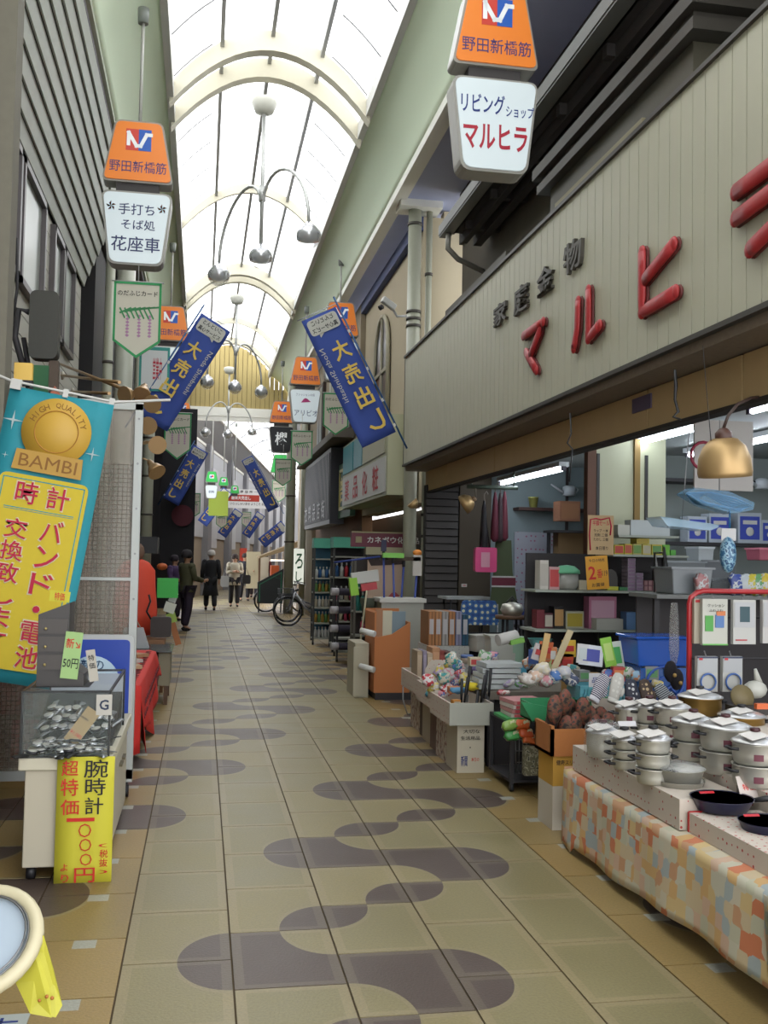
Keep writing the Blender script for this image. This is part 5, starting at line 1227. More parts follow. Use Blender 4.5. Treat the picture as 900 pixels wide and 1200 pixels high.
Bm(mat((206, 206, 200), .5)).b0(-.16, .18, 0, .1, -.02, .12).use(mat((150, 210, 50), .5)).b0(-.2, -.1, -.01, .1, -.16, .06).use(mat((196, 60, 66), .5)).b0(-.06, .14, -.01, .1, -.12, -.03).build('wrapper', t)
tag(Bm(mat((70, 76, 60), .8)).lathe([(.02, .0), (.06, .1), (.1, .3), (.12, .42)], (0, 0, 0), 12).build('dark_brush', loc=at(432, 740, y=12.6)), 'dark green bundle of brushes below the white and lime packet', 'brush')
t = thing('garden_broom', 'pale straw broom leaning left of the orange cardboard', 'broom', (1.90, 12.2, 0)); Bm(mat((190, 180, 150), .7)).tube([(0, 0, .25), (.12, .1, 1.2)], .012, 6).build('handle', t); Bm(mat((90, 80, 70), .9)).lathe([(.10, .01), (.09, .08), (.03, .25)], (0, 0, 0), 12, sy=.4).build('bristles', t)

# mop bin with mops
mb = thing('mop_bin', 'big clear white bin holding mops behind the orange cardboard box', 'bin', (2.44, 12.35, 0))
Bm(mat((196, 196, 184), .5, alpha=.85)).box((0, 0, .55), (.5, .42, 1.1), taper=1.06).build('tub', mb); Bm(mat((216, 214, 204), .5)).box((0, 0, 1.09), (.58, .5, .05)).build('rim', mb)
def mop(label, p, tip, head, hc, group='mops in the clear bin'):
    t = thing('mop', label, 'mop', p, 0, group); d = Vector(tip)
    Bm(mat((60, 80, 160), .4)).tube([(0, 0, -.5), d], .013, 8).build('handle', t)
    Bm(mat(hc, .8)).box(tuple(d+Vector((0, 0, .04))), head).build('head', t); Bm(DARK).tube([tuple(d-Vector((0, 0, .06))), tuple(d+Vector((0, 0, .03)))], .02, 8).build('joint', t); return t
mop('mop with a dark upright head at the left of the bin', (2.26, 12.35, 1.1), (-.03, 0, .62), (.06, .05, .14), (60, 60, 84))
mop('mop with a lime green cloth head in the bin', (2.39, 12.3, 1.1), (-.05, 0, .50), (.26, .1, .06), (140, 210, 100))
mop('brush broom with a wide dark head in the bin', (2.45, 12.4, 1.1), (.05, 0, .46), (.42, .06, .05), (80, 66, 52))
mp4 = mop('wrapped mop with an orange topped packet at the right of the bin', (2.62, 12.4, 1.1), (.05, 0, .38), (.11, .06, .26), (206, 200, 190))
Bm(mat((240, 150, 60), .6)).ball((.05, 0, .58), .06, 10, (1, .8, .7)).build('orange_cap', mp4)
# orange cardboard box with a cut slanting front
XO = at(440, 700, y=11.3).x
ob = thing('orange_carton', 'tall orange brown cardboard box with a slanting cut top holding flat boards', 'carton', (XO, 11.3, 0))
Bm(mat((206, 130, 76), .8, grain=.05, gscale=2)).prism([(.0, .08), (.41, .08), (.41, .88), (.2, .74), (.0, .70)], 0, .02).prism([(.0, .08), (.02, .08), (.02, 1.0), (.0, .98)], .02, .7).b0(.39, .41, .02, .7, .08, .88).b0(0, .41, .68, .7, .08, 1.0).build('carton', ob)
Bm(DARK).b0(.02, .43, .0, .72, .0, .08).build('base', ob)
for k, (x, w, z, c, lb) in enumerate(((.02, .08, 1.02, (180, 130, 94), 'brown cardboard sheet at the left in the orange carton'), (.08, .14, 1.0, (220, 216, 190), 'cream patterned board standing in the orange carton'), (.23, .16, .99, (140, 160, 170), 'blue grey board standing in the orange carton'))):
    tag(Bm(mat(c, .7)).b0(0, w, 0, .03, .1, z).build('flat_board', loc=(XO+x, 11.36+.06*k, 0)), lb, 'board')
tag(Bm(mat((196, 190, 166), .6)).b0(0, .16, 0, .6, 0, .62).b0(-.02, .1, -.03, .0, .02, .58).build('white_bin', loc=(XO-.19, 11.5, 0)), 'slim cream bin left of the orange carton', 'bin')
for k, z in enumerate((.38, .78)): tag(Bm(WHITE).tube([(0, 0, 0), (.14, -.12, -.03)], .035, 10).build('white_roll', loc=(XO-.16, 11.3, z)), ['lower white rolled end sticking out left of the orange carton', 'upper white rolled end sticking out left of the orange carton'][k], 'roll')
# white panel with books of wood-print boxes
wp_ = thing('stock_stand', 'grey white speckled stand behind the crates with brown striped packets on it', 'stand', (XO+.44, 10.5, 0)); Bm(pattern('spots', [(170, 170, 170), (206, 208, 204)], 30, thr=.2)).b0(0, .45, 0, .5, 0, .68).build('body', wp_)
for k in range(6):
    c = ((190, 130, 80), (200, 140, 90), (180, 176, 170), (190, 130, 80), (150, 150, 180), (40, 90, 120))[k]
    lb = ['brown striped packet first from the orange carton', 'brown striped packet second from the orange carton', 'pale picture packet between brown ones on the speckled stand', 'brown striped packet right of the pale picture packet', 'lilac picture packet on the speckled stand', 'dark teal packet at the right end of the speckled stand'][k]
    tag(Bm(pattern('stripesx', [tuple(int(v_*.8) for v_ in c), c], 8, thr=.5)).b0(0, .068, 0, .4, 0, .36-.03*(k == 5)).use(mat((200, 196, 200), .5)).b0(.012, .056, -.004, 0, .12, .28).build('picture_packet', loc=(XO+.445+k*.074, 10.52, .683)), lb, 'packet')

# ================================================================== SHOP GOODS
def on(px, py, z): return at(px, py, z=z)
def boxitem(name, label, cat, loc, dims, m, rz=0, rot=None, group=None, face=None, facemat=None, bevel=0, lid=None):
    """a packet or carton standing on loc, with its printed front as a part"""
    w, d, h = dims; t = thing(name, label, cat, loc, rz, group)
    if rot: t.rotation_euler = rot
    Bm(m).b0(-w/2, w/2, -d/2, d/2, 0, h).build('carton' if name != 'basket' else 'shell', t, bevel=bevel)
    if facemat: Bm(facemat).b0(-w*.42, w*.42, -d/2-.003, -d/2, h*.12, h*.88).build('printed_front', t)
    if face:
        b = B(); put_text(b, face[0], face[1], w*.7, h*face[2] if len(face) > 2 else None, c=(0, -d/2-.006, h*.55), bold=.02); b.build('lettering', t)
    return t
PDOT = pattern('spots', [(190, 70, 70), (220, 208, 194)], 26, thr=.16)
CLOTHP = pattern('cells', [(232, 190, 130), (222, 218, 196), (226, 140, 100), (186, 198, 200), (234, 206, 150), (226, 216, 192), (230, 196, 170), (214, 212, 186), (226, 206, 170), (220, 170, 130)], 15)
# ---- front table with patterned cloth
ft = thing('goods_table', 'low long table under the orange and blue patterned cloth', 'table', (2.75, 4.0, 0))
Bm(BROWN).b0(-.66, .7, -1.6, 1.5, .38, .42).build('tabletop', ft)
for x in (-.55, .6):
    for y in (-1.45, 0, 1.38): Bm(DARK).b0(x-.025, x+.025, y-.025, y+.025, 0, .38).build('leg', ft)
def fn(u, v):
    y = 2.5+3.02*v; top = .435
    if u < .35: f = u/.35; return (2.9-.83*f-.04*(1-v), y, top)
    f = (u-.35)/.65; return (2.065-.05*(1-v)-.012*math.sin(y*11)*f-.02*f, y, top-.36*f+.03*f*math.sin(y*2.2)-.04*f*(v > .93))
cl = Bm(CLOTHP).grid(fn, 16, 60).grid(lambda u, v: (2.07+.8*u, 5.525+.01*math.sin(u*14), .435-.36*v), 8, 6).build('patterned_tablecloth', solid=.004)
tag(cl, 'cloth patterned in orange, cream and pale blue squares hanging over the front table', 'tablecloth')
cl2 = Bm(CLOTHP).grid(lambda u, v: (1.965+.03*math.sin(v*9)+.05*u, 2.75+.55*v+.05*u, .43-.36*u-.02*math.sin(v*4)), 6, 10).build('loose_tablecloth', solid=.004)
tag(cl2, 'loose hanging end of the second patterned cloth at the near corner of the table', 'tablecloth')
# dotted stock boxes under the pots
def dotted(label, y0, y1, x0, x1, z1, red=False):
    t = thing('dotted_box', label, 'box', (x0, y0, .437), 0)
    Bm(PDOT).b0(0, x1-x0, 0, y1-y0, 0, z1-.437).build('box', t)
    if red: Bm(RED).b0(-.003, .0, y1-y0-.012, y1-y0, 0, z1-.437).b0(-.003, .0, 0, .012, 0, z1-.437).b0(0, .06, y1-y0-.012, y1-y0, z1-.437, z1-.433).build('red_edge', t)
dotted('cream dotted box at the far end of the front table carrying the steamer pots', 4.16, 5.45, 2.09, 2.42, .57)
dotted('cream dotted box with a red edge carrying the bowls and the frying pan', 3.3, 4.14, 2.12, 2.46, .52, True)
dotted('cream dotted box nearest the corner of the front table', 2.7, 3.28, 2.12, 2.46, .49)
dotted('cream dotted riser box behind the small pots', 4.3, 5.45, 2.44, 2.80, .62)
dotted('cream dotted riser box behind the frying pan', 3.0, 4.28, 2.48, 2.9, .60)
dotted('tall cream dotted riser under the gold pots', 4.75, 5.45, 2.82, 3.25, .74)
# pots
ALU = mat((226, 224, 212), .42, .7); ALU2 = mat((206, 196, 170), .3, .7); LIDM = mat((232, 232, 232), .35, .7); KN = mat((70, 24, 30), .4)
LBL = mat((110, 46, 62), .5); PINKP = mat((226, 170, 160), .6)
def pot(label, loc, r=.11, h=.09, lid=True, handles=True, knob=KN, body=ALU, lbl=True, tag_=False, rz=0, group=None, wide=1.0):
    t = thing('cooking_pot', label, 'pot', loc, rz, group)
    Bm(body).lathe([(r*.86, 0), (r*.94, .008), (r*wide, h*.5), (r*1.0*wide, h), (r*1.05*wide, h+.004), (r*1.05*wide, h+.008), (r*.97*wide, h), (r*.85, .012), (.001, .010)], (0, 0, 0), 28).build('vessel', t)
    if handles:
        for s in (-1, 1): Bm(BLACK).tube([(s*r, -.035, h*.8), (s*(r+.032), -.025, h*.82), (s*(r+.032), .025, h*.82), (s*r, .035, h*.8)], .007, 6).build('handle', t)
    if lid:
        q = Bm(LIDM).lathe([(r*1.07, h+.009), (r*1.06, h+.014), (r*.8, h+.028), (r*.3, h+.040), (.001, h+.042)], (0, 0, 0), 28).build('lid', t)
        Bm(knob).lathe([(.010, h+.04), (.012, h+.052), (.024, h+.058), (.022, h+.07), (.001, h+.072)], (0, 0, 0), 12).build('knob', q)
    if lbl: Bm(LBL).grid(lambda u, v: ((r*wide+.002)*math.cos(-2.15+.42*u), (r*wide+.002)*math.sin(-2.15+.42*u), h*.3+h*.32*v), 5, 1).build('label', t)
    if tag_: Bm(mat((230, 226, 220), .6)).box((-.03, -.04, h+.045), (.11, .08, .003), (.2, -.12, .3)).build('price_tag', t)
    return t
def stackpots(px, py, z, r, hs, label, top=True, **k):
    """a base pixel and sizes; lower vessels without lids, topmost lidded"""
    p = on(px, py, z); zz = z; c = (p.x, p.y+r*.8)
    for i, h in enumerate(hs):
        last = i == len(hs)-1
        lb = ('%s, %s' % (label, 'lidded one on top' if last and top else ('topmost open one' if last else ('lowest of its stack' if i == 0 else 'middle of its stack')))) if len(hs) > 1 else label
        pot(lb, (c[0], c[1], zz), r, h, lid=last and top, tag_=last and top, **k); zz += h+.009
    return zz
# positions by pixel of the base edge
stackpots(862, 910, .605, .118, [.10, .10], 'large aluminium pot nearest the gold pans')
stackpots(822, 893, .62, .105, [.085, .085], 'aluminium pot behind the large one')
stackpots(795, 873, .62, .095, [.09, .085], 'aluminium pot with red label in the middle row', body=ALU)
stackpots(767, 868, .62, .085, [.08, .08], 'small red-banded pot before the mittens', handles=True)
stackpots(742, 866, .62, .075, [.07, .075], 'smallest red-banded pot beside the slipper carton')
stackpots(896, 925, .60, .10, [.09, .09], 'pot with red writing at the right edge of the table')
stackpots(772, 921, .57, .078, [.065, .06, .055], 'saucepan of the stack with black knob', knob=BLACK, lbl=False)
stackpots(736, 903, .57, .060, [.04, .04, .04], 'shallow little pan of the stack with a grey handle', knob=BLACK, lbl=False)
stackpots(712, 889, .57, .085, [.12], 'wide steamer pot wrapped in clear film at the far end', top=True, lbl=False, handles=False)
fm = tag(Bm(film((220, 224, 226), .82, .08, 'wrap')).lathe([(.092, 0), (.10, .06), (.095, .12), (.10, .16), (.06, .185)], (0, 0, 0), 16).build('clear_wrap', loc=Vector((on(712, 889, .57).x, on(712, 889, .57).y+.068, .572))), 'crumpled clear film round the steamer pot', 'film')
GOLDP = mat((176, 140, 76), .3, .7)
stackpots(830, 840, .745, .12, [.09], 'gold pan with twin black grips behind the pots', body=GOLDP, lbl=False, knob=BLACK)
stackpots(880, 868, .66, .12, [.11], 'gold pan nearer the right edge with black grips', body=GOLDP, lbl=False, knob=BLACK)
stackpots(893, 905, .61, .08, [.10], 'small gold banded pot at the right edge', body=GOLDP, lbl=True)
# bowls, frying pans
def bowl(label, loc, r, h):
    t = thing('steel_bowl', label, 'bowl', loc); Bm(ALU).lathe([(r*.6, 0), (r*.8, .01), (r*.98, h), (r*1.04, h+.003), (r*.96, h), (r*.78, .014), (.001, .01)], (0, 0, 0), 26).build('bowl_body', t); return t
p = on(808, 938, .52); bowl('lower of two steel bowls wrapped in film before the frying pan', (p.x+.0, p.y+.1, .522), .115, .07)
bowl('upper of two steel bowls wrapped in film before the frying pan', (p.x+.0, p.y+.1, .57), .115, .075)
tag(Bm(film((226, 228, 228), .72, .06, 'wrap')).lathe([(.119, .0), (.121, .008), (.08, .022), (.03, .008), (.001, .014)], (0, 0, 0), 9).build('clear_wrap', loc=(p.x, p.y+.1, .648)), 'shiny clear film stretched over the two steel bowls', 'film')
def frypan(label, loc, r, rz=0):
    t = thing('frying_pan', label, 'pan', loc, rz); NV = mat((30, 34, 70), .3)
    Bm(NV).lathe([(r*.72, 0), (r*.80, .004), (r, .055), (r*1.02, .058), (r*.98, .055)], (0, 0, 0), 30).use(mat((40, 40, 44), .25)).lathe([(r*.98, .055), (r*.78, .008), (.001, .007)], (0, 0, 0), 30).build('pan_body', t)
    Bm(BLACK).tube([(r, 0, .05), (r+.05, 0, .06), (r+.19, 0, .075)], [.010, .014, .016], 8).build('handle', t)
    Bm(mat((200, 40, 50), .4)).box((-.045, .045, .040), (.07, .075, .003), (.6, 0, .35)).use(mat((214, 206, 196), .4)).box((.035, .06, .038), (.05, .05, .003), (.6, 0, -.3)).build('label_card', t)
    return t
p = on(856, 958, .52); frypan('dark blue frying pan with red card inside at the front of the table', (p.x+.02, p.y+.11, .524), .135, -.35)
p = on(900, 985, .50); frypan('second dark blue pan cut off at the right edge', (p.x+.05, p.y+.08, .50), .12, -.35)
boxitem('white_packet', 'white wrapped box beside the second pan', 'packet', (2.30, 3.45, .522), (.16, .22, .03), mat((216, 206, 200), .6))
card('white card with red handwriting between the pots at right', 878, 925, 4.2, .10, .12, mat((216, 204, 196), .7), [('特価', LR_, 0, .01, .06, .03)], rx=-.5)
card('white notice card standing among the steamer pots', 735, 848, 5.15, .10, .03, mat((226, 224, 226), .6), [], rx=-.6)

# ---- slipper carton
sc_ = thing('slipper_carton', 'brown cardboard carton on a white one, full of patterned slippers', 'carton', (2.10, 5.80, 0))
Bm(mat((214, 206, 190), .7)).b0(0, .24, 0, .26, 0, .26).build('lower_part', sc_)
Bm(mat((214, 164, 66), .7)).b0(0, .24, 0, .26, .26, .44).build('yellow_part', sc_)
Bm(CARD2).b0(-.02, .24, -.02, 0, .44, .60).b0(-.02, -.0, -.02, .28, .44, .62).b0(.22, .24, 0, .26, .44, .58).b0(-.02, .24, .26, .28, .44, .6).b0(-.02, .22, 0, .26, .44, .46).build('flaps', sc_)
b = B(); put_text(b, '健康スリッパ', INK, .16, .03, c=(.1, -.004, .40), bold=.01); b.build('lettering', sc_)
Bm(mat((70, 60, 50), .6)).b0(.0, .24, -.004, 0, .46, .47).build('tape', sc_)
SLM = pattern('noise', [(40, 32, 30), (96, 70, 50), (130, 70, 54), (54, 56, 54), (120, 100, 74)], 26)
sl0 = None
for i, (px, py) in enumerate(((643, 826), (655, 818), (658, 836), (668, 829), (675, 846), (684, 828), (692, 838), (650, 843), (665, 850), (697, 848), (640, 842), (705, 838), (712, 846))):
    p = at(px+(7 if px < 656 else 0), py+9, y=5.84+.04*(i % 4))
    if sl0 is None:
        sl0 = thing('patterned_slipper', 'brown and red patterned slipper standing toe up in the carton', 'slipper', p, .2, 'patterned slippers in the carton')
        Bm(SLM).ball((0, 0, .02), .060, 12, (.9, .5, 1.5)).build('upper', sl0); Bm(mat((50, 34, 30), .8)).ball((0, .022, -.02), .05, 10, (.9, .25, 2.0)).build('sole', sl0)
    else: dup(sl0, p, rot=(random.uniform(-.2, .2), random.uniform(-.25, .25), random.uniform(-.4, .6)))

# ---- mittens and cards behind
for i, (px, py, c1_, c2_, lb, rt_) in enumerate(((703, 806, (40, 40, 70), (210, 210, 216), 'navy mitten with white bands leaning at the left of the mitten pile', .6), (722, 806, (190, 188, 180), (210, 208, 200), 'plain grey white mitten second in the mitten pile', .4), (740, 814, (40, 44, 60), (206, 206, 206), 'dark mitten with a white snowflake in the mitten pile', .1), (758, 814, (70, 54, 44), (206, 180, 140), 'brown mitten with a tan snowflake in the mitten pile', -.1), (780, 818, (60, 66, 74), (190, 196, 200), 'grey striped mitten at the right of the mitten pile', -.5))):
    t = thing('knit_mitten', lb, 'mitten', at(px, py, y=5.9+.02*i), 0, 'knitted mittens behind the pots'); t.rotation_euler = (-.3, rt_, 0)
    Bm(pattern('stripesz' if i in (0, 4) else 'spots', [c2_, c1_], 26 if i in (0, 4) else 34, thr=.35)).lathe([(.03, -.09), (.038, -.06), (.045, .0), (.045, .05), (.03, .09), (.001, .10)], (0, 0, 0), 14, sy=.45).ball((.045, 0, -.01), .018, 8, (1, .8, 1.8)).build('knit', t)
    Bm(mat(c2_, .9)).lathe([(.034, -.10), (.036, -.075)], (0, 0, 0), 14, sy=.5).build('cuff', t, solid=.004)
pots_back = boxitem('dotted_box', 'cream dotted box standing behind the slippers', 'box', on(690, 832, .56), (.16, .1, .15), PDOT)
pots_back.location.y = 6.34; pots_back.location.x = 2.62
ctr = thing('goods_counter', 'low dark counter carrying the household goods in the middle of the shop', 'counter', (2.12, 5.65, 0))
Bm(mat((70, 64, 60), .7)).b0(.26, 1.7, .62, 1.1, .50, .56).build('worktop', ctr)
for x in (.45, 1.4):
    for y in (.66, 1.05): Bm(DARK).b0(x-.025, x+.025, y-.025, y+.025, 0, .50).build('leg', ctr)
Bm(mat((46, 42, 44), .8)).b0(.5, 1.6, .66, 1.04, .0, .45).build('curtain', ctr)
c2c = thing('goods_counter', 'low counter under the trays and tubs behind the crates', 'counter', (2.2, 7.4, 0))
Bm(mat((120, 112, 100), .7)).b0(.0, 1.4, .2, 1.38, .52, .58).build('worktop', c2c)
for x in (.05, 1.3):
    for y in (.25, 1.3): Bm(DARK).b0(x-.025, x+.025, y-.025, y+.025, 0, .52).build('leg', c2c)
Bm(mat((56, 52, 54), .8)).b0(.1, 1.3, .3, 1.3, 0, .5).build('curtain', c2c)

# ---- crates row along the aisle
NEWS = pattern('noise', [(216, 206, 190), (206, 196, 180), (170, 130, 120), (120, 116, 120)], 24)
def crate(label, x0, x1, y0, y1, z0, z1, m=None, front=None):
    x0 -= .09; x1 -= .09
    t = thing('lined_crate', label, 'crate', (x0, y0, z0)); w, d, h = x1-x0, y1-y0, z1-z0; m = m or PDOT; e = .015
    Bm(front or m).b0(0, w, 0, e, 0, h).build('front_side', t); Bm(m).b0(0, e, e, d, 0, h).b0(w-e, w, e, d, 0, h).b0(e, w-e, d-e, d, 0, h).b0(e, w-e, e, d-e, 0, e).build('walls', t)
    return t
def lowbox(label, x0, x1, y0, y1, h, m, face=None):
    x0 -= .03; x1 -= .03
    t = thing('paper_lined_box', label, 'box', (x0, y0, 0)); w = x1-x0
    Bm(m).b0(0, w, 0, y1-y0, 0, h).build('carton', t)
    if face:
        b = B()
        for s, mm, cx, cz, tw, th in face: put_text(b, s, mm, tw, th, c=(cx, -.005, cz), bold=.02)
        b.build('lettering', t)
nb = lowbox('newspaper-lined box on the floor under the utensil crate', 1.96, 2.17, 7.42, 7.75, .36, mat((216, 208, 186), .7),
       [('大切な', INK, .11, .31, .13, .03), ('生活用品', INK, .10, .26, .15, .03), ('本日の', LR_, .14, .10, .06, .03), ('新聞', NAVY, .055, .09, .05, .08), ('・', INK, .1, .19, .01, .01)])
lowbox('cream speckled box second along the floor under the crates', 1.97, 2.2, 7.8, 8.15, .36, NEWS)
lowbox('thin brown folded box third along the floor under the crates', 2.0, 2.2, 8.2, 8.5, .36, mat((120, 96, 84), .7))
lowbox('grey cream box fourth along the floor under the crates', 2.02, 2.24, 8.56, 8.9, .37, mat((186, 174, 150), .7))
lowbox('dark narrow box fifth along the floor under the crates', 2.04, 2.24, 8.95, 9.1, .38, mat((80, 66, 60), .7))
lowbox('cream narrow box last along the floor under the crates', 2.06, 2.26, 9.16, 9.6, .38, NEWS)
crate('grey-sided crate of black-handled utensils at the near end', 1.94, 2.28, 7.35, 8.0, .365, .53, front=mat((186, 188, 176), .5))
crate('dotted crate of pink and blue packets in the middle', 1.98, 2.27, 8.02, 8.72, .375, .54)
crate('dotted crate holding upright brown books at the far end', 2.02, 2.3, 8.75, 9.6, .385, .55)
ut = None
for i, (px, py) in enumerate(((541, 812), (546, 810), (549, 797), (566, 808), (569, 802), (574, 800), (559, 822), (570, 818))):
    p = at(px, py, y=7.55+.03*(i % 3))
    lb = 'black-handled kitchen tool standing in the near crate'
    if ut is None:
        ut = thing('kitchen_tool', lb, 'utensil', p, 0, 'black-handled tools in the near crate'); Bm(BLACK).tube([(0, 0, -.11), (0, 0, .11)], [.009, .013], 8).build('handle', ut); Bm(STEEL).b0(-.02, .02, -.004, .004, -.17, -.11).build('blade', ut)
    else: dup(ut, p, rot=(0, .15+.08*(i > 2)+(.7 if i > 5 else 0), .2*i))
for px, py, c, lb in ((534, 826, (206, 140, 60), 'orange boxed gadget in the near crate'), (541, 830, (190, 180, 160), 'pale boxed gadget beside the orange one in the near crate'), (553, 834, (120, 110, 100), 'grey boxed gadget deeper in the near crate')):
    boxitem('gadget_box', lb, 'box', at(px, py+8, y=7.46), (.06, .05, .09), mat(c, .6), .2, facemat=mat((200, 190, 170), .6))
rnd = random.Random(3)
names_c = [('pink', (230, 150, 160)), ('blue', (90, 120, 190)), ('red', (200, 60, 70)), ('white', (222, 220, 220)), ('yellow', (226, 206, 80)), ('lilac', (180, 160, 200)), ('teal', (70, 160, 160)), ('cream', (216, 206, 180))]
spots_ = [(502, 797), (509, 806), (513, 800), (506, 812), (520, 795), (526, 790), (531, 800), (538, 788), (524, 808), (545, 796), (516, 788), (535, 780), (529, 772)]
where_ = ['at the far left of the packet crate', 'sunk low in the packet crate', 'in the middle of the packet crate', 'lowest at the front of the packet crate', 'at the back of the packet crate', 'just right of the lined divider', 'beside the yellow cloth packet', 'between tins and crate', 'before the yellow cloth packet', 'right of the yellow cloth packet', 'against the lined divider', 'below the first tin', 'left of the first tin']
for i, (px, py) in enumerate(spots_):
    nm, c = names_c[(i*5+2) % 8]
    t = thing('small_packet', '%s small crinkled packet %s' % (nm, where_[i]), 'packet', at(px, py, y=8.0+.1*(i % 4)), 0); t.rotation_euler = (rnd.uniform(-.6, .2), rnd.uniform(-.6, .6), rnd.uniform(-.5, .5))
    pillow(Bm(pattern('noise', [c, names_c[(i+3) % 8][1], (222, 220, 214), c], 22, .35)), (0, 0, 0), (.052, .03, .05), i, crumple=.16).build('bag_body', t)
# divider and standing books
tag(Bm(PDOT).prism([(0, 0), (.26, 0), (.26, .20), (.06, .20), (.0, .12)], 0, .012).build('lined_divider', loc=at(498, 800, y=8.75)), 'cream dotted divider sheet with a sloping corner standing in the crates', 'divider')
for i, (px, w, h, c, lb) in enumerate(((488, .045, .30, (176, 156, 130), 'tan upright book first at the far crate'), (494, .035, .30, (150, 140, 160), 'lilac grey upright book second at the far crate'), (500, .05, .28, (196, 176, 150), 'light upright book third at the far crate'), (507, .07, .33, (190, 140, 100), 'brown-orange upright book fourth at the far crate'), (514, .06, .30, (140, 60, 50), 'dark red small book fifth at the far crate'), (521, .08, .29, (90, 50, 44), 'dark brown box of a book at the right of the far crate'))):
    boxitem('upright_book', lb, 'book', at(px, 800, y=9.1), (w, .25, h), mat(c, .7), facemat=mat(tuple(min(255, v_+20) for v_ in c), .7))
# tins, trays and tubs on the middle counter
def tin(label, px, py, z, r, h, c, lidc):
    p = on(px, py, z); t = thing('round_tin', label, 'tin', (p.x, p.y+r, z)); Bm(mat(c, .4)).lathe([(r, 0), (r, h), (.001, h)], (0, 0, 0), 22).build('side', t); Bm(mat(lidc, .35)).lathe([(r*1.03, h*.72), (r*1.03, h+.004), (r*.9, h+.008), (.001, h+.008)], (0, 0, 0), 22).build('lid', t)
tin('blue and white round tin left of the other tin', 532, 788, .58, .06, .07, (216, 214, 206), (110, 140, 190))
tin('blue and white round tin nearer the shop inside', 549, 778, .60, .06, .075, (216, 200, 180), (100, 130, 190))
tin('orange banded tin low under the blue ones', 541, 796, .58, .06, .045, (206, 120, 80), (206, 206, 200))
def cloth(label, px, py, z, c, s=(1, 1, .5), r=.08, cat='cloth', name='folded_cloth'):
    p = on(px, py, z); t = thing(name, label, cat, (p.x, p.y, z+r*s[2]*.8)); pillow(Bm(mat(c, .8, grain=.15)), (0, 0, 0), (r*s[0], r*s[1], r*s[2]), px, crumple=.25, sq=.8).build('fabric', t)
cloth('purple cloth bundle between tins and teal cloth', 560, 788, .60, (100, 84, 130), (1.1, .8, .4))
cloth('teal cloth bundle beside the purple one', 576, 786, .60, (50, 150, 160), (1.3, .8, .35))
cloth('bright yellow cloth packet behind the black-handled tools', 551, 808, .58, (236, 214, 50), (1, .8, .5), .06)
cloth('pale blue crumpled packet under the yellow cloth', 536, 812, .56, (100, 160, 200), (1, .8, .4), .06)
for k in range(5):
    boxitem('white_tray', 'white plastic tray, number %s from below in the tray stack' % ('one two three four five'.split()[k]) if False else ['lowest', 'second lowest', 'middle', 'second highest', 'top'][k]+' white plastic tray of the stack behind the utensils', 'tray', (2.34+.01*k, 7.85, .585+.042*k), (.34-.01*k, .26, .034), mat((206, 212, 212), .4), .05*(-1)**k)
for k in range(4):
    boxitem('magazine', ['lowest', 'third', 'second', 'top'][k]+' pink and white folded cloth pack in the striped stack', 'pack', (2.30, 6.98, .50+.03*k), (.26, .26, .026), mat(((226, 214, 206), (214, 150, 150))[k % 2], .6), .04*k, facemat=mat((206, 80, 90), .6))
tag(Bm(mat((60, 170, 90), .5)).b0(-.17, .17, -.16, .16, 0, .02).build('green_tray', loc=(2.30, 6.98, .478)), 'thin green tray under the striped cloth packs', 'tray')
# trolley with wire basket of pouches
tr = thing('wire_trolley', 'dark wheeled trolley with a wire basket under the striped packs', 'trolley', (2.16, 6.8, 0))
for x in (0, .44):
    for y in (0, .5): Bm(DARK).b0(x-.012, x+.012, y-.012, y+.012, .05, .475).build('upright', tr)
Bm(DARK).b0(-.01, .45, -.01, .51, .455, .475).b0(-.01, .45, -.01, .51, .06, .08).build('shelf', tr)
b = Bm(STEEL)
for k in range(12):
    x = .02+.30*k/11; b.tube([(x, -.02, .36), (x*.8+.03, .04, .12)], .003, 4)
for z, g in ((.36, 0), (.28, .01), (.2, .02), (.12, .04)): b.tube([(.02+g, -.02+g, z), (.34-g, -.02+g, z)], .003, 4)
b.build('wire_basket', tr)
for x in (0, .44): Bm(BLACK).lathe([(.001, -.012), (.028, -.012), (.028, .012), (.001, .012)], (x, 0, .029), 10, (0, PI/2, 0)).build('caster', tr)
for i, (px, py, c, lb) in enumerate(((597, 850, (150, 190, 90), 'pale green pouch at the top left of the wire basket'), (600, 862, (80, 170, 90), 'bright green pouch lower in the wire basket'), (612, 849, (236, 110, 50), 'orange pouch at the top of the wire basket'), (616, 859, (232, 100, 50), 'orange pouch in the middle of the wire basket'), (621, 866, (240, 120, 60), 'lowest orange pouch spilling over the wire basket'), (628, 838, (206, 206, 200), 'clear glittering pouch beside the orange ones'))):
    t = thing('small_pouch', lb, 'pouch', at(px, py, y=6.74)); t.rotation_euler = (-.4, .1*i-.2, 0); pillow(Bm(pattern('noise', [c, c, (226, 222, 180)], 25, .35)), (0, 0, 0), (.055, .03, .035), px).build('bag_body', t)
boxitem('grey_stock_bag', 'grey crinkled stock bag low in the wire basket', 'bag', (2.32, 6.72, .13), (.2, .06, .2), pattern('noise', [(120, 116, 90), (180, 176, 150), (84, 84, 70)], 40))
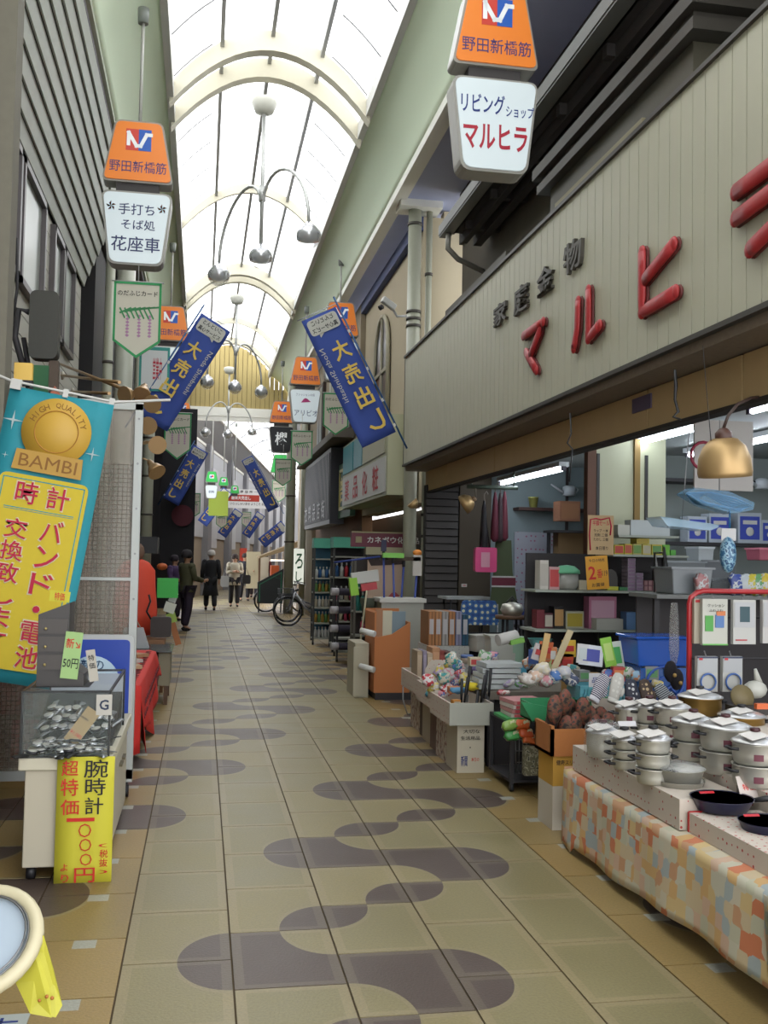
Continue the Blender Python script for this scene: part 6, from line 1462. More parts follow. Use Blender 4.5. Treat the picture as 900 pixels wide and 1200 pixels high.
# green tray of cloths
gt = thing('green_tray_box', 'green sloping-sided tray full of crumpled cloths', 'tray', (2.24, 6.30, .56))
Bm(mat((50, 150, 96), .5)).prism([(-.10, .0), (.38, .0), (.42, .16), (.1, .08), (-.18, .13)], 0, .012).b0(-.1, .38, .25, .262, 0, .12).b0(-.1, -.085, .01, .25, 0, .11).b0(.37, .385, .01, .25, 0, .13).b0(-.1, .38, 0, .25, 0, .01).build('tray', gt)
for i, (px, py, c, lb) in enumerate(((618, 796, (206, 196, 190), 'white and brown crumpled cloth at the left of the green tray'), (628, 792, (220, 190, 170), 'peach cloth in the green tray'), (640, 798, (214, 150, 160), 'pink cloth in the middle of the green tray'), (650, 792, (80, 120, 180), 'blue cloth in the green tray'), (660, 788, (206, 206, 214), 'pale cloth at the right of the green tray'), (668, 796, (90, 100, 130), 'dark blue striped cloth at the right end of the green tray'), (634, 784, (226, 216, 190), 'cream card box standing in the green tray'))):
    t = thing('crumpled_cloth', lb, 'cloth', at(px, py, y=6.58)); t.rotation_euler = (0, .3*(-1)**i, .4*i); pillow(Bm(pattern('noise', [c, (222, 218, 214), c], 18, .7)), (0, 0, 0), (.062, .05, .042), px, crumple=.25, sq=.8).build('fabric', t)
# tubs and bowls at the back
def tub(label, px, py, z, w, d, h, c, al=None, rz=0):
    p = on(px, py, z); t = thing('plastic_tub', label, 'tub', (p.x, p.y+d/2, z), rz); m = mat(c, .4) if al is None else film(c, al, .2, 'tub')
    Bm(m).box((0, 0, h/2), (w, d, h), taper=1.12).build('shell', t, bevel=.01); Bm(m).box((0, 0, h), (w*1.2, d*1.2, .015)).build('rim', t)
tub('white printed tub stack behind the trays', 590, 778, .62, .24, .2, .26, (206, 206, 196)); tub('mint green tub right of the white printed one', 612, 778, .62, .2, .2, .24, (170, 206, 180))
tub('pale white sack-like tub at the back left', 566, 764, .62, .22, .2, .17, (210, 206, 196), rz=.3); tub('clear blue tub low in front of the mint one', 595, 788, .60, .14, .14, .08, (140, 170, 210), .4); tub('aqua blue tub beside the clear one', 611, 789, .60, .10, .1, .08, (80, 170, 200))
for px, py, z, r, c, lb in ((633, 760, .80, .11, (130, 206, 206), 'turquoise bowl on top at the back'), (638, 772, .74, .12, (170, 210, 206), 'pale aqua bowl under the turquoise one')):
    p = on(px, py, z); t = thing('plastic_bowl', lb, 'bowl', (p.x, p.y, z)); Bm(mat(c, .35)).lathe([(r*.6, 0), (r*.9, .06), (r, .09), (r*1.05, .092), (r*.9, .085), (r*.55, .008), (.001, .008)], (0, 0, 0), 22).build('bowl_body', t)
bs = boxitem('riser_box', 'plain box raising the turquoise bowls', 'box', (2.98, 7.5, .585), (.3, .3, .14), CARD); 
t = thing('magazine_roll', 'rolled white newspaper on the tub', 'paper', at(594, 748, y=8.2)); t.rotation_euler = (0, -.2, 0); Bm(mat((206, 204, 200), .7)).tube([(-.08, 0, 0), (.1, .05, 0)], .05, 10).use(mat((130, 190, 80), .6)).b0(.02, .14, -.03, .05, -.06, -.02).build('paper', t)
for px, py, h, tl, c, lb in ((653, 794, .36, .42, (206, 190, 150), 'tall pale wooden paddle leaning over the green tray'), (640, 792, .30, .2, (206, 170, 110), 'shorter wooden paddle left of the tall one')):
    p = at(px-8, py, y=6.75); t = thing('wooden_paddle', lb, 'paddle', p, 0); t.rotation_euler = (0, tl, 0); Bm(mat(c, .6)).b0(-.022, .022, 0, .012, -.02, h).build('board', t)
for px, py, c, lb, tl in ((633, 765, (214, 206, 206), 'white and red packet behind the paddles', .3), (640, 762, (220, 110, 60), 'orange packet with green top behind the paddles', .1), (667, 760, (232, 190, 60), 'yellow packet with red letters hung at the shelf', 0), (664, 776, (222, 100, 60), 'orange and red packet pile below the yellow one', .05), (652, 778, (200, 214, 150), 'lime and pink packet at the right of the paddles', .5)):
    t = thing('hanging_packet', lb, 'packet', at(px, py, y=6.95)); t.rotation_euler = (0, tl, 0); Bm(mat(c, .5)).b0(-.05, .05, 0, .02, -.06, .06).build('pack', t); Bm(mat((206, 60, 60), .5)).b0(-.035, .035, -.004, 0, -.02, .02).build('printed_front', t)
# basket of sheets and packs
lb_ = thing('blue_basket', 'light blue perforated basket holding white and green packs', 'basket', (2.68, 6.45, .68))
b = Bm(mat((110, 190, 206), .4))
for k in range(16): b.b0(-.15+k*.024, -.138+k*.024, 0, .01, 0, .08)
b.b0(-.16, .24, -.004, .012, .07, .09).b0(-.16, .24, 0, .01, 0, .02).b0(-.16, .24, .24, .25, 0, .09).b0(-.16, -.15, 0, .25, 0, .09).b0(.23, .24, 0, .25, 0, .09).b0(-.16, .24, 0, .25, -.01, 0); b.build('basket_body', lb_)
boxitem('riser_box', 'dotted box raising the light blue basket', 'box', (2.74, 6.59, .562), (.4, .26, .105), PDOT)
for px, py, w, h, c, f, lb, tl in ((693, 768, .17, .14, (214, 218, 226), (60, 70, 160), 'white pack with a blue face in the light blue basket', .12), (683, 766, .08, .13, (206, 206, 206), (190, 200, 200), 'plain white pack left of the blue-faced one', .12), (713, 764, .08, .2, (140, 200, 60), (190, 220, 120), 'lime green tall pack in the light blue basket', -.18), (722, 768, .10, .19, (206, 216, 206), (70, 170, 90), 'white and green tall pack at the right of the basket', -.12)):
    t = thing('flat_pack', lb, 'pack', at(px, py, y=6.56)); t.rotation_euler = (-.15, tl, 0); Bm(mat(c, .5)).b0(-w/2, w/2, 0, .015, -h/2, h/2).build('pack', t); Bm(mat(f, .5)).b0(-w*.35, w*.35, -.004, 0, -h*.3, h*.3).build('printed_front', t)
card('white card with a blue mark hanging below the light blue basket', 697, 797, 6.3, .08, .09, mat((216, 216, 220), .6), [('品', NAVY, 0, 0, .04, .035)])
# blue ringed bin, baskets, hats
bb_ = thing('blue_storage_tub', 'bright blue clear storage tub behind the mittens', 'tub', (3.08, 6.52, .68))
boxitem('riser_box', 'low plain box under the bright blue storage tub', 'box', (3.08, 6.5, .562), (.36, .3, .115), CARD)
bb_.location = (3.08, 6.52, .68); Bm(film((50, 110, 220), .25, .12, 'blue')).box((0, 0, .32), (.36, .3, .18), taper=1.08).box((0, 0, .42), (.42, .36, .02)).build('shell', bb_, bevel=.01)
b = Bm(mat((40, 90, 190), .3)); b.tube([(.13*math.cos(a*PI/14), -.17, .12+.11*math.sin(a*PI/14)) for a in range(28)], .010, 6, closed=True).tube([(.05*math.cos(a*PI/8), -.17, .12+.04*math.sin(a*PI/8)) for a in range(16)], .008, 6, closed=True)
for k in range(8): a = k*PI/4; b.tube([(.05*math.cos(a), -.17, .12+.04*math.sin(a)), (.13*math.cos(a), -.17, .12+.11*math.sin(a))], .006, 5)
b.build('ring_basket', bb_)
Bm(film((60, 120, 210), .3, .12, 'blue2')).b0(-.17, .17, -.16, .14, 0, .22).build('lower_tub', bb_)
for px, py, lb in ((786, 787, 'black knitted hat with a gold badge beside the red rack'), (793, 796, 'second black knitted hat tucked behind the badge hat')):
    t = thing('knit_hat', lb, 'hat', at(px, py, y=6.1)); Bm(mat((30, 26, 34), .9)).ball((0, 0, 0), .055, 12, (.85, .6, 1.3)).build('crown', t); Bm(mat((196, 160, 90), .5)).ball((.01, -.036, -.02), .014, 8).build('badge', t)
tag(Bm(PDOT).b0(-.1, .12, 0, .2, 0, .13).build('dotted_box', loc=(2.86, 6.0, .56)), 'dotted box behind the mittens below the black hats', 'box')

# ---- red rack with hanging packages
rr = thing('red_rack', 'red tubular rack with hooks of hanging packages at the right', 'rack', (2.92, 5.7, 0))
RT = mat((190, 44, 50), .35)
Bm(RT).tube([(0, 0, .45), (0, 0, 1.36), (.01, 0, 1.40), (.05, 0, 1.43), (.09, 0, 1.44), (1.3, -.02, 1.44)], .016, 10).tube([(1.3, -.02, 1.44), (1.3, -.02, .45)], .016, 10).build('tube_frame', rr)
Bm(DARK).tube([(0, 0, 1.28), (1.3, 0, 1.28)], .006, 6).tube([(0, 0, 1.03), (1.3, 0, 1.03)], .006, 6).build('cross_wire', rr); Bm(DARK).tube([(0, 0, 0), (0, 0, .45)], .018, 8).tube([(1.3, 0, 0), (1.3, 0, .45)], .018, 8).build('leg', rr)
def hangpack(label, x0, y0, x1, y1, Yy, base, items):
    c = at((x0+x1)/2, (y0+y1)/2, y=Yy); w = (x1-x0)*Yy/1180; h = (y1-y0)*Yy/1180; t = thing('hanging_package', label, 'package', c, 0, 'packages on the red rack')
    Bm(mat(base, .45)).b0(-w/2, w/2, 0, .03, -h/2, h/2).build('pack', t)
    for j, (nm, m_, a0, a1, b0_, b1) in enumerate(items): Bm(m_).b0(-w/2+w*a0, -w/2+w*a1, -.004-.001*j, 0, -h/2+h*b0_, -h/2+h*b1).build(nm, t)
    Bm(STEEL).tube([(0, .02, h/2), (0, .04, h/2+.03)], .004, 5).build('hook', t)
    return t
WB_ = mat((206, 208, 208), .5)
h1 = hangpack('white package with green and blue towels printed on it, top left of the red rack', 821, 700, 855, 758, 5.62, (206, 206, 194), [('green_print', mat((80, 170, 70), .5), .1, .42, .30, .64), ('blue_print', mat((90, 130, 190), .5), .5, .85, .38, .66), ('orange_print', mat((226, 130, 70), .5), .55, .9, .64, .74), ('green_edge', mat((110, 190, 90), .5), 0, 1, 0, .03)])
b = B(); put_text(b, 'クッション', INK, .11, .02, c=(0, -.012, .10), bold=.02); put_text(b, 'ふわふわ', INK, .09, .016, c=(0, -.012, .07), bold=.02); b.build('lettering', h1)
hangpack('package with a dark teal arched print next to the towel package', 857, 701, 888, 757, 5.6, (206, 206, 200), [('window', mat((196, 198, 200), .5), .05, .95, .38, .95), ('teal_print', mat((40, 80, 90), .5), .28, .72, .5, .85), ('red_flash', mat((190, 60, 70), .5), .1, .6, .08, .11)])
hangpack('package cut off at the right edge, same kind as the teal arched one', 892, 701, 915, 756, 5.6, (206, 204, 200), [('window', mat((196, 198, 200), .5), .05, .95, .38, .95), ('teal_print', mat((40, 80, 90), .5), .35, .8, .5, .85)])
hangpack('narrow cream package edge-on at the left post of the red rack', 813, 700, 821, 756, 5.66, (190, 180, 160), [('red_spot', RED, .2, .9, .92, .98)])
for k, (x0, x1, lb) in enumerate(((815, 843, 'left package with a blue plastic ring on the lower row'), (845, 872, 'right package with a blue plastic ring on the lower row'))):
    h = hangpack(lb, x0, 768, x1, 812, 5.62, (196, 196, 190), [('card_top', mat((186, 188, 190), .5), .03, .97, .55, .97), ('blue_top', mat((50, 60, 90), .5), .0, 1, .95, 1.0), ('red_spot', RED, .08, .25, .9, .96)])
    Bm(mat((70, 110, 180), .35)).tube([(.048*math.cos(a*PI/12), -.012, -.045+.048*math.sin(a*PI/12)) for a in range(24)], .006, 6, closed=True).build('blue_ring', h)
t = thing('white_jug', 'white plastic jug at the right edge behind the pots', 'jug', at(885, 808, y=5.45)); Bm(mat((206, 206, 196), .4)).ball((0, 0, 0), .06, 12, (1.2, .9, .9)).tube([(.02, 0, .04), (.0, 0, .12)], [.025, .008], 8).build('jug_body', t)
t = thing('cutlery_basket', 'dark basket with round tan board behind the gold pans', 'basket', at(880, 832, y=5.2)); Bm(mat((50, 44, 40), .6)).b0(-.10, .12, 0, .1, -.03, .02).build('basket_body', t); Bm(mat((120, 106, 70), .6)).lathe([(.001, 0), (.07, 0), (.07, .01), (.001, .01)], (-.01, .08, .06), 18, (PI/2-.3, 0, 0)).build('board', t)
tag(Bm(mat((232, 110, 50), .5)).b0(-.03, .04, 0, .03, -.015, .015).build('orange_box', loc=at(893, 828, y=5.1)), 'small orange box on the dark basket behind the gold pans', 'box')
t = thing('wrapped_roll', 'clear wrapped long item hanging left of the red rack post', 'package', at(790, 742, y=6.2)); Bm(film((206, 204, 200), .7, .1, 'wr')).lathe([(.02, -.2), (.035, -.1), (.03, .1), (.02, .2)], (0, 0, 0), 10).build('wrap', t)

# ---- central shelf unit
su = thing('shelf_unit', 'dark shelf unit with pale shelves in the middle of the shop', 'shelf', (3.05, 8.9, 0))
for x in (0, .72, 1.4): Bm(mat((56, 52, 50), .5)).b0(x-.012, x+.012, .3, .33, 0, 1.72 if x else 1.34).build('upright', su)
for z, x0, x1 in ((1.34, -.05, 1.4), (.98, -.05, 1.05), (1.68, .7, 1.45), (1.86, .75, 1.35)): Bm(mat((176, 184, 172), .5)).b0(x0, x1, -.1, .33, z-.02, z).build('shelf', su)
Bm(mat((44, 40, 42), .7)).b0(0, 1.4, .33, .35, .1, 1.68).build('back_panel', su)
def shelfitem(label, px0, px1, z, h, c, f=None, Yy=8.95, name='carton', cat='box', txt=None):
    a, c_ = at(px0, 700, y=Yy).x, at(px1, 700, y=Yy).x
    return boxitem(name, label, cat, ((a+c_)/2, Yy+.06, z), (c_-a, .14, h), mat(c, .55), facemat=mat(f, .5) if f else None, face=txt)
shelfitem('slim white upright box at the left end of the upper shelf', 632, 642, 1.342, .27, (214, 210, 200), (196, 190, 180))
shelfitem('clear box with pink red filling beside the slim white box', 643, 655, 1.342, .21, (216, 170, 170), (206, 70, 70))
gj = thing('lidded_jar', 'clear jar with a mint green lid on the upper shelf', 'jar', (at(664, 690, y=9).x, 9.0, 1.342)); Bm(film((206, 206, 200), .4, .1, 'jar')).lathe([(.09, 0), (.11, .04), (.11, .15)], (0, 0, 0), 20).build('glass', gj, solid=.004); Bm(mat((120, 206, 160), .4)).lathe([(.125, .15), (.12, .18), (.07, .22), (.001, .23)], (0, 0, 0), 20).build('lid', gj); Bm(mat((190, 150, 110), .7)).lathe([(.08, .01), (.09, .08), (.001, .1)], (0, 0, 0), 14).build('contents', gj)
shelfitem('small red box right of the mint lidded jar', 668, 673, 1.342, .07, (206, 50, 60)); shelfitem('white folded card at the foot of the price poster', 678, 687, 1.342, .09, (216, 206, 180))
t = thing('round_fan_lid', 'dark round-topped lid standing on the upper shelf', 'lid', (at(718, 690, y=9).x, 9.0, 1.342)); Bm(mat((60, 56, 50), .5)).prism([(-.07, 0), (.05, 0), (.05, .12), (.03, .17), (-.01, .2), (-.05, .19)], 0, .02).build('lid_body', t)
shelfitem('yellow small label box at the foot of the round lid', 711, 724, 1.342, .035, (206, 206, 60)); shelfitem('green small label box next to the yellow one', 725, 735, 1.342, .03, (60, 130, 80))
for k in range(9):
    shelfitem(['bottom', 'second', 'third', 'fourth', 'fifth', 'sixth', 'seventh', 'eighth', 'top'][k]+' lilac box of the tall stack on the upper shelf', 735, 744, 1.342+.034*k, .031, (176, 160, 176), (150, 120, 150))
for k in range(5):
    shelfitem(['bottom', 'second', 'third', 'fourth', 'top'][k]+' lilac box of the short stack beside the tall one', 745, 753, 1.342+.034*k, .031, (176, 160, 180), (150, 120, 150))
for k in range(6):
    shelfitem('reddish small box, %s column %s row by the black frame' % (('first', 'second', 'third')[k//2], ('lower', 'upper')[k % 2]), 754+5*(k//2), 758.6+5*(k//2), 1.342+.05*(k % 2), .047, (150, 90, 100), (176, 130, 130))
shelfitem('black picture frame box at the right end of the upper shelf', 771, 781, 1.342, .2, (30, 32, 40), (190, 200, 206))
shelfitem('dark red tin at the left of the lower shelf', 629, 638, .982, .17, (120, 30, 44), name='tin', cat='tin'); shelfitem('tin with a white square label on the lower shelf', 638, 648, .982, .14, (90, 40, 50), (206, 196, 180), name='tin', cat='tin')
shelfitem('black box with an orange mark on the lower shelf', 649, 661, .982, .2, (26, 24, 28), (206, 160, 100)); shelfitem('clear jar of yellow and green sweets on the lower shelf', 663, 684, .982, .16, (190, 190, 170), (190, 170, 60), name='jar', cat='jar')
shelfitem('pink and white large box at the back of the lower shelf', 690, 722, .982, .30, (206, 130, 160), (226, 180, 200)); shelfitem('white small basket of grey rolls on the lower shelf', 699, 730, .982, .1, (200, 200, 190), Yy=8.82, name='basket', cat='basket')
shelfitem('blue white cloth pack at the right of the lower shelf', 734, 748, .982, .16, (110, 150, 200), Yy=8.85)
for k, (a, c_, cc, ff, lb) in enumerate(((719, 730, (226, 206, 60), (206, 70, 50), 'yellow and red carton at the left of the yellow row'), (731, 740, (226, 206, 60), (206, 90, 60), 'yellow carton second in the yellow row'), (741, 751, (216, 206, 120), (120, 170, 80), 'yellow and green carton third in the yellow row'), (752, 762, (226, 210, 90), (206, 200, 170), 'pale yellow carton fourth in the yellow row'), (763, 775, (226, 206, 70), (100, 160, 80), 'yellow carton fifth in the yellow row'))):
    shelfitem(lb, a, c_, 1.682, .10 if k else .09, cc, ff, Yy=9.0)
shelfitem('yellow carton lying on top of the yellow row', 745, 760, 1.785, .05, (226, 210, 80), (206, 180, 60), Yy=9.0); shelfitem('lime green carton at the right end of the yellow row', 776, 784, 1.682, .1, (120, 200, 60), Yy=9.0); shelfitem('green small carton overhanging the yellow row', 785, 791, 1.682, .05, (90, 180, 60), Yy=9.0)
shelfitem('flat white carton on the top board of the shelf unit', 738, 784, 1.862, .15, (206, 214, 216), Yy=9.0); shelfitem('small flat white carton left of the wide white one', 723, 737, 1.862, .10, (206, 206, 196), Yy=9.0)
# price posters
pq = card('tan handwritten poster with a crimson ribbon border on the wooden post', 704, 627, 8.7, .25, .36, mat((206, 176, 130), .7), [('半額セール', BRED, 0, .11, .16, .05), ('ラップ 一本', INK, 0, .04, .14, .03), ('洗剤 二個', INK, 0, 0, .13, .03), ('たわし 三個', INK, 0, -.04, .14, .03), ('本日限り', INK, .01, -.12, .12, .035)], name='price_poster', cat='poster')
Bm(BRED).tube([(-.1, -.004, -.14), (-.11, -.004, 0), (-.1, -.004, .14), (-.05, -.004, .15), (0, -.004, .14), (.08, -.004, .16), (.1, -.004, .08), (.09, -.004, .0)], .007, 5).build('ribbon_border', pq)
card('orange poster with a large red figure two under the tan one', 700, 671, 8.6, .21, .30, mat((236, 170, 40), .6), [('今日の特売', INK, 0, .11, .15, .03), ('2', LR_, -.05, .0, .07, .12, .04), ('番', LR_, .02, -.01, .05, .08), ('119', INK, .07, -.01, .05, .05), ('お買得', INK, 0, -.11, .12, .035)], tilt=-.08, name='price_poster', cat='poster')

# ---- wall shelves at the back of the shop
ks = thing('wall_shelf', 'brown wall shelf carrying the watering can and a yellow cup', 'shelf', (4.2, 13.05, 2.33)); Bm(mat((80, 50, 44), .6)).b0(0, 1.2, 0, .25, -.04, 0).build('board', ks); Bm(mat((60, 50, 50), .6)).b0(.75, .78, .2, .24, -.6, .6).build('bracket', ks)
def can(label, px, py, Yy, s=1.0):
    t = thing('watering_can', label, 'watering can', at(px, py, y=Yy)); t.location.z = t.location.z; m = mat((206, 214, 220), .4)
    Bm(m).lathe([(.09*s, 0), (.09*s, .12*s), (.05*s, .14*s)], (0, 0, 0), 14).build('can_body', t); Bm(m).tube([(-.08*s, 0, .04*s), (-.18*s, 0, .1*s), (-.26*s, 0, .15*s)], [.03*s, .016*s, .012*s], 8).build('spout', t); Bm(m).tube([(.08*s, 0, .12*s), (.13*s, 0, .09*s), (.08*s, 0, .02*s)], .01*s, 6).build('handle', t)
c_ = can('white watering can with a long spout on the brown wall shelf', 667, 581, 13.1)
tag(Bm(mat((196, 196, 110), .5)).lathe([(.05, 0), (.065, .12), (.07, .12), (.07, .14), (.001, .14)], (0, 0, 0), 14).build('yellow_cup', loc=(at(625, 583, y=13.15).x, 13.15, 2.335)), 'small yellow cup left on the brown wall shelf', 'cup')
can('second white watering can on the shelf right of the brass lamp', 893, 573, 10.9, .9)
t = boxitem('brown_carton', 'brown cardboard carton on the bracket shelf beside the post', 'carton', (at(664, 610, y=12.6).x, 12.6, at(664, 611, y=12.6).z), (.28, .25, .26), mat((160, 110, 80), .7), facemat=mat((170, 120, 84), .7))
sh2 = thing('bracket_shelf', 'small dark bracket shelf with stacked cartons beside the wooden post', 'shelf', (at(650, 612, y=12.5).x, 12.4, 0)); Bm(DARK).b0(-.05, .6, 0, .4, 1.98, 2.01).b0(0, .02, .3, .4, 1.0, 1.98).b0(-.02, .6, 0, .4, 1.25, 1.28).build('board', sh2)
for px, z, w, h, c, lb in ((668, 1.68, .4, .28, (150, 120, 80), 'tan stacked carton under the bracket shelf'), (655, 1.28, .45, .22, (120, 100, 70), 'olive long carton low beside the post'), (676, 1.5, .2, .16, (170, 150, 90), 'yellowish carton between the stacked ones'), (673, 1.28, .3, .19, (190, 196, 206), 'wrapped white ream at the right of the low cartons')):
    boxitem('stacked_carton', lb, 'carton', (at(px, 640, y=12.7).x, 12.7, z+(.0 if z < 1.6 else .02)), (w, .2, h), mat(c, .7))
for px, py, c, w, lb in ((622, 720, (60, 80, 170), .3, 'blue box on the counter before the dotted wall sheet'), (634, 706, (180, 190, 210), .28, 'pale blue lidded box behind the blue one')):
    boxitem('storage_box', lb, 'box', at(px, py+6, y=12.9), (w, .2, .14), mat(c, .4))
bcn = thing('back_counter', 'dark counter along the far shop wall below the dotted sheet', 'counter', (4.2, 12.6, 0)); Bm(mat((110, 104, 110), .6)).b0(0, 1.4, 0, .6, .70, .74).build('worktop', bcn); Bm(mat((46, 42, 44), .7)).b0(.05, 1.35, .1, .55, 0, .7).build('body', bcn)
# shelf of blue boxes
bsf = thing('wall_shelf', 'dark shelf of blue and white boxes on the shop back wall', 'shelf', (4.9, 10.9, 1.86)); Bm(DARK).b0(0, 2.4, 0, .4, -.04, 0).b0(.1, 2.4, 0, .4, .70, .74).b0(0, .04, .36, .4, -.6, 1.0).build('board', bsf)
for i, (px, w, h, lb) in enumerate(((815, .24, .30, 'first blue and white box from the left on the dark shelf'), (841, .27, .34, 'second blue and white box on the dark shelf'), (876, .30, .36, 'biggest blue and white box on the dark shelf'), (899, .20, .28, 'blue and white box at the right edge of the picture on the dark shelf'))):
    q = boxitem('blue_box', lb, 'box', (at(px, 615, y=11).x, 11.05, 1.862), (w, .2, h), mat((196, 206, 216), .5), facemat=mat((60, 80, 190), .5)); Bm(WHITE).b0(-w*.3, w*.3, -.108, -.104, h*.62, h*.75).ball((0, -.105, h*.38), w*.18, 10, (1, .1, 1)).build('white_print', q)
tag(Bm(mat((226, 220, 214), .5)).b0(-.26, .3, 0, .02, -.3, .32).use(mat((190, 60, 90), .5)).tube([(-.18+.12*math.cos(a), -.01, .0+.12*math.sin(a)) for a in [k*PI/8 for k in range(15)]], .014, 6).build('shop_notice', loc=at(846, 535, y=8.2)), 'white notice with a thin crimson ring behind the brass lamp', 'notice')
# tubs, wire goods to the right
def tubxy(label, px, Yy, z, w, d, h, c, al=None):
    q = at(px, 640, y=Yy); v = pj_on(q.x, Yy-d/2, z); tub(label, v[0], v[1], z, w, d, h, c, al)
def pj_on(x, y, z):
    q = Vector((x, y, z-CAMH)); k = q.dot(AF); return 450+F*q.dot(AR)/k, 600+F*q.dot(AD)/k
tubxy('grey metal washing tub behind the red rack', 800, 7.3, 1.37, .30, .3, .20, (150, 156, 160)); tubxy('clear ridged box above the red rack', 845, 7.3, 1.37, .24, .2, .12, (150, 156, 160), .5); tubxy('pink lidded clear box at the right above the red rack', 885, 7.3, 1.37, .2, .2, .1, (206, 130, 150))
sg2 = thing('side_shelf', 'grey shelf carrying tubs behind the red rack', 'shelf', (3.4, 6.65, 0)); Bm(GREY).b0(-.05, 1.6, .4, .9, 1.34, 1.37).build('board', sg2)
for x in (0, 1.55): Bm(DARK).b0(x-.02, x+.02, .5, .54, 0, 1.34).build('leg', sg2)
Bm(mat((60, 56, 58), .7)).b0(0, 1.55, .86, .88, .0, 1.34).build('back_panel', sg2)
for px, py, c, lb in ((873, 686, (206, 216, 220), 'white packet with a green mark above the red rack'), (880, 690, (222, 206, 70), 'yellow packet above the red rack'), (888, 690, (110, 170, 110), 'green packet above the red rack'), (896, 690, (226, 200, 70), 'second yellow packet at the right above the red rack'), (862, 690, (70, 90, 170), 'blue crinkled packet above the red rack'), (822, 684, (190, 130, 130), 'dusky pink packet on the shelf behind the red rack')):
    t = thing('crinkled_packet', lb, 'packet', at(px, py-10, y=7.05)); t.location.z = 1.455; t.rotation_euler = (0, .15*(px % 3-1), 0); pillow(Bm(pattern('noise', [c, (214, 220, 220), c], 20, .35)), (0, 0, 0), (.055, .03, .08), px, crumple=.15).build('bag_body', t)
# ---- hanging goods
br = thing('brass_lamp', 'large brass dome lamp hanging from a curved arm at the shop front', 'lamp', at(849, 540, y=5.0))
BRM = mat((206, 172, 120), .45, .6)
b = Bm(BRM).lathe([(.03, .125), (.07, .115), (.11, .075), (.135, .01), (.142, -.06), (.138, -.085)], (0, 0, 0), 28); o_ = b.build('dome', br, solid=.004)
Bm(mat((90, 60, 50), .5)).lathe([(.035, .09), (.045, .12), (.045, .15), (.02, .175), (.001, .18)], (0, 0, 0), 14).build('socket_cap', br)
Bm(mat((70, 50, 44), .5)).tube([(0, 0, .17), (.03, 0, .24), (.09, 0, .30), (.2, .05, .33), (.4, .1, .34)], .009, 8).build('arm', br); Bm(DARK).tube([(-.07, 0, .06), (-.09, 0, .4)], .002, 4).tube([(-.07, 0, .0), (-.10, 0, .62)], .002, 4).build('cord', br)
Bm(mat((255, 250, 235), .4, emit=2)).ball((0, 0, -.02), .035, 10).build('bulb', br); br.rotation_euler = (.1, -.1, 0)
def smalllamp(label, px, py, Yy, r, rot):
    t = thing('brass_lamp', label, 'lamp', at(px, py, y=Yy)); t.rotation_euler = rot
    Bm(BRM).lathe([(.2*r, r*.8), (.5*r, r*.7), (.85*r, r*.3), (r, -.3*r)], (0, 0, 0), 20).build('dome', t, solid=.004); Bm(mat((150, 120, 90), .5)).lathe([(.25*r, r*.75), (.25*r, r*1.1), (.001, r*1.15)], (0, 0, 0), 12).build('socket_cap', t); Bm(mat((240, 236, 220), .4)).ball((0, 0, 0), r*.3, 8).build('bulb', t)
    Bm(mat((120, 110, 90), .5)).tube([(0, 0, r*1.1), (-.1*r*8, 0, r*1.6)], .008, 6).build('arm', t)
smalllamp('small brass lamp bent aside near the far end of the shop front', 546, 590, 11.6, .12, (.4, 1.0, 0)); smalllamp('tiny brass lamp clamped to the thick column', 484, 590, 13.3, .08, (0, 2.4, 0))
bp_ = thing('wrapped_hangers', 'blue plastic hangers wrapped flat and hung under the brass lamp', 'hangers', at(843, 586, y=5.2)); MB_ = mat((40, 120, 180), .3)
b = Bm(MB_)
for k in range(5): b.tube([(-.2+.02*k, .02*k, .03-.01*k), (-.05, .02*k, .04), (.1, .02*k, .01-.01*k), (.2, .02*k, -.03), (.1+.02*k, .02*k, -.05), (-.08, .02*k, -.02), (-.2+.02*k, .02*k, .03-.01*k)], .007, 6)
b.build('hanger_bundle', bp_); Bm(film((90, 160, 206), .6, .1, 'bluefilm')).prism([(-.21, .03), (-.1, -.03), (.08, -.075), (.2, -.05), (.21, -.01), (.05, .05), (-.15, .065)][::1], -.01, .1).build('wrapping', bp_); Bm(STEEL).tube([(0, 0, .05), (0, 0, .45)], .003, 5).build('hook', bp_)
t = thing('clear_tray', 'clear pale blue shallow tray hung below the blue hangers', 'tray', at(808, 613, y=5.6)); t.rotation_euler = (0, .08, 0); Bm(film((160, 200, 226), .45, .08, 'clr')).prism([(-.19, .02), (-.14, -.03), (.14, -.03), (.19, -.005), (.19, .01)], 0, .2).build('tray', t); Bm(STEEL).tube([(0, .1, 0), (0, .1, .6)], .003, 5).build('cord', t)
t = thing('blue_net_bag', 'hanging clear bag of blue scrubbers right of the clear tray', 'bag', at(853, 650, y=5.3)); Bm(pattern('noise', [(60, 110, 150), (150, 190, 210), (40, 80, 120), (120, 170, 200)], 30, .3)).ball((0, 0, 0), .055, 12, (.9, .7, 1.9)).build('bag_body', t); Bm(mat((206, 206, 206), .5)).b0(-.04, .05, 0, .005, .08, .15).build('header_card', t); Bm(MB_).tube([(.01, 0, .15), (.01, 0, .26)], .006, 6).build('hook', t)
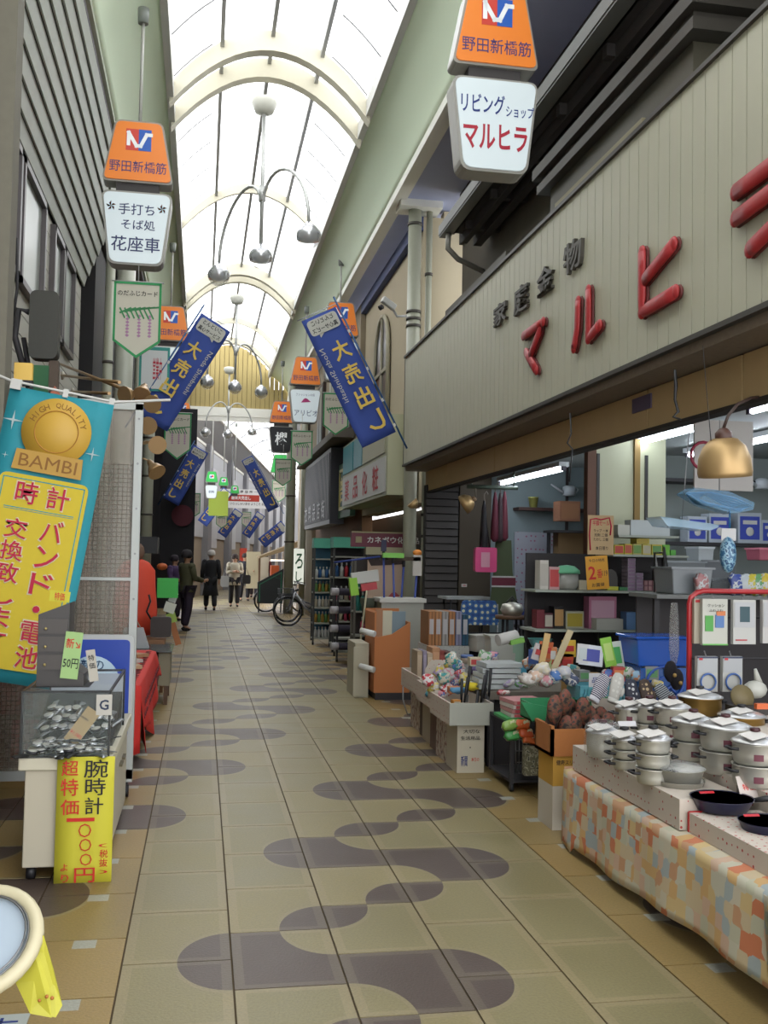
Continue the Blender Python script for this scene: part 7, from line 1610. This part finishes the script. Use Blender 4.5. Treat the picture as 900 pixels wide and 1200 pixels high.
# pink bag, umbrellas, apron, hooks at the far wall
pk = thing('pink_bag', 'bright pink shiny bag hanging from dark straps by the shutter', 'bag', at(568, 655, y=11.9)); Bm(mat((240, 90, 150), .3)).prism(rrect(-.13, .14, -.16, .14, .03), -.05, .05).build('bag_body', pk, bevel=.012); Bm(mat((236, 170, 190), .3)).b0(-.06, .05, -.054, -.05, -.1, .08).build('painted_sheen', pk); Bm(BLACK).tube([(-.06, 0, .12), (0, 0, .6), (.06, 0, .12)], .012, 6).build('strap', pk)  # paler patch on the bag front paints its sheen into the colour
um = None
for i, (px, py, c, lb) in enumerate(((567, 615, (40, 36, 40), 'black folded umbrella hanging over the pink bag'), (580, 605, (110, 40, 60), 'dark red folded umbrella second from the left'), (586, 606, (70, 50, 56), 'brown folded umbrella between the red ones'), (591, 604, (120, 50, 66), 'wine folded umbrella at the right'))):
    t = thing('folded_umbrella', lb, 'umbrella', at(px, py, y=12.1), 0, 'umbrellas hung by the shutter'); Bm(mat(c, .7)).lathe([(.012, .3), (.03, .2), (.05, -.1), (.055, -.28), (.02, -.32)], (0, 0, 0), 10).build('canopy', t); Bm(mat((150, 140, 130), .4)).tube([(0, 0, .3), (0, 0, .38), (.03, 0, .42), (.05, 0, .38)], .007, 6).build('handle', t)
rl_ = tag(Bm(mat((70, 84, 70), .5)).tube([(-.3, 0, 0), (.35, 0, .0)], .025, 8).tube([(-.25, 0, 0), (-.25, 0, .5)], .01, 5).tube([(.3, 0, 0), (.3, 0, .5)], .01, 5).build('hanging_rail', loc=at(575, 571, y=12.1)), 'dark green rail from which the umbrellas hang', 'rail')
ap = thing('green_apron', 'olive green apron with a red and white band below the umbrellas', 'apron', at(588, 675, y=12.2)); Bm(mat((84, 96, 64), .8)).prism([(-.16, -.5), (.24, -.5), (.14, .05), (.12, .45), (-.08, .45), (-.10, .05)], 0, .03).build('cloth', ap); Bm(mat((120, 40, 60), .7)).b0(-.13, .18, -.006, 0, -.12, -.02).use(WHITE).b0(-.13, .18, -.008, 0, -.02, .0).b0(-.13, .18, -.008, 0, -.14, -.12).build('band', ap); Bm(mat((206, 60, 70), .6)).ball((-.02, 0, .5), .07, 8, (1, .4, .8)).build('pouch', ap)
# chair with floral back and folding table by the shutter
fc = thing('floral_chair', 'folding chair with a blue floral back and black seat beside the orange carton', 'chair', (2.95, 10.9, 0))
FLO = pattern('spots', [(220, 220, 190), (60, 110, 170), (40, 80, 150)], 14, thr=.5)
Bm(FLO).prism(rrect(-.04, .44, .86, 1.14, .04, .0, .40), .3, .33).build('backrest', fc); Bm(BLACK).b0(.0, .42, -.02, .3, .46, .52).b0(.0, .44, -.03, -.02, .46, .80).build('seat', fc)
for x in (.0, .42): Bm(STEEL).tube([(x, -.02, 0), (x, .3, .5), (x, .32, 1.1)], .011, 6).tube([(x, .32, 0), (x, -.02, .5)], .011, 6).build('leg', fc)
wt = thing('white_table', 'small white-topped folding table on black legs before the shutter', 'table', (3.28, 12.6, 0)); Bm(mat((190, 196, 196), .4)).b0(-.22, .38, -.2, .3, 1.10, 1.13).build('tabletop', wt)
for x in (-.15, .3): Bm(BLACK).tube([(x, -.15, 0), (x, .25, 1.1)], .012, 6).tube([(x, .25, 0), (x, -.15, 1.1)], .012, 6).build('leg', wt)
card('small white price slip on the white-topped table', 544, 686, 12.3, .07, .04, WHITE, [('980', LR_, 0, 0, .04, .02)])
t = thing('black_rack', 'dark wire rack standing before the far counter', 'rack', (3.95, 11.6, 0)); Bm(BLACK).tube([(0, 0, 0), (0, 0, 1.05), (.5, 0, 1.05), (.5, 0, 0)], .012, 6).tube([(.25, 0, 0), (.25, 0, 1.05)], .01, 6).tube([(0, 0, .6), (.5, 0, .6)], .01, 6).build('wire_frame', t)
t = thing('steel_kettle', 'shiny steel kettle on the stool in the shop aisle', 'kettle', at(600, 715, y=9.9)); Bm(ALU).lathe([(.09, -.05), (.12, .0), (.1, .06), (.03, .08)], (0, 0, 0), 18).build('kettle_body', t); Bm(BLACK).ball((0, 0, .1), .02, 8).tube([(-.09, 0, .04), (0, 0, .14), (.09, 0, .04)], .008, 6).build('handle', t)
sl_ = thing('stool', 'dark stool under the steel kettle', 'stool', (t.location.x, t.location.y, 0)); Bm(BROWN).lathe([(.17, t.location.z-.09), (.17, t.location.z-.052), (.001, t.location.z-.052)], (0, 0, 0), 18).build('seat', sl_)
for a in (0, 1, 2, 3): Bm(DARK).tube([(.13*math.cos(a*PI/2+.8), .13*math.sin(a*PI/2+.8), 0), (.1*math.cos(a*PI/2+.8), .1*math.sin(a*PI/2+.8), t.location.z-.08)], .014, 6).build('leg', sl_)
# cables, hooks along the tan beam
t = thing('hanging_wire', 'dark twisted wire hanging from the tan beam near the fluorescent tube', 'wire', at(668, 500, y=6.9)); Bm(BLACK).tube([(0, 0, .1), (.01, 0, -.05), (-.02, 0, -.12), (.02, 0, -.16), (.0, 0, -.4)], .006, 5).build('wire', t)
t = thing('hanging_wire', 'black lumpy cable end hanging over the joint of the tan beam', 'wire', at(791, 462, y=5.33)); Bm(BLACK).tube([(-.0, 0, .14), (.005, 0, .05), (.0, 0, -.03), (.02, 0, -.10), (-.01, 0, -.13), (.04, 0, -.145)], [.008, .012, .009, .01, .008, .006], 6).build('wire', t)
# grey folded leg stand near the orange carton foot
t = thing('small_floor_stand', 'thin bent metal stand foot on the floor before the carton', 'stand', on(483, 838, 0)); Bm(STEEL).tube([(-.08, .1, .3), (-.10, .0, .15), (-.05, 0, .01), (.06, 0, .01)], .008, 6).build('wire', t)

# ---- further small goods filling the counters
rg = random.Random(11)
GC = [('white', (222, 222, 218)), ('pale blue', (160, 196, 220)), ('pink', (226, 160, 170)), ('cream', (220, 208, 176)), ('green', (110, 170, 110)), ('orange', (226, 140, 80)), ('blue', (80, 110, 180)), ('yellow', (226, 206, 90)), ('lilac', (180, 166, 204)), ('grey', (150, 152, 154)), ('red', (196, 66, 66)), ('teal', (80, 160, 164))]
def filler(px, py, Yy, w, h, c, where, kind='pack'):
    nm, cc = GC[c % 12]; t = thing('goods_pack' if kind == 'pack' else 'goods_box', '%s %s %s' % (nm, 'soft pack' if kind == 'pack' else 'small box', where), 'pack' if kind == 'pack' else 'box', at(px, py, y=Yy))
    t.rotation_euler = (rg.uniform(-.5, .1) if kind == 'pack' else 0, rg.uniform(-.4, .4) if kind == 'pack' else 0, rg.uniform(-.5, .5))
    if kind == 'pack': pillow(Bm(pattern('noise', [cc, GC[(c+4) % 12][1], (226, 224, 218), cc], 20, .4)), (0, 0, h*.5), (w*.5, .03, h*.5), px, crumple=.1).build('wrapper', t)
    else:
        Bm(mat(cc, .55)).b0(-w/2, w/2, -.05, .05, 0, h).build('carton', t); Bm(mat(GC[(c+7) % 12][1], .55)).b0(-w*.4, w*.4, -.053, -.05, h*.2, h*.8).build('printed_front', t)
F_ = [  # px, base py, distance, width, height, colour, kind, where
 (556, 780, 8.3, .10, .07, 3, 'b', 'behind the tins at the left of the middle counter'), (566, 776, 8.5, .12, .10, 0, 'p', 'leaning before the sack-like tub'), (577, 774, 8.6, .10, .08, 2, 'p', 'at the foot of the sack-like tub'),
 (586, 792, 8.1, .11, .06, 9, 'b', 'between the tray stack and the white printed tub'), (603, 795, 7.9, .12, .06, 0, 'p', 'lying right of the tray stack'), (598, 804, 7.7, .10, .05, 8, 'p', 'in front of the clear blue tub'),
 (622, 783, 7.6, .12, .09, 1, 'p', 'before the mint green tub'), (630, 778, 7.5, .10, .11, 6, 'b', 'under the turquoise bowls'), (612, 806, 7.4, .12, .05, 4, 'p', 'between trays and green tray'),
 (590, 815, 7.3, .10, .04, 10, 'p', 'left of the striped cloth packs'), (645, 775, 7.0, .09, .10, 5, 'b', 'beneath the yellow hanging packet'), (655, 782, 7.0, .10, .06, 7, 'p', 'between the orange pile and the light blue basket'),
 (670, 790, 6.9, .10, .07, 11, 'p', 'at the left end of the light blue basket'), (681, 797, 6.7, .08, .07, 9, 'b', 'below the left end of the light blue basket'), (712, 798, 6.5, .09, .08, 6, 'p', 'behind the navy mitten'),
 (724, 797, 6.5, .08, .09, 10, 'b', 'behind the grey white mitten'), (734, 795, 6.45, .08, .08, 0, 'p', 'behind the snowflake mittens'), (748, 798, 6.4, .09, .07, 1, 'p', 'in front of the blue storage tub'), (762, 796, 6.4, .09, .09, 9, 'b', 'at the right foot of the blue storage tub'), (770, 806, 6.3, .08, .05, 3, 'p', 'under the dotted box of the hats'),
 (742, 735, 9.0, .16, .13, 1, 'p', 'beside the blue white cloth pack on the lower shelf'), (757, 735, 8.9, .12, .16, 6, 'p', 'at the end of the lower shelf'), (703, 690, 9.0, .07, .10, 3, 'b', 'behind the orange price poster'),
 (532, 812, 7.9, .09, .05, 5, 'b', 'in the front of the packet crate'), (518, 818, 8.0, .08, .06, 2, 'p', 'at the front edge of the packet crate'), (508, 818, 8.3, .08, .06, 1, 'p', 'at the left front edge of the packet crate'), (527, 783, 8.6, .08, .06, 7, 'p', 'at the back edge of the packet crate'), (540, 786, 8.5, .09, .06, 10, 'p', 'behind the orange banded tin'), (547, 806, 8.0, .09, .05, 0, 'b', 'between the yellow packet and the trays'),
 (497, 812, 8.9, .08, .08, 3, 'b', 'low before the standing books'), (505, 810, 8.9, .09, .07, 2, 'p', 'low before the lined divider')]
for px, py, Yy, w, h, c, kd, wh in F_: filler(px, py, Yy, w, h, c, wh, 'pack' if kd == 'p' else 'box')
# goods hung at the back right of the shop
mtub = thing('wire_goods_rack', 'grey wire rack frame standing open beside the shelf unit', 'rack', (at(778, 700, y=8.4).x, 8.4, 0))
Bm(STEEL).tube([(0, 0, 0), (0, 0, 1.75), (.18, .1, 1.0), (.3, .1, 0)], .010, 6).tube([(.05, .3, 0), (.05, .3, 1.7), (.2, .3, 1.0)], .010, 6).tube([(0, 0, 1.7), (.05, .3, 1.7)], .008, 6).tube([(0, 0, 1.2), (.05, .3, 1.2)], .008, 6).build('wire_frame', mtub)
for k, (px, py, w, h, c, lb) in enumerate(((795, 672, .42, .24, (130, 138, 142), 'large grey folding crate at the back right of the shop'), (835, 670, .34, .22, (110, 116, 122), 'dark grey clear box at the back right of the shop'), (820, 650, .16, .14, (196, 204, 208), 'white small tub on the back right shelf'), (893, 650, .2, .12, (206, 110, 130), 'pink lidded tub at the back right edge'))):
    p = at(px, py, y=9.6); t = thing('plastic_crate', lb, 'crate', p); Bm(mat(c, .4)).box((0, 0, 0), (w, .25, h), taper=1.1).build('shell', t, bevel=.01); Bm(mat(tuple(min(255, v_+30) for v_ in c), .4)).box((0, 0, h/2), (w*1.14, .3, .02)).build('rim', t)
sgb = thing('back_bench', 'dark bench carrying crates at the back right of the shop', 'bench', (at(790, 700, y=9.4).x, 9.4, 0)); Bm(DARK).b0(-.3, 1.4, 0, .5, 1.25, 1.29).build('worktop', sgb); Bm(mat((60, 56, 60), .7)).b0(-.25, 1.35, .1, .45, 0, 1.25).build('body', sgb)
